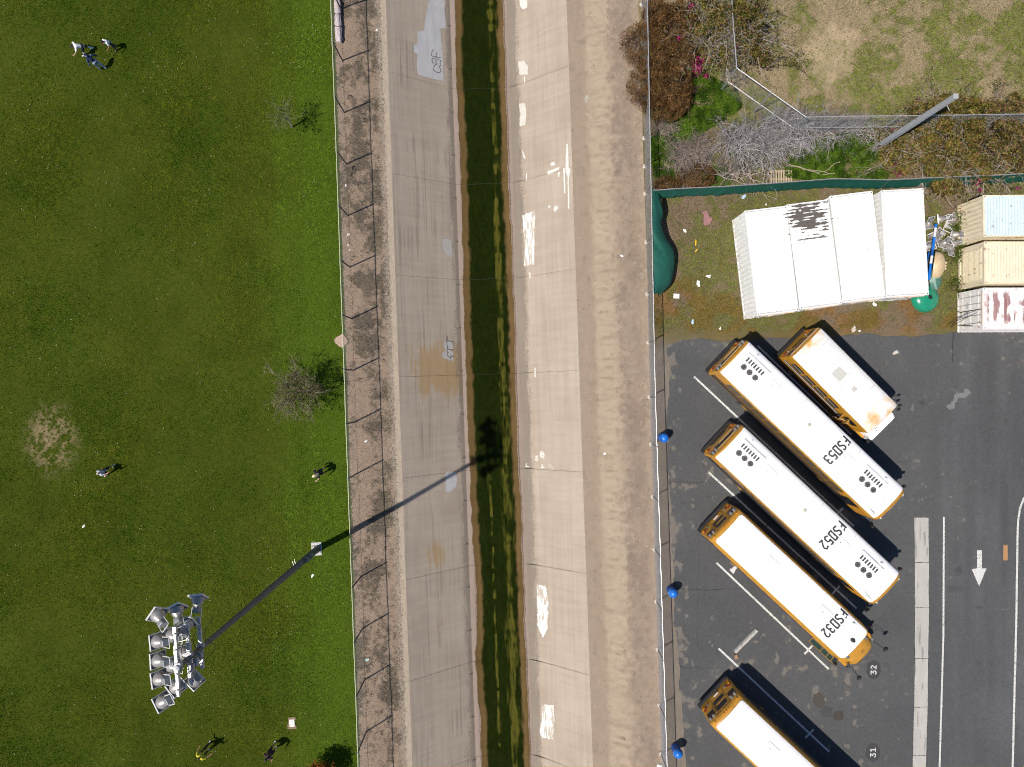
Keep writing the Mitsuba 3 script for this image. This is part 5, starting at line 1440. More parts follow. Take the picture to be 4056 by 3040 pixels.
# ================================================================== THINGS IN THE YARD AND BESIDE IT
BLUE = P((0.010, 0.13, 0.50), 0.35)
BLUE2 = P((0.008, 0.075, 0.30), 0.4)
for px, py, lab in ((2631, 1736, 'blue domed bin nearest the top, by the fence beside the first stall line'), (2667, 2351, 'middle one of the three blue domed bins along the fence'), (2686, 2987, 'lowest blue domed bin by the fence at the bottom edge')):
    c = at(px, py, 0.85)
    b = thing('litter_bin', lab, 'bin', 'blue domed bins along the fence')

    def bp(n, m, mat, **k):
        v, f = meshkit.arrays(m)[:2]
        return put(n, (v * (0.86, 0.86, 0.95) + (c[0], c[1], 0.014), f), mat, b, **k)
    bp('drum', lathe([(0.001, 0), (0.26, 0), (0.275, 0.03), (0.275, 0.28), (0.29, 0.30), (0.275, 0.32), (0.275, 0.55), (0.29, 0.57), (0.275, 0.59), (0.275, 0.80), (0.28, 0.82)], 28), BLUE2, smooth=35)
    bp('dome_lid', lathe([(0.305, 0.78), (0.31, 0.84), (0.29, 0.94), (0.24, 1.03), (0.16, 1.09), (0.07, 1.115), (0.001, 1.118)], 28), BLUE, smooth=60)
    bp('rim', lathe([(0.305, 0.77), (0.325, 0.775), (0.325, 0.82), (0.305, 0.825)], 28), BLUE2, smooth=30)
    R = np.array([[math.cos(0.4), -math.sin(0.4), 0], [math.sin(0.4), math.cos(0.4), 0], [0, 0, 1.0]])
    bp('flap', moved(loft([[(0.275 + 0.0 * t, -0.13, 0.85), (0.282, 0.13, 0.85), (0.262 - 0.02, 0.13, 1.0), (0.262 - 0.02, -0.13, 1.0)] if t == 0 else [(0.305, -0.13, 0.85), (0.305, 0.13, 0.85), (0.262, 0.13, 1.02), (0.262, -0.13, 1.02)] for t in (0, 1)]), rot=R), P((0.006, 0.04, 0.16), 0.4))

# concrete wheel stop and the brick left beside it
a, b = at(2910, 2582.6), at(2996.7, 2495.7)
d = b - a
ws = thing('wheel_stop', 'pale concrete wheel stop lying loose in the empty stall', 'wheel stop')
put('block', moved(hull([(x, y, z) for x in (-0.93, 0.93) for y, z in ((-0.11, 0), (0.11, 0), (0.075, 0.13), (-0.075, 0.13))]), ((a + b)[0] / 2, (a + b)[1] / 2, 0.014), math.atan2(d[1], d[0])), 'gutter_concrete', ws)
for s in (-0.7, 0.7):
    q = (a + b) / 2 + d / np.linalg.norm(d) * s
    put('pin_hole', rod((q[0], q[1], 0.14), (q[0], q[1], 0.1475), 0.022, n=8), BLACK, ws)
put('brick', box(*at(2914.6, 2601)[:2], 0.06, 0.20, 0.26, 0.10, 0.012, 0.35), P((0.26, 0.155, 0.09), 0.9), label='tan brick lying at the end of the loose wheel stop', category='brick')

# the pallet behind the screened fence
pc = at(3091, 712)
pl = thing('pallet', 'weathered wooden pallet lying behind the green screened fence', 'pallet')
PINE = P((0.36, 0.30, 0.21), 0.9)
for k in range(9): put('slat', box(pc[0] - 0.60 + 0.15 * k, pc[1], 0.155, 0.085, 1.05, 0.02, 0.004, 0.01 * (k % 3 - 1)), PINE, pl)
for k in range(3): put('stringer', box(pc[0], pc[1] - 0.47 + 0.47 * k, 0.095, 1.32, 0.045, 0.10, 0.004), P((0.27, 0.22, 0.15), 0.9), pl)
for k in range(3): put('bottom_board', box(pc[0], pc[1] - 0.47 + 0.47 * k, 0.035, 1.3, 0.1, 0.018, 0.003), PINE, pl)

# junk between the containers
for px, py, z, yaw, pitch, roll, lab in ((3788, 930, 0.30, 170, 55, 10, 'discarded floodlight nearest the pale blue roofed container'), (3742, 962, 0.30, 250, 70, 0, 'discarded floodlight with a rusty bowl in the middle of the junk pile'),
                                         (3782, 966, 0.28, 200, 20, 40, 'discarded floodlight at the right of the junk pile'), (3730, 868, 0.25, 185, 35, 0, 'discarded floodlight at the top left of the junk pile'),
                                         (3775, 868, 0.25, 330, 50, 20, 'discarded floodlight at the top right of the junk pile'), (3763, 990, 0.28, 75, 40, 0, 'silvery discarded floodlight at the bottom of the pile'),
                                         (3700, 940, 0.25, 100, 30, 60, 'discarded floodlight just right of the blue and white pole'), (3683, 975, 0.25, 20, 45, 0, 'discarded floodlight between the blue pole and the white container'),
                                         (3678, 886, 0.22, 280, 60, 0, 'discarded floodlight close to the white container above the blue pole'), (3722, 925, 0.2, 40, 75, 0, 'discarded floodlight lying face down between the pole and the pile')):
    floodlight(px, py, z, yaw, pitch, lab, roll, group='discarded floodlights', scale=0.85)
fr = thing('lamp_frame', 'flat grey metal frame lying in the weeds at the top of the junk pile', 'frame')
c = at(3752, 900)
for k, (x, y, lx, ly) in enumerate(((0, 0.31, 0.5, 0.05), (0, -0.31, 0.5, 0.05), (0.225, 0, 0.05, 0.57), (-0.225, 0, 0.05, 0.57))): put('bar', moved(box(x, y, 0, lx, ly, 0.05, 0.006), (c[0], c[1], 0.12), -0.42), P((0.5, 0.5, 0.49), 0.5, 0.2), fr)
put('sheet', moved(box(0, 0.07, -0.01, 0.40, 0.42, 0.012), (c[0], c[1], 0.12), -0.42), P((0.36, 0.36, 0.35), 0.6), fr)
bpole = thing('striped_pole', 'blue pole with white bands leaning across the junk pile', 'pole')
a, b = at(3707.5, 889, 0.55), at(3679, 1108, 1.25)
for t0, t1, m in ((0, 0.07, BLUE), (0.07, 0.24, P((0.55, 0.57, 0.6), 0.5)), (0.24, 0.47, BLUE), (0.47, 0.58, BLUE2), (0.58, 0.72, P((0.55, 0.58, 0.64), 0.5)), (0.72, 1.0, BLUE)): put('segment', rod(a + (b - a) * t0, a + (b - a) * t1, 0.075, n=14), m, bpole, smooth=40)
put('brace', rod(a + (b - a) * 0.5 + [-0.08, 0, -0.2], b + [-0.25, 0, -0.2], 0.05, n=10), BLUE2, bpole, smooth=40)


def axis_rot(axis):
    z = np.asarray(axis, float); z /= np.linalg.norm(z)
    x = np.cross([0, 1, 0.1], z); x /= np.linalg.norm(x)
    return np.stack([x, np.cross(z, x), z], 1)


cap = [(0.82 * math.cos(t), 0.46 * math.sin(t)) for t in np.linspace(0, math.pi / 2 - 0.001, 14)]
shell = [(0.84, -0.10), (0.84, -0.02)] + cap
tan = thing('play_dome', 'big tan plastic dome shell standing on its edge beside the junk pile', 'dome')
TANP = P((0.50, 0.385, 0.235), 0.4)
tw = np.array(at(3708, 1055, 0.85))
put('shell', moved(lathe(shell, 36), tw, rot=axis_rot((0.83, -0.12, 0.48))), TANP, tan, smooth=50)
put('rim', moved(lathe([(0.80, -0.13), (0.86, -0.13), (0.86, -0.10), (0.80, -0.10), (0.80, -0.13)], 36), tw, rot=axis_rot((0.83, -0.12, 0.48))), P((0.42, 0.33, 0.20), 0.5), tan, smooth=30)
Rt = axis_rot((0.83, -0.12, 0.48))
for q in ((0.12, 0.22, 0.45), (0.2, 0.05, 0.44), (0.02, -0.12, 0.46)): put('knob', moved(lathe([(0.07, 0), (0.07, 0.05), (0.03, 0.08), (0.001, 0.085)], 10), tw + Rt @ np.array(q), rot=Rt), TANP, tan, smooth=40)
grn = thing('play_dome', 'grey green plastic dome shell wedged under the tan dome', 'dome')
g0 = np.array(at(3697, 1108, 0.55))
put('shell', moved(lathe([(r * 0.80, z * 0.9) for r, z in shell], 32), g0, rot=axis_rot((0.72, 0.05, 0.62))), P((0.06, 0.16, 0.125), 0.45), grn, smooth=50)
put('band', moved(lathe([(0.63, 0.10), (0.65, 0.10), (0.60, 0.21), (0.58, 0.21)], 32), g0, rot=axis_rot((0.72, 0.05, 0.62))), P((0.17, 0.27, 0.23), 0.5), grn, smooth=30)
gd = thing('play_dome', 'shiny bright green dome with a round hole, at the corner of the white container', 'dome')
g1 = np.array(at(3664, 1182, 0.30))
ring = [(r, z) for r, z in shell if r > 0.13]
put('shell', moved(lathe(ring + [(0.13, 0.452), (0.125, 0.40)], 40), g1, rot=axis_rot((0.12, 0.05, 0.95))), P((0.012, 0.20, 0.115), 0.22, 0.0, 0.6), gd, smooth=60)
put('hole', moved(lathe([(0.128, 0.43), (0.001, 0.425)], 20), g1, rot=axis_rot((0.12, 0.05, 0.95))), BLACK, gd)
put('inner_ring', moved(lathe([(0.13, 0.452), (0.17, 0.455), (0.16, 0.47), (0.13, 0.468)], 20), g1, rot=axis_rot((0.12, 0.05, 0.95))), P((0.010, 0.15, 0.09), 0.3), gd)
for k, (p0, p1, z1) in enumerate((((3761, 1283), (3869, 1240), 2.35), ((3766, 1297), (3846, 1248), 2.2), ((3792, 1290), (3852, 1293), 1.6))):
    put('metal_rod', rod(at(*p0, 0.03), at(*p1, z1), 0.02, n=6), P((0.05, 0.05, 0.05), 0.6), label=('longest dark rod leaning on the peeling container', 'second dark rod leaning beside the longest one on the peeling container', 'short level dark rod against the peeling container door')[k], category='rod', group='rods against the container')

# the wrapped bundle by the lawn fence
bd = thing('rolled_tarp', 'pinkish rolled tarp bundle tied with black straps, lying by the lawn fence', 'tarp')
a, b = at(1336, -2), at(1345, 172)
q = []
for t in np.linspace(0, 1, 30):
    c = a + (b - a) * t
    e = 1 - 0.35 * (abs(t - 0.5) * 2) ** 6
    ring = []
    for k in range(20):
        ph = k * math.pi / 10
        r = (0.20 + 0.035 * math.sin(5 * ph + 3 * t) * math.sin(2 * ph) + 0.05 * (float(nz(t * 9, ph * 1.1, 3)) - 0.5)) * e
        r *= 0.85 if any(abs(t - s) < 0.02 for s in (0.38, 0.66)) else 1
        ring.append((c[0] + r * math.cos(ph), c[1] + 0.02 * math.sin(ph), max(-0.06, 0.12 + 0.85 * r * math.sin(ph))))
    q.append(ring)
put('roll', loft(q), P((0.47, 0.40, 0.405), 0.5), bd, smooth=50)
for t in (0.38, 0.66):
    c = a + (b - a) * t
    put('strap', pipe([(c[0] + 0.205 * math.cos(p), c[1] + 0.05 * math.sin(3 * p), 0.12 + 0.18 * math.sin(p)) for p in np.linspace(-0.3, math.pi + 0.3, 14)], 0.018, 6), BLACK, bd)
put('dark_lining', pipe([tuple(a + (b - a) * t + np.array([0.19 + 0.02 * math.sin(9 * t), 0, 0.06 + 0.05 * math.sin(14 * t)])) for t in np.linspace(0.08, 0.95, 18)], 0.055, 6), P((0.05, 0.035, 0.045), 0.8), bd)

# lids and plates on the lawn
cv = thing('utility_cover', 'white utility cover set in a bare patch of lawn at the bottom', 'cover')
c = at(1157, 2864)
put('plate', box(c[0], c[1], 0.03, 0.32, 0.44, 0.05, 0.012, 0.06), P((0.55, 0.57, 0.54), 0.7), cv)
put('dirt_rim', moved(flat(rough_edge(sg.box(-0.26, -0.34, 0.24, 0.34), 0.1, 0.08, 3, 4.0), 0.03), (c[0], c[1], 0.0)), P((0.19, 0.135, 0.085), 0.95), cv)
put('handle', box(c[0], c[1] + 0.12, 0.058, 0.10, 0.03, 0.01, 0.002), DULL, cv)
pt = moved(flat(rough_edge(sg.Point(0, 0).buffer(0.36), 0.1, 0.14, 5, 3.0), 0.035), at(1352, 1350))
put('bare_patch', pt, P((0.32, 0.235, 0.18), 0.95), kind='structure', label='small bare dirt patch at the edge of the lawn')


def crumple(cx, cy, z, r, seed, squash=0.4):
    m = trimesh.creation.icosphere(2, 1.0)
    v = np.array(m.vertices)
    k = 0.05 + 1.9 * nz(v[:, 0] * 1.6 + seed * 7, v[:, 1] * 1.6, v[:, 2] * 1.6)
    v = v * k[:, None] * r * (1.35, 0.8, 1.0)
    v[:, 2] = v[:, 2] * squash + r * squash * 0.55
    return moved((v, np.array(m.faces)), (cx, cy, z), seed * 1.3)


PAPER, BLUEW = P((0.72, 0.72, 0.70), 0.7), P((0.35, 0.50, 0.66), 0.6)
for px, py, r, mat, lab in ((332, 2085, 0.10, PAPER, 'white paper cup lying alone on the lower left lawn'), (1238, 2281, 0.10, PAPER, 'white crumpled wrapper on the lawn below the mast base'), (2767, 1126, 0.16, PAPER, 'crumpled white paper in the weedy yard below the sticks'),
                            (2805, 1096, 0.13, PAPER, 'torn white paper in the middle of the weedy yard'), (2744, 1277, 0.12, BLUEW, 'crumpled pale blue bag at the bottom of the weedy yard'), (2853, 1302, 0.08, PAPER, 'small white wrapper near the asphalt edge of the yard'),
                            (2712, 915, 0.10, PAPER, 'white cup beside the bellied green windscreen'), (2946, 779, 0.12, BLUEW, 'pale blue bag under the green screened fence'), (3034, 811, 0.06, PAPER, 'tiny white scrap above the white containers'),
                            (3382, 1307, 0.17, P((0.42, 0.39, 0.33), 0.9), 'grey stone at the yard edge below the white containers'), (3462, 1206, 0.12, PAPER, 'white scrap right below the white container row'), (3404, 1312, 0.07, PAPER, 'round white ball beside the grey stone'),
                            (1369, 734, 0.07, PAPER, 'white rag on the dirt by the lawn fence'), (1379, 930, 0.08, PAPER, 'white scrap by the lawn fence, uppermost of a cluster'), (1378, 970, 0.07, PAPER, 'white scrap by the lawn fence, second of a cluster'), (1384, 990, 0.07, PAPER, 'white scrap by the lawn fence, lowest of a cluster'),
                            (1448, 1749, 0.08, PAPER, 'white scrap on the dry bank left of the rusty slope stain'), (1485, 101, 0.07, PAPER, 'white can on the bank beside the rolled tarp'), (2329, 377, 0.22, P((0.34, 0.31, 0.25), 0.9), 'pale grey rock on the dirt track'),
                            (2330, 438, 0.09, P((0.33, 0.29, 0.23), 0.9), 'small stone below the pale rock on the dirt track'), (2463, 1014, 0.09, PAPER, 'white bottle on the dirt track near the green windscreen'), (2400, 1803, 0.10, PAPER, 'white scrap on the dirt track beside the survey marks'),
                            (2612, 3036, 0.13, PAPER, 'white ball of paper on the track at the bottom edge'), (3455, 338, 0.07, P((0.05, 0.04, 0.18), 0.7), 'dark blue scrap in the rough field left of the pole'),
                            (3545, 1397, 0.15, P((0.42, 0.40, 0.36), 0.9), 'pale rubble on the asphalt right of the small bus'), (1453, 2616, 0.10, P((0.35, 0.50, 0.44), 0.6), 'pale green scrap on the dry bank near the bottom')):
    x, y, _ = at(px, py)
    put('stone' if 'stone' in lab or 'rock' in lab or 'rubble' in lab else 'litter', crumple(x, y, max(ground_z(x, y), -0.65), r * 0.72, (px * 7 + py) % 97), mat, smooth=False, label=lab, category='stone' if 'stone' in lab or 'rock' in lab or 'rubble' in lab else 'litter')
for px, py, rz, l, lab in ((2755, 963, 1.5, 0.36, 'longer yellow plastic strip in the weedy yard'), (2757, 994, 0.95, 0.22, 'shorter yellow plastic strip in the weedy yard')):
    put('plastic_strip', box(*at(px, py)[:2], 0.06, l, 0.07, 0.04, 0.01, rz), P((0.62, 0.40, 0.02), 0.4), label=lab, category='plastic strip')
put('board', moved(box(0, 0, 0, 0.36, 0.28, 0.03, 0.006, -0.08), (*at(2678, 1174)[:2], 0.06)), P((0.55, 0.55, 0.53), 0.7), label='white square board lying near the fence in the yard', category='board')
cl = rough_edge(ground_poly([(2780, 842), (2800, 838), (2806, 860), (2822, 866), (2814, 888), (2796, 896), (2784, 890), (2788, 862)]), 0.08, 0.09, 6, 4.0)
cv_, cf_ = flat(cl.segmentize(0.08)); cv_[:, 2] = 0.06 + 0.06 * nfbm(cv_[:, 0] * 5, cv_[:, 1] * 5)
put('rag', (cv_, cf_), P((0.24, 0.125, 0.125), 0.9), label='faded red rag spread on the yard ground', category='rag')
put('black_box', box(*at(2574, 38, 1.2)[:2], 1.0, 0.26, 0.34, 0.5, 0.02), P((0.03, 0.026, 0.022), 0.8), label='small black box on the fence line above the brown bush', category='box')
for k, (px, py, rz) in enumerate(((1383, 385, 0.4), (1443, 470, 1.2), (1402, 665, 2.0), (1396, 692, 0.2))):
    x, y, _ = at(px, py)
    put('scrap_strip', pipe([(x + 0.11 * math.cos(rz + t), y + 0.12 * math.sin(rz + t), ground_z(x, y) + 0.06 + 0.05 * math.sin(2 * t)) for t in np.linspace(0, 3.6, 9)], 0.022, 5), BLACK,
        label=('curled black strip on the bank, nearest the tarp', 'curled black strip below the one nearest the tarp', 'black curl of scrap by the burrow on the bank', 'small black scrap just below the burrow curl')[k], category='scrap')

# ================================================================== GRASS AND WEEDS
def lit(c, k): return np.clip(np.asarray(c) * np.asarray(k)[:, None], 0, 1)


def mixn(a, b, t): return np.asarray(a) * (1 - t[:, None]) + np.asarray(b) * t[:, None]


r = np.random.default_rng(11)
# the mown lawn: short blades in tufts, greener and paler in mowing bands towards the fence
n = 560000
x = r.uniform(-32.0, -8.4, n); y = r.uniform(-24.6, 24.6, n)
u, v = uv_of(x, y)
k = u < U_LAWN + 0.10 * (nz(x * 2, y * 2, 4) - 0.3)
x, y, u = x[k], y[k], u[k]
bare = np.sqrt((x + 27.4) ** 2 + ((y + 3.3) / 1.3) ** 2)
thin = sstep(0.42, 0.60, 0.5 * nfbm(x * 2.2, y * 2.2, 4) + 0.5 * nfbm(x * 7.0, y * 7.0, 14)) * sstep(2.2, 0.8, bare) * 0.62
north = sstep(24, 20, y) * 0 + sstep(0.52, 0.66, nfbm(x * 1.6, y * 1.6, 40)) * sstep(-27, -31, x) * sstep(18, 22, y) * 0.8
spot = sstep(0.55, 0.2, np.sqrt((x + 10.16) ** 2 + (y - 2.55) ** 2))
k = r.uniform(size=len(x)) > np.maximum(np.maximum(thin, spot * 1.2), north * 0.6)
x, y, u = x[k], y[k], u[k]
big_n = nfbm(x * 0.22, y * 0.22, 2, 4); mid = nfbm(x * 1.3, y * 1.3, 5, 3); fine = nfbm(x * 5.0, y * 5.0, 8, 2)
gs = lambda q, w: np.exp(-((u - q) / w) ** 2)
band = 0.35 * gs(-14.7, 0.35) + 0.55 * gs(-13.4, 0.40) + 0.95 * gs(-11.3, 0.85) + 0.18 * gs(-17.2, 0.5) + 0.15 * gs(-20.4, 0.6) + 0.45 * sstep(-15.2, -12.2, u) - 0.25 * gs(-12.45, 0.3)
band = band * (0.75 + 0.6 * nz(u * 0.6, y * 0.16, 9)) + 0.25 * (mid - 0.5) + 0.12 * (nz(u * 5, y * 0.2, 19) - 0.5)
olive, deep, fresh, straw = (0.088, 0.098, 0.008), (0.030, 0.066, 0.004), (0.090, 0.152, 0.012), (0.150, 0.135, 0.028)
c = mixn(deep, olive, sstep(0.36, 0.62, 0.50 * big_n + 0.25 * mid + 0.25 * fine))
c = mixn(c, fresh, np.clip(band, 0, 1) * 0.9)
c = mixn(c, straw, sstep(0.60, 0.80, 0.55 * fine + 0.3 * mid + 0.3 * (r.uniform(size=len(x)) - 0.5)) * 0.5 * (1 - 0.7 * np.clip(band, 0, 1)))
clump = sstep(0.3, 0.7, nfbm(x * 7.5, y * 7.5, 77, 2))
c = lit(c * (0.90, 0.96, 0.95), (0.58 + 0.66 * clump) * r.uniform(0.8, 1.25, len(x)))
m = blades(x, y, -0.012, r, 0.060 + 0.055 * clump, 0.036, (0.35, 1.3))
put('grass', m, 'matte', color=np.repeat(c, 3, 0), kind='stuff', label='short mown grass of the sports lawn', category='grass')
# pale fallen leaves and clover specks in loose drifts
n = 2600
x = r.uniform(-31, -10.5, n); y = r.uniform(-23.5, 23.5, n)
k = (nfbm(x * 0.5, y * 0.5, 61) * 0.6 + nfbm(x * 1.7, y * 1.7, 62) * 0.4 + 0.14 * (r.uniform(size=n) - 0.5)) > 0.60
p = np.stack([x[k], y[k], np.full(k.sum(), 0.06)], 1)
m = cards(p, 0.034, r, 0.75, 0.7)
put('fallen_leaf', m, 'leaf', color=np.repeat(palette([(0.30, 0.32, 0.20), (0.22, 0.26, 0.14), (0.36, 0.34, 0.24)], len(p), r), 4, 0), kind='stuff', label='pale fallen leaves strewn in drifts on the lawn', category='leaves')
# dead grass on the bank
n = 62000
u = r.uniform(U_LAWN, U_COPE + 0.1, n); v = r.uniform(-24.8, 24.8, n)
x, y = xy_of(u, v)
d = nfbm(x * 1.1, y * 0.8, 3, 4) * 0.65 + nfbm(x * 5, y * 5, 7, 3) * 0.35
k = r.uniform(size=n) < sstep(0.40, 0.62, d + 0.05 * sstep(-9.3, -8.4, u)) * sstep(-6.95, -7.5, u) * 0.9 + 0.10
x, y, u = x[k], y[k], u[k]
z = bank_z(u, x, y)
t = nfbm(x * 2, y * 2, 12)
c = mixn((0.060, 0.054, 0.040), (0.17, 0.135, 0.095), sstep(0.35, 0.7, t + 0.3 * (r.uniform(size=len(x)) - 0.5)))
g = (u < -9.45) & (r.uniform(size=len(x)) < 0.75)
c[g] = mixn((0.040, 0.060, 0.010), (0.085, 0.085, 0.025), r.uniform(size=g.sum()))
m = blades(x, y, z - 0.01, r, 0.10, 0.022, (0.3, 1.4))
put('dry_grass', m, 'matte', color=np.repeat(lit(c, r.uniform(0.6, 1.3, len(x))), 3, 0), kind='stuff', label='dry dead grass in dark tufts on the channel bank', category='grass')
# strip of green between the lawn edge and the fence
# rough field and weedy yard
n = 210000
x = r.uniform(8.5, 31.5, n); y = r.uniform(3.0, 24.6, n)
field = sstep(15.5, 17.0, y)
gm = green_mask(x, y, (lambda a, b, cc: nfbm(a, b, cc), sstep))
pit = sstep(1.0, 0.55, np.sqrt(((x - 19.0) / 2.1) ** 2 + ((y - 19.6) / 2.3) ** 2) + 0.7 * (nfbm(x * 2.2, y * 2.2, 9, 4) - 0.5))
dens = 0.55 + 0.45 * gm
dens = dens * (1 - 0.86 * pit) * np.where(y < 11.6, 0.70 * sstep(2.75, 3.6, y + 0.5 * (nfbm(x * 2, y * 2) - 0.5)), 1.0)
k = r.uniform(size=n) < dens
x, y, gm, field = x[k], y[k], gm[k], field[k]
f = nfbm(x * 4.5, y * 4.5, 21)
oy = sstep(0.46, 0.64, nfbm(x * 0.8, y * 0.8, 15)) * sstep(8.5, 5.0, y)
dry = mixn((0.145, 0.118, 0.072), (0.270, 0.235, 0.130), field)
grn = mixn((0.095, 0.145, 0.016), (0.165, 0.195, 0.036), f)
c = mixn(dry, grn, np.clip(gm * 1.15 - 0.15 + 0.5 * (r.uniform(size=len(x)) - 0.5), 0, 1))
c = mixn(c, (0.150, 0.082, 0.018), oy * 0.75)
m = blades(x, y, -0.01, r, np.where(y > 11.6, 0.13, 0.10), 0.034, (0.35, 1.35))
put('weedy_grass', m, 'matte', color=np.repeat(lit(c, r.uniform(0.6, 1.3, len(x)) * (0.7 + 0.6 * f)), 3, 0), kind='stuff', label='patchy wild grass of the rough field and the storage yard', category='grass')
# pebbles on the track
n = 2600
u = r.uniform(4.3, 8.1, n); v = r.uniform(-24, 24, n); x, y = xy_of(u, v)
z = track_z(u, x, y)
m = cards(np.stack([x, y, z + 0.02], 1), r.uniform(0.012, 0.04, n), r, 0.6, 0.9)
put('gravel', m, 'matte', color=np.repeat(palette([(0.30, 0.25, 0.19), (0.15, 0.11, 0.08), (0.40, 0.36, 0.30)], n, r), 4, 0), kind='stuff', label='loose grit scattered on the dirt track', category='gravel')
# bright ground cover in the fence corner
G = [ground_poly(q) for q in ([(2735, 330), (2800, 320), (2900, 365), (2920, 420), (2860, 470), (2790, 500), (2740, 560), (2700, 640), (2660, 690), (2600, 690), (2592, 560), (2640, 505), (2700, 440)],
                              [(3180, 610), (3260, 560), (3380, 540), (3450, 560), (3505, 610), (3500, 700), (3230, 705), (3120, 690), (3140, 640)], [(2790, 690), (2860, 670), (2880, 720), (2800, 735)])]
pts = np.vstack([inside(g.buffer(0.25), int(2100 * g.area), r) for g in G])
k = nfbm(pts[:, 0] * 1.2, pts[:, 1] * 1.2, 4) + 0.25 * (r.uniform(size=len(pts)) - 0.5) > 0.36
pts = pts[k]
h = 0.34 * nfbm(pts[:, 0] * 1.7, pts[:, 1] * 1.7, 8) * r.uniform(0.3, 1, len(pts)) + 0.02
t = nfbm(pts[:, 0] * 2.5, pts[:, 1] * 2.5, 15)
c = lit(mixn((0.030, 0.065, 0.008), (0.085, 0.150, 0.016), sstep(0.3, 0.7, t)), r.uniform(0.65, 1.3, len(pts)))
put('ground_cover', cards(np.column_stack([pts, h]), 0.055, r, 0.45, 0.6), 'leaf', color=np.repeat(c, 4, 0), kind='stuff', label='bright green leafy weeds in the corner of the fences', category='weeds')
wp = np.vstack([np.array(at(px, py)[:2]) + r.normal(size=(nn, 2)) * s for px, py, nn, s in ((3795, 868, 420, 0.22), (3775, 905, 420, 0.2), (3765, 1000, 300, 0.28), (3800, 1010, 420, 0.28), (3825, 1040, 200, 0.18), (3800, 1120, 120, 0.2), (3770, 1130, 140, 0.25), (3800, 1160, 80, 0.3), (3798, 1240, 70, 0.12))])
put('weed', cards(np.column_stack([wp, r.uniform(0.02, 0.45, len(wp))]), 0.06, r, 0.3, 0.5), 'leaf', color=np.repeat(palette([(0.05, 0.085, 0.015), (0.085, 0.12, 0.025), (0.12, 0.11, 0.045)], len(wp), r, 0.25), 4, 0), kind='stuff', label='green weeds growing through the junk pile beside the cream containers', category='weeds')


# ================================================================== BUSHES AND TREES
def blob_points(ells, n, r, rag=0.35, inner=0.35):
    """Points in and near the skin of a heap of ellipsoids, denser on top, with gaps."""
    vol = np.array([e[3] * e[4] for e in ells])
    out = []
    for e, m in zip(ells, (n * vol / vol.sum()).astype(int)):
        d = r.normal(size=(m, 3)); d /= np.linalg.norm(d, axis=1, keepdims=True)
        d[:, 2] = np.abs(d[:, 2]) ** 0.8 * np.where(r.uniform(size=m) < 0.9, 1, -0.4)
        q = 1 - inner * r.uniform(size=m) ** 2.0
        q = q * (1 + rag * (nfbm(d[:, 0] * 3 + e[0], d[:, 1] * 3 + e[1], d[:, 2] * 3) - 0.5) * 2)
        out.append(np.array(e[:3]) + d * q[:, None] * np.array(e[3:6]))
    p = np.vstack(out)
    return p[p[:, 2] > 0.02]


def lobed(ells, k, rs, r, lo=0.62):
    """Small clumps over the upper skin of each ellipsoid, so that a bush has folds that shade one another."""
    out = []
    for e in ells:
        d = r.normal(size=(k, 3)); d[:, 2] = np.abs(d[:, 2]) + 0.15
        d /= np.linalg.norm(d, axis=1, keepdims=True)
        c = np.array(e[:3]) + d * (np.array(e[3:6]) * r.uniform(lo, 0.97, (k, 1)))
        s = rs * r.uniform(0.6, 1.3, (k, 1)) * [1, 1, 0.8]
        out += [tuple(a) + tuple(b) for a, b in zip(c, np.broadcast_to(s, (k, 3)))]
    return out


def px_ells(lst, base=0.0):
    """(px, py, rx_px, ry_px, zc, rz) -> world ellipsoids."""
    o = []
    for px, py, rx, ry, zc, rz in lst:
        c = at(px, py, zc + 0.3 * rz)
        s = (CAM_H - zc) / FOCAL
        o.append((c[0], c[1], zc, rx * s, ry * s, rz))
    return o


def twigs(bases, n_main, length, r, up=0.6, droop=0.25, spread=1.0, rad=0.014, sub=(5, 4), segs=5, wig=0.28, dirs=None):
    """Branching, curving twigs as thin tubes: (P0, P1, R0, R1) in one go."""
    def grow(p, d, L, rr, ns, dr_):
        m = len(p)
        P0, P1, R0, R1, nodes = [], [], [], [], []
        for k in range(ns):
            d = d + r.normal(size=(m, 3)) * wig + np.array([0, 0, -dr_ / ns])
            d /= np.linalg.norm(d, axis=1, keepdims=True)
            q = p + d * (L / ns)[:, None]
            q[:, 2] = np.maximum(q[:, 2], 0.03)
            P0.append(p); P1.append(q); R0.append(rr * (1 - 0.7 * k / ns)); R1.append(rr * (1 - 0.7 * (k + 1) / ns))
            p = q
            nodes.append((q.copy(), d.copy()))
        return np.vstack(P0), np.vstack(P1), np.concatenate(R0), np.concatenate(R1), nodes
    b = np.asarray(bases, float)[r.integers(0, len(bases), n_main)]
    az = r.uniform(0, 2 * np.pi, n_main)
    d = np.stack([np.cos(az) * spread, np.sin(az) * spread, up + 0.5 * r.uniform(size=n_main)], 1)
    d /= np.linalg.norm(d, axis=1, keepdims=True)
    L = length * r.uniform(0.55, 1.1, n_main)
    A = grow(b, d, L, np.full(n_main, rad), segs, droop)
    out = [A[:4]]
    level = A
    tips = [A[4][-1][0]]
    for j, kids in enumerate(sub):
        nodes = level[4][1:]
        P = np.vstack([q for q, _ in nodes]); D = np.vstack([e for _, e in nodes])
        i = r.integers(0, len(P), kids * len(level[4][0][0]))
        d2 = D[i] + r.normal(size=(len(i), 3)) * 0.55
        d2[:, 2] += 0.12
        d2 /= np.linalg.norm(d2, axis=1, keepdims=True)
        level = grow(P[i], d2, length * (0.42 if j == 0 else 0.22) * r.uniform(0.5, 1.2, len(i)), np.full(len(i), rad * (0.5 if j == 0 else 0.3)), 3, droop * 0.5)
        out.append(level[:4]); tips.append(level[4][-1][0]); tips.append(level[4][1][0])
    return [np.concatenate([o[k] for o in out]) for k in range(4)], np.vstack(tips)


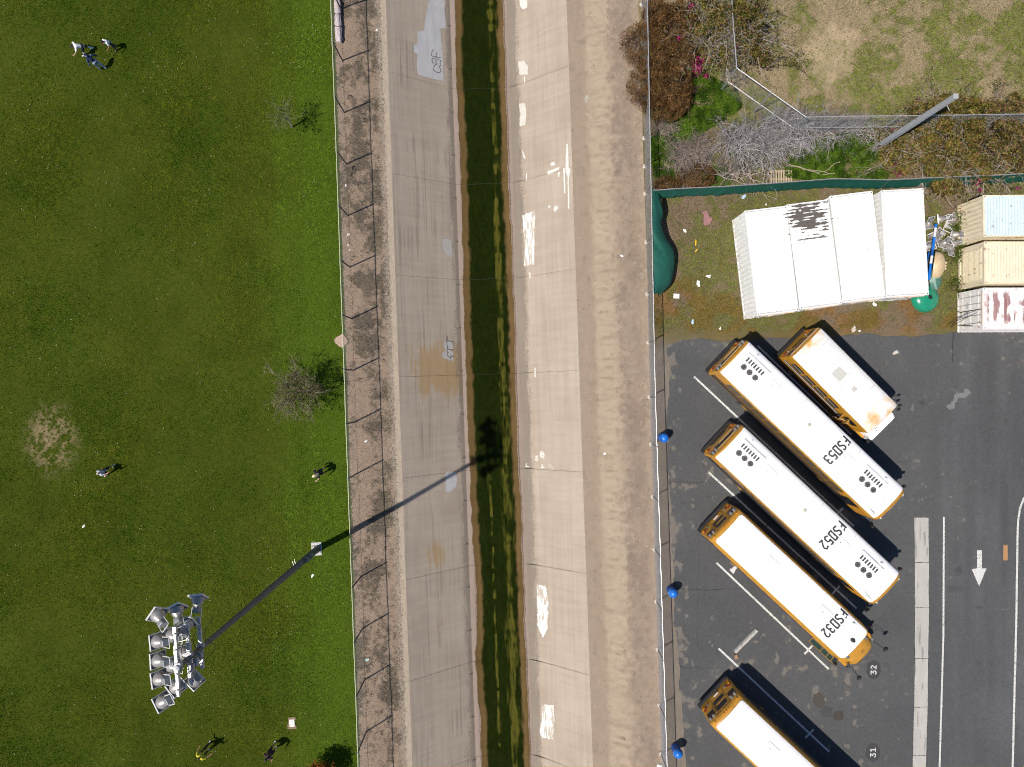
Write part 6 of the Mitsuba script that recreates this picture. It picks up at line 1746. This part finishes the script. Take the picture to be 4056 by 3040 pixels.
def bush(name, label, category, leaf_pts, leaf_cols, size, tw, flat_=0.25, wood=TWIG, group=None, aspect=0.55, weights=None):
    key = thing(name, label, category, group)
    if leaf_pts is not None and len(leaf_pts):
        tone = 0.45 + 1.1 * sstep(0.25, 0.75, nfbm(leaf_pts[:, 0] * 3.4, leaf_pts[:, 1] * 3.4, leaf_pts[:, 2] * 3.4))
        c = lit(palette(leaf_cols, len(leaf_pts), r, 0.25, weights), tone)
        put('foliage', cards(leaf_pts, size, r, flat_, aspect), 'leaf', key, color=np.repeat(c, 4, 0), kind='stuff')
    if tw is not None: put('branches', tubes(*tw, 3), wood, key, kind='stuff')
    return key


# the two brown dead bushes heaped over the track fence
ells = px_ells([(2556, 175, 98, 92, 0.7, 1.0), (2650, 120, 90, 105, 0.8, 1.25), (2668, 230, 95, 100, 0.8, 1.3), (2600, 60, 55, 60, 0.6, 0.8), (2715, 60, 50, 75, 0.6, 0.8)])
tw, _ = twigs([(e[0], e[1], 0.1) for e in ells], 60, 1.6, r, 0.9, 0.1, rad=0.016, sub=(5, 3))
BROWN = [(0.115, 0.064, 0.026), (0.16, 0.088, 0.034), (0.075, 0.043, 0.020), (0.20, 0.118, 0.050)]
bush('brown_bush', 'big dense rusty brown bush bulging over the track fence, upper one', 'bush', np.vstack([blob_points(lobed(ells, 60, 0.17, r, 0.88), 18000, r, 0.3), blob_points(ells, 15000, r, 0.2)]), BROWN, 0.048, tw, 0.1, P((0.07, 0.045, 0.03), 0.9), 'brown dead bushes', aspect=0.35)
ells = px_ells([(2566, 345, 84, 88, 0.6, 0.95), (2650, 340, 92, 95, 0.75, 1.2), (2630, 430, 85, 55, 0.5, 0.75), (2702, 380, 40, 70, 0.5, 0.7)])
tw, _ = twigs([(e[0], e[1], 0.1) for e in ells], 50, 1.5, r, 0.9, 0.1, rad=0.016, sub=(5, 3))
bush('brown_bush', 'dense rusty brown bush bulging over the track fence, lower one', 'bush', np.vstack([blob_points(lobed(ells, 60, 0.17, r, 0.88), 14000, r, 0.3), blob_points(ells, 12000, r, 0.2)]), BROWN, 0.048, tw, 0.1, P((0.07, 0.045, 0.03), 0.9), 'brown dead bushes', aspect=0.35)
ells = px_ells([(2640, 735, 50, 35, 0.3, 0.5), (2760, 700, 80, 55, 0.3, 0.5)])
tw, _ = twigs([(e[0], e[1], 0.05) for e in ells], 50, 1.0, r, 0.6, 0.3, rad=0.010, sub=(5, 3))
bush('brown_bush', 'low brown scrub along the west end of the green screened fence', 'bush', blob_points(ells, 6500, r, 0.4), BROWN, 0.042, tw, 0.1, P((0.10, 0.07, 0.05), 0.9), aspect=0.35)
# bougainvilleas
OLIVE = [(0.135, 0.130, 0.026), (0.095, 0.105, 0.020), (0.175, 0.145, 0.040), (0.190, 0.105, 0.045), (0.22, 0.14, 0.055), (0.06, 0.07, 0.016)]
MAG = [(0.36, 0.012, 0.12), (0.26, 0.010, 0.11), (0.42, 0.03, 0.17)]
ells = px_ells([(2800, 70, 85, 110, 1.3, 1.5), (2895, 80, 90, 120, 1.7, 1.7), (2975, 130, 62, 90, 1.2, 1.4), (2840, 215, 75, 70, 1.0, 1.2), (2960, 30, 75, 60, 1.3, 1.3), (2768, 175, 55, 70, 0.8, 1.1), (2996, 215, 45, 70, 0.7, 1.0)])
tw, tips = twigs([(e[0], e[1], 0.9) for e in ells], 90, 2.4, r, 1.4, 0.9, rad=0.022, sub=(4, 3))
lp = np.vstack([blob_points(lobed(ells, 12, 0.36, r), 9000, r, 0.5, 0.6), blob_points(ells, 2500, r, 0.6, 0.7), tips + r.normal(size=tips.shape) * 0.05])
bg = bush('bougainvillea', 'tangled olive bougainvillea with magenta flowers over the tall ballfield fence', 'bush', lp, OLIVE, 0.062, tw, 0.2, P((0.30, 0.265, 0.23), 0.9), 'bougainvilleas')
fl = np.vstack([np.array(at(px, py, z)) + r.normal(size=(nn, 3)) * (s, s, 0.12) for px, py, z, nn, s in ((2765, 275, 1.3, 130, 0.14), (2752, 245, 1.35, 90, 0.18), (2775, 235, 1.4, 50, 0.2), (2688, 150, 2.0, 26, 0.06), (2735, 28, 2.0, 24, 0.06), (2800, 300, 1.0, 30, 0.1), (2925, 180, 2.3, 14, 0.1))])
put('flowers', cards(fl, 0.045, r, 0.3, 0.8), 'leaf', bg, color=np.repeat(palette(MAG, len(fl), r, 0.3), 4, 0), kind='stuff', label='bunches of magenta flowers')
sh0, sh1 = [], []
for px0, py0, px1, py1 in ((3010, 245, 3185, 212), (3020, 265, 3165, 262), (3000, 200, 3195, 290), (3000, 110, 3090, 40)):
    a, b = at(px0, py0, 0.9), at(px1, py1, 0.25)
    q = a + (b - a) * np.linspace(0, 1, 16)[:, None] + np.stack([r.normal(size=16) * 0.05, r.normal(size=16) * 0.06, 0.5 * np.sin(np.linspace(0, math.pi, 16))], 1)
    sh0.append(q[:-1]); sh1.append(q[1:])
sh0, sh1 = np.vstack(sh0), np.vstack(sh1)
put('shoots', tubes(sh0, sh1, 0.016, 0.014, 4), P((0.06, 0.05, 0.03), 0.9), bg, kind='stuff')
q = np.repeat(sh0, 9, 0) + r.normal(size=(len(sh0) * 9, 3)) * 0.06
put('shoot_leaves', cards(q, 0.045, r, 0.2, 0.6), 'leaf', bg, color=np.repeat(palette(OLIVE, len(q), r, 0.3), 4, 0), kind='stuff')
for lst, lab, nn, flow in (([(3610, 560, 95, 90, 0.9, 1.1), (3690, 480, 100, 85, 1.4, 1.5), (3680, 620, 95, 75, 0.8, 1.0), (3565, 640, 70, 52, 0.4, 0.6), (3730, 430, 70, 55, 1.0, 1.3), (3530, 590, 60, 55, 0.3, 0.5)],
                            'olive bougainvillea thicket around the foot of the grey utility pole', 15000, ((3550, 650, 0.9, 20, 0.10), (3560, 690, 0.8, 22, 0.14), (3540, 520, 1.0, 20, 0.08), (3640, 390, 0.5, 12, 0.05), (3735, 738, 1.3, 30, 0.06), (3748, 752, 1.2, 42, 0.07), (3765, 755, 1.1, 30, 0.06))),
                           ([(3790, 540, 95, 105, 1.2, 1.5), (3850, 640, 90, 65, 0.8, 1.0), (3840, 450, 85, 65, 1.3, 1.4), (3770, 680, 60, 48, 0.6, 0.9), (3740, 730, 60, 30, 0.9, 0.9)],
                            'olive bougainvillea thicket between the utility pole and the right edge', 12000, ((3875, 722, 1.6, 34, 0.06), (3880, 755, 1.0, 30, 0.05), (3835, 470, 1.3, 12, 0.08), (3750, 700, 1.4, 14, 0.1))),
                           ([(3940, 550, 95, 110, 1.2, 1.4), (4030, 610, 90, 85, 0.9, 1.2), (3980, 440, 95, 65, 1.3, 1.4), (4060, 480, 60, 85, 1.2, 1.3), (3900, 690, 70, 32, 0.9, 0.9)],
                            'brownish bougainvillea thicket at the right edge above the containers', 13000, ((4035, 745, 1.4, 30, 0.07), (3920, 590, 1.4, 14, 0.06), (4040, 605, 1.6, 12, 0.06), (3960, 425, 1.0, 12, 0.05)))):
    ells = px_ells(lst)
    tw, tips = twigs([(e[0], e[1], 0.6) for e in ells], 70, 2.2, r, 1.0, 0.9, rad=0.020, sub=(4, 3))
    lp = np.vstack([blob_points(lobed(ells, 13, 0.36, r), nn, r, 0.5, 0.6), blob_points(ells, 2500, r, 0.5, 0.6), tips + r.normal(size=tips.shape) * 0.05])
    kx = bush('bougainvillea', lab, 'bush', lp, OLIVE if 'brownish' not in lab else OLIVE + [(0.19, 0.12, 0.065), (0.16, 0.13, 0.09)], 0.062, tw, 0.2, P((0.30, 0.265, 0.23), 0.9), 'bougainvilleas')
    fl = np.vstack([np.array(at(px, py, z)) + r.normal(size=(m_, 3)) * (s, s, 0.08) for px, py, z, m_, s in flow])
    cols = MAG if lab.startswith('olive bougainvillea thicket between') else [(0.30, 0.015, 0.12), (0.12, 0.035, 0.16), (0.34, 0.02, 0.14)]
    put('flowers', cards(fl, 0.042, r, 0.3, 0.8), 'leaf', kx, color=np.repeat(palette(cols, len(fl), r, 0.3), 4, 0), kind='stuff', label='bunches of magenta and purple flowers')
# the bare grey bush and its neighbours
GREY = P((0.31, 0.30, 0.30), 0.9)
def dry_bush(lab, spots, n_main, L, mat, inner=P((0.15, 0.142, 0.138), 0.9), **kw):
    b = [at(px, py, 0.2) for px, py in spots]
    tw, _ = twigs(b, n_main, L, r, **kw)
    kk = bush('dry_bush', lab, 'bush', None, None, 0, tw, wood=mat)
    kw = {**kw, 'rad': kw['rad'] * 0.5, 'up': kw.get('up', 0.6) * 0.7}
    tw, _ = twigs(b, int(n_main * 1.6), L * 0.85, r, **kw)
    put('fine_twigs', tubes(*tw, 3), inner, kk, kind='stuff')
    return kk
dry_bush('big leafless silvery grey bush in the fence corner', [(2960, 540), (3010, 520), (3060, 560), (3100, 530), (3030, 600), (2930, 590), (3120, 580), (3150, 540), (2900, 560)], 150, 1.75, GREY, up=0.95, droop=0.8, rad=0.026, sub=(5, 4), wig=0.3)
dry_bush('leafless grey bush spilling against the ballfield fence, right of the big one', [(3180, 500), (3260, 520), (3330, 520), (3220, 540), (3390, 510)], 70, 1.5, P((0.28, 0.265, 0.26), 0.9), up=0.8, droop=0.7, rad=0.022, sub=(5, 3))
dry_bush('pinkish brown leafless bush left of the big grey one', [(2700, 600), (2740, 640), (2690, 640), (2760, 600)], 90, 1.25, P((0.27, 0.205, 0.17), 0.9), up=0.6, droop=0.6, rad=0.017, sub=(6, 3))
dry_bush('thin dry brush at the foot of the brown bushes by the track fence', [(2600, 480), (2650, 500), (2620, 520)], 40, 0.9, P((0.25, 0.20, 0.17), 0.9), up=0.3, droop=0.3, rad=0.010, sub=(4, 3))
dry_bush('loose dead branches sprawling behind the green screened fence', [(2860, 700), (2900, 690), (2960, 690)], 22, 1.9, P((0.33, 0.28, 0.245), 0.9), up=0.2, droop=0.3, rad=0.022, sub=(4, 2))
for k, (p0, p1) in enumerate((((3090, 640), (3280, 695)), ((3110, 655), (3310, 690)), ((3330, 640), (3240, 690)))):
    a, b = at(*p0, 0.35), at(*p1, 0.25)
    q = a + (b - a) * np.linspace(0, 1, 9)[:, None] + r.normal(size=(9, 3)) * (0.05, 0.05, 0.04)
    put('fallen_branch', pipe(q, 0.018, 5), P((0.33, 0.28, 0.23), 0.9), label=('long pale branch lying on the green weeds, upper', 'long pale branch lying on the green weeds, lower', 'short pale branch slanting across the green weeds')[k], category='branch', group='branches on the weeds')


# trees on the lawn
def tree(name, label, base, trunk_h, lean, crown_r, crown_h, n_main, wood, leaves=None, size=0.05, sub=(5, 4), rad=0.02, extra=0, flat_=0.2, trunk_r=0.06):
    key = thing(name, label, 'tree')
    b = np.array([base[0], base[1], 0.0])
    top = b + np.array([lean[0], lean[1], trunk_h])
    put('trunk', pipe([b - [0, 0, 0.1], b + (top - b) * 0.4 + [0.03, 0.02, 0], top], trunk_r, 8), wood, key)
    tw, tips = twigs([top, b + (top - b) * 0.85], n_main, crown_r * 1.25, r, up=crown_h, droop=0.15, rad=rad, sub=sub, wig=0.22)
    put('branches', tubes(*tw, 4), wood, key, kind='stuff')
    if leaves is not None:
        lp = tips + r.normal(size=tips.shape) * 0.06
        if extra: lp = np.vstack([lp, blob_points([(top[0], top[1], top[2] + crown_r * 0.3, crown_r, crown_r, crown_r * 0.8)], extra, r, 0.4, 0.7)])
        c = lit(palette(leaves, len(lp), r, 0.25), 0.65 + 0.7 * nfbm(lp[:, 0] * 3, lp[:, 1] * 3, lp[:, 2] * 3))
        put('crown', cards(lp, size, r, flat_, 0.55), 'leaf', key, color=np.repeat(c, 4, 0), kind='stuff')
    return key


tree('bare_tree', 'brownish twiggy bare tree on the lawn beside the fence, middle of the photo', at(1218, 1550), 1.5, (-0.15, 0.05), 1.30, 0.62, 34, P((0.21, 0.175, 0.115), 0.9), [(0.075, 0.072, 0.030), (0.050, 0.062, 0.018), (0.12, 0.105, 0.055)], 0.042, (6, 4), 0.024, 1300, trunk_r=0.09)
tree('young_tree', 'spindly young tree with hardly any leaves on the upper lawn', at(1157, 506), 1.5, (0.10, 0.12), 0.95, 0.95, 18, P((0.22, 0.22, 0.16), 0.9), [(0.085, 0.11, 0.014), (0.11, 0.13, 0.02), (0.07, 0.09, 0.014)], 0.045, (4, 4), 0.010, 50, trunk_r=0.05)
tree('orange_tree', 'small round tree with orange autumn leaves at the bottom edge of the lawn', at(1292, 3032), 0.9, (0, 0), 0.82, 0.8, 26, P((0.10, 0.075, 0.05), 0.9), [(0.22, 0.070, 0.012), (0.15, 0.050, 0.010), (0.10, 0.075, 0.015), (0.28, 0.11, 0.02)], 0.05, (5, 4), 0.02, 4200, trunk_r=0.06)

# ================================================================== PEOPLE ON THE LAWN
def limb(pts, rads):
    """A chain of joints as one solid: the hull of each pair of balls."""
    out = []
    for (p, q), (a, b) in zip(zip(pts[:-1], pts[1:]), zip(rads[:-1], rads[1:])):
        s = BALL
        out.append(m3.Manifold.hull_points(np.vstack([s * a + p, s * b + q])))
    return out


_b = trimesh.creation.icosphere(1)
BALL = np.array(_b.vertices)


def solid(parts, edge=0.025, smooth=6):
    m = m3.Manifold.batch_boolean(parts, m3.OpType.Add).refine_to_length(edge)
    mm = m.to_mesh()
    t = trimesh.Trimesh(np.array(mm.vert_properties[:, :3], float), np.array(mm.tri_verts), process=False)
    t.merge_vertices()
    if smooth: trimesh.smoothing.filter_taubin(t, lamb=0.5, nu=0.52, iterations=smooth)
    return np.array(t.vertices), np.array(t.faces)


def rot_y(a): return np.array([[math.cos(a), 0, math.sin(a)], [0, 1, 0], [-math.sin(a), 0, math.cos(a)]])


def rot_z(a): return np.array([[math.cos(a), -math.sin(a), 0], [math.sin(a), math.cos(a), 0], [0, 0, 1]])


def person(label, foot, h, face, lean=0.08, legs=(0.25, -0.25), knees=(0.15, 0.35), arms=((0.2, 0.15, 0.3), (-0.2, 0.15, 0.3)), skin=(0.30, 0.17, 0.11), hair=(0.012, 0.009, 0.008), shirt=(0.7, 0.7, 0.7), sleeves='short',
           legwear=(0.03, 0.03, 0.035), short=True, shoes=(0.6, 0.6, 0.6), socks=None, long_hair=False, hood=False, camo=False, nod=0.25):
    """A figure facing angle face (degrees). legs and arms: (left, right); an arm is (swing forward, out from the body, elbow bend)."""
    key = thing('person', label, 'person')
    s = h / 1.75
    F_ = rot_z(math.radians(face))
    pel = np.array([0, 0, 0.94])
    Ry = rot_y(lean)

    def up(p): return pel + Ry @ (np.array(p, float) - pel)
    J = {}
    for sd, sw, kn in (('l', legs[0], knees[0]), ('r', legs[1], knees[1])):
        y = 0.10 if sd == 'l' else -0.10
        hip = np.array([0, y, 0.92])
        knee = hip + rot_y(-sw) @ np.array([0, 0.01 * np.sign(y), -0.43])
        ank = knee + rot_y(-sw + kn) @ np.array([0, 0, -0.41])
        toe = ank + rot_y(min(0.5, (-sw + kn) * 0.6)) @ np.array([0.16, 0.015 * np.sign(y), -0.055])
        J[sd] = (hip, knee, ank, toe)
    drop = min(J['l'][2][2], J['r'][2][2]) - 0.085
    for sd, (sw, out_, el) in (('L', arms[0]), ('R', arms[1])):
        sg_ = 1 if sd == 'L' else -1
        sh = up((0, 0.185 * sg_, 1.42))
        D1 = Ry @ rot_y(-sw) @ np.array([0, math.sin(out_) * sg_, -math.cos(out_)])
        elb = sh + D1 * 0.29
        D2 = Ry @ rot_y(-sw - el) @ np.array([0, math.sin(out_ * 0.5) * sg_, -math.cos(out_ * 0.5)])
        wr = elb + D2 * 0.25
        J[sd] = (sh, elb, wr, D2, sg_)
    neck, head = up((0.0, 0, 1.47)), up((0.035, 0, 1.635))
    Hr = Ry @ rot_y(nod)
    hd = neck + Hr @ np.array([0.03, 0, 0.165])

    def W(v): return (F_ @ ((np.asarray(v) - [0, 0, drop]) * s).T).T + np.array([foot[0], foot[1], 0.0])

    def add(n, parts, mat, edge=0.03, sm=5, **k):
        v, f = solid(parts, edge, sm)
        put(n, (W(v), f), mat, key, smooth=True, **k)
    # the body in one piece
    B = limb([pel, up((0, 0, 1.12)), up((0.0, 0, 1.34))], [0.13, 0.115, 0.135])
    B += limb([up((0, 0.13, 1.38)), up((0, -0.13, 1.38))], [0.07, 0.07]) + limb([up((0, 0, 1.38)), neck, neck + Hr @ np.array([0.01, 0, 0.08])], [0.07, 0.052, 0.05])
    B += [m3.Manifold.hull_points(np.vstack([BALL * (0.088, 0.074, 0.10) + hd + Hr @ np.array([0, 0, 0.03]), BALL * (0.055, 0.05, 0.045) + hd + Hr @ np.array([0.03, 0, -0.075])]))]
    B += [m3.Manifold.hull_points(np.vstack([BALL * 0.012 + hd + Hr @ np.array([0.085, 0, 0.02]), BALL * 0.016 + hd + Hr @ np.array([0.102, 0, -0.025])]))]
    for sg_ in (-1, 1): B += [m3.Manifold.hull_points(BALL * (0.022, 0.012, 0.032) + hd + Hr @ np.array([-0.005, 0.078 * sg_, 0.0]))]
    for sd in 'lr':
        hip, knee, ank, toe = J[sd]
        B += limb([hip, knee, ank], [0.082, 0.056, 0.038]) + limb([ank, toe], [0.04, 0.03])
    for sd in 'LR':
        sh, elb, wr, D2, sg_ = J[sd]
        B += limb([sh, elb, wr], [0.055, 0.042, 0.028])
        a2 = np.cross(D2, [0, 0, 1.0]); a2 /= max(np.linalg.norm(a2), 1e-6)
        fwd = np.array([1.0, 0, 0]) - D2 * D2[0]; fwd /= np.linalg.norm(fwd)
        side = np.cross(fwd, D2)
        palm = wr + D2 * 0.075
        B += [m3.Manifold.hull_points(np.vstack([BALL * 0.02 + wr, BALL * 0.014 + palm + fwd * 0.032, BALL * 0.014 + palm - fwd * 0.032]))]
        for q, (o, ln) in enumerate(((0.033, 0.07), (0.011, 0.08), (-0.011, 0.075), (-0.033, 0.058))):
            k0 = palm + fwd * o + D2 * 0.005
            k1 = k0 + D2 * ln * 0.5 + side * 0.006 * sg_
            k2 = k1 + (D2 * 0.8 - side * 0.6 * sg_) * ln * 0.5
            B += limb([k0, k1, k2], [0.010, 0.009, 0.007])
        t0 = wr + D2 * 0.03 + fwd * 0.022
        B += limb([t0, t0 + fwd * 0.03 + D2 * 0.025, t0 + fwd * 0.036 + D2 * 0.055], [0.013, 0.011, 0.008])
    add('body', B, P(skin, 0.6), 0.022, 3)
    fabric = P(shirt, 0.85) if not camo else 'camo_cloth'
    C = limb([up((0, 0, 0.92)), up((0, 0, 1.12)), up((0, 0, 1.34))], [0.162, 0.142, 0.16]) + limb([up((0, 0.15, 1.39)), up((0, -0.15, 1.39))], [0.084, 0.084]) + limb([up((0, 0, 1.36)), neck], [0.09, 0.066])
    for sd in 'LR':
        sh, elb, wr, D2, sg_ = J[sd]
        if sleeves == 'long': C += limb([sh, elb, wr - D2 * 0.01], [0.074, 0.06, 0.045])
        else: C += limb([sh, sh + (elb - sh) * 0.7], [0.075, 0.066])
    add('jacket' if sleeves == 'long' else 'shirt', C, fabric)
    if hood: add('hood', [m3.Manifold.hull_points(np.vstack([BALL * (0.118, 0.105, 0.13) + hd + Hr @ np.array([-0.02, 0, 0.02]), BALL * 0.09 + neck]))], fabric)
    else:
        Hh = [m3.Manifold.hull_points(np.vstack([BALL * (0.09, 0.085, 0.075) + hd + Hr @ np.array([-0.014, 0, 0.062]), BALL * (0.05, 0.07, 0.05) + hd + Hr @ np.array([-0.05, 0, -0.03])]))]
        if long_hair: Hh += limb([hd + Hr @ np.array([-0.07, 0, 0.02]), neck + Ry @ np.array([-0.10, 0.02, -0.10])], [0.085, 0.06]) + limb([hd + Hr @ np.array([-0.05, 0.05, 0.0]), neck + Ry @ np.array([-0.07, 0.10, -0.08])], [0.06, 0.035])
        add('hair', Hh, P(hair, 0.6))
    L_ = limb([pel + [0, 0.05, 0.06], pel + [0, -0.05, 0.06]], [0.142, 0.142])
    for sd in 'lr':
        hip, knee, ank, toe = J[sd]
        L_ += limb([hip, knee - (knee - hip) * (0.12 if short else 0)], [0.104, 0.088]) if short else limb([hip, knee, ank], [0.10, 0.076, 0.06])
    add('shorts' if short else 'trousers', L_, P(legwear, 0.85))
    for sd in 'lr':
        hip, knee, ank, toe = J[sd]
        if socks: add('sock', limb([knee + (ank - knee) * 0.35, ank], [0.060, 0.05]), P(socks, 0.85))
        add('shoe', limb([ank + [-0.045, 0, -0.045], toe + [0.02, 0, 0]], [0.052, 0.045]) + limb([ank, ank + [0, 0, -0.03]], [0.05, 0.05]), P(shoes, 0.6))
    for sg_ in (-1, 1): put('eye', (W(BALL * 0.010 + hd + Hr @ np.array([0.083, 0.032 * sg_, 0.012])), np.array(_b.faces)), P((0.02, 0.015, 0.012), 0.2), key, smooth=True)
    put('mouth', (W(BALL * (0.006, 0.024, 0.006) + hd + Hr @ np.array([0.088, 0, -0.062])), np.array(_b.faces)), P((0.25, 0.08, 0.07), 0.5), key, smooth=True)
    return key


def camo(p, n, uv):
    f = fbm(p.x * 11, p.y * 11, p.z * 11, 2)
    g = fbm(p.x * 15, p.y * 15, p.z * 15 + 9, 2)
    c = mix((0.010, 0.018, 0.055), (0.022, 0.042, 0.11), smoothstep(0.45, 0.55, g))
    return c * (1 - smoothstep(0.60, 0.66, f)) + mi.Color3f(0.16, 0.19, 0.27) * smoothstep(0.60, 0.66, f)


prc('camo_cloth', camo, 0.85)
person('person in white top bending forward with arms flung out, white shoes wide apart', at(352, 206), 1.42, 205, 0.75, (0.55, -0.35), (0.25, 0.25), ((1.5, 0.5, 0.5), (1.0, 0.9, 0.6)), (0.36, 0.22, 0.16), (0.02, 0.014, 0.012), (0.62, 0.64, 0.68), 'short', (0.018, 0.018, 0.03), True, (0.68, 0.70, 0.72), (0.6, 0.62, 0.64))
person('person in white T-shirt and dark trousers standing at the right of the upper group', at(461, 194), 1.36, 230, 0.30, (0.12, -0.10), (0.05, 0.1), ((0.5, 0.3, 1.2), (0.3, 0.25, 1.0)), (0.22, 0.10, 0.065), (0.012, 0.009, 0.008), (0.70, 0.70, 0.70), 'short', (0.02, 0.03, 0.035), False, (0.05, 0.05, 0.05))
person('person in navy patterned hooded jacket and pale jeans in the upper group', at(407, 271), 1.55, 150, 0.30, (0.15, -0.20), (0.05, 0.15), ((0.1, 0.55, 0.3), (0.0, 0.6, 0.3)), (0.30, 0.18, 0.12), (0.012, 0.009, 0.008), (0.02, 0.03, 0.08), 'long', (0.30, 0.37, 0.42), False, (0.03, 0.035, 0.05), hood=True, camo=True)
person('person in pale grey shirt and black shorts running on the left lawn', at(439, 1863), 1.45, 40, -0.20, (0.75, -0.45), (0.7, 0.5), ((-0.5, 0.25, 0.9), (0.6, 0.35, 1.2)), (0.40, 0.19, 0.12), (0.42, 0.36, 0.27), (0.42, 0.45, 0.50), 'short', (0.014, 0.014, 0.018), True, (0.45, 0.55, 0.45))
person('blond person in black top and shorts standing on the lawn near the fence', at(1284, 1864), 1.66, 215, 0.30, (0.10, -0.12), (0.05, 0.1), ((0.4, 0.3, 1.3), (0.2, 0.35, 0.4)), (0.40, 0.25, 0.18), (0.55, 0.45, 0.27), (0.012, 0.012, 0.014), 'short', (0.012, 0.012, 0.014), True, (0.20, 0.03, 0.03), long_hair=True)
person('person in bright yellow shirt and dark trousers at the bottom of the lawn', at(829, 2955), 1.62, 55, -0.05, (0.22, -0.25), (0.1, 0.2), ((0.2, 0.55, 0.8), (0.3, 0.65, 0.9)), (0.26, 0.13, 0.08), (0.014, 0.011, 0.009), (0.48, 0.42, 0.025), 'short', (0.018, 0.020, 0.024), False, (0.25, 0.27, 0.30))
person('person in dark maroon top with bare legs and white shoes, bottom of the lawn', at(1091, 2952), 1.66, 240, 0.05, (0.15, -0.15), (0.1, 0.15), ((0.3, 0.35, 0.9), (0.2, 0.3, 0.5)), (0.30, 0.155, 0.10), (0.010, 0.008, 0.008), (0.045, 0.018, 0.026), 'short', (0.02, 0.012, 0.016), True, (0.62, 0.62, 0.62))
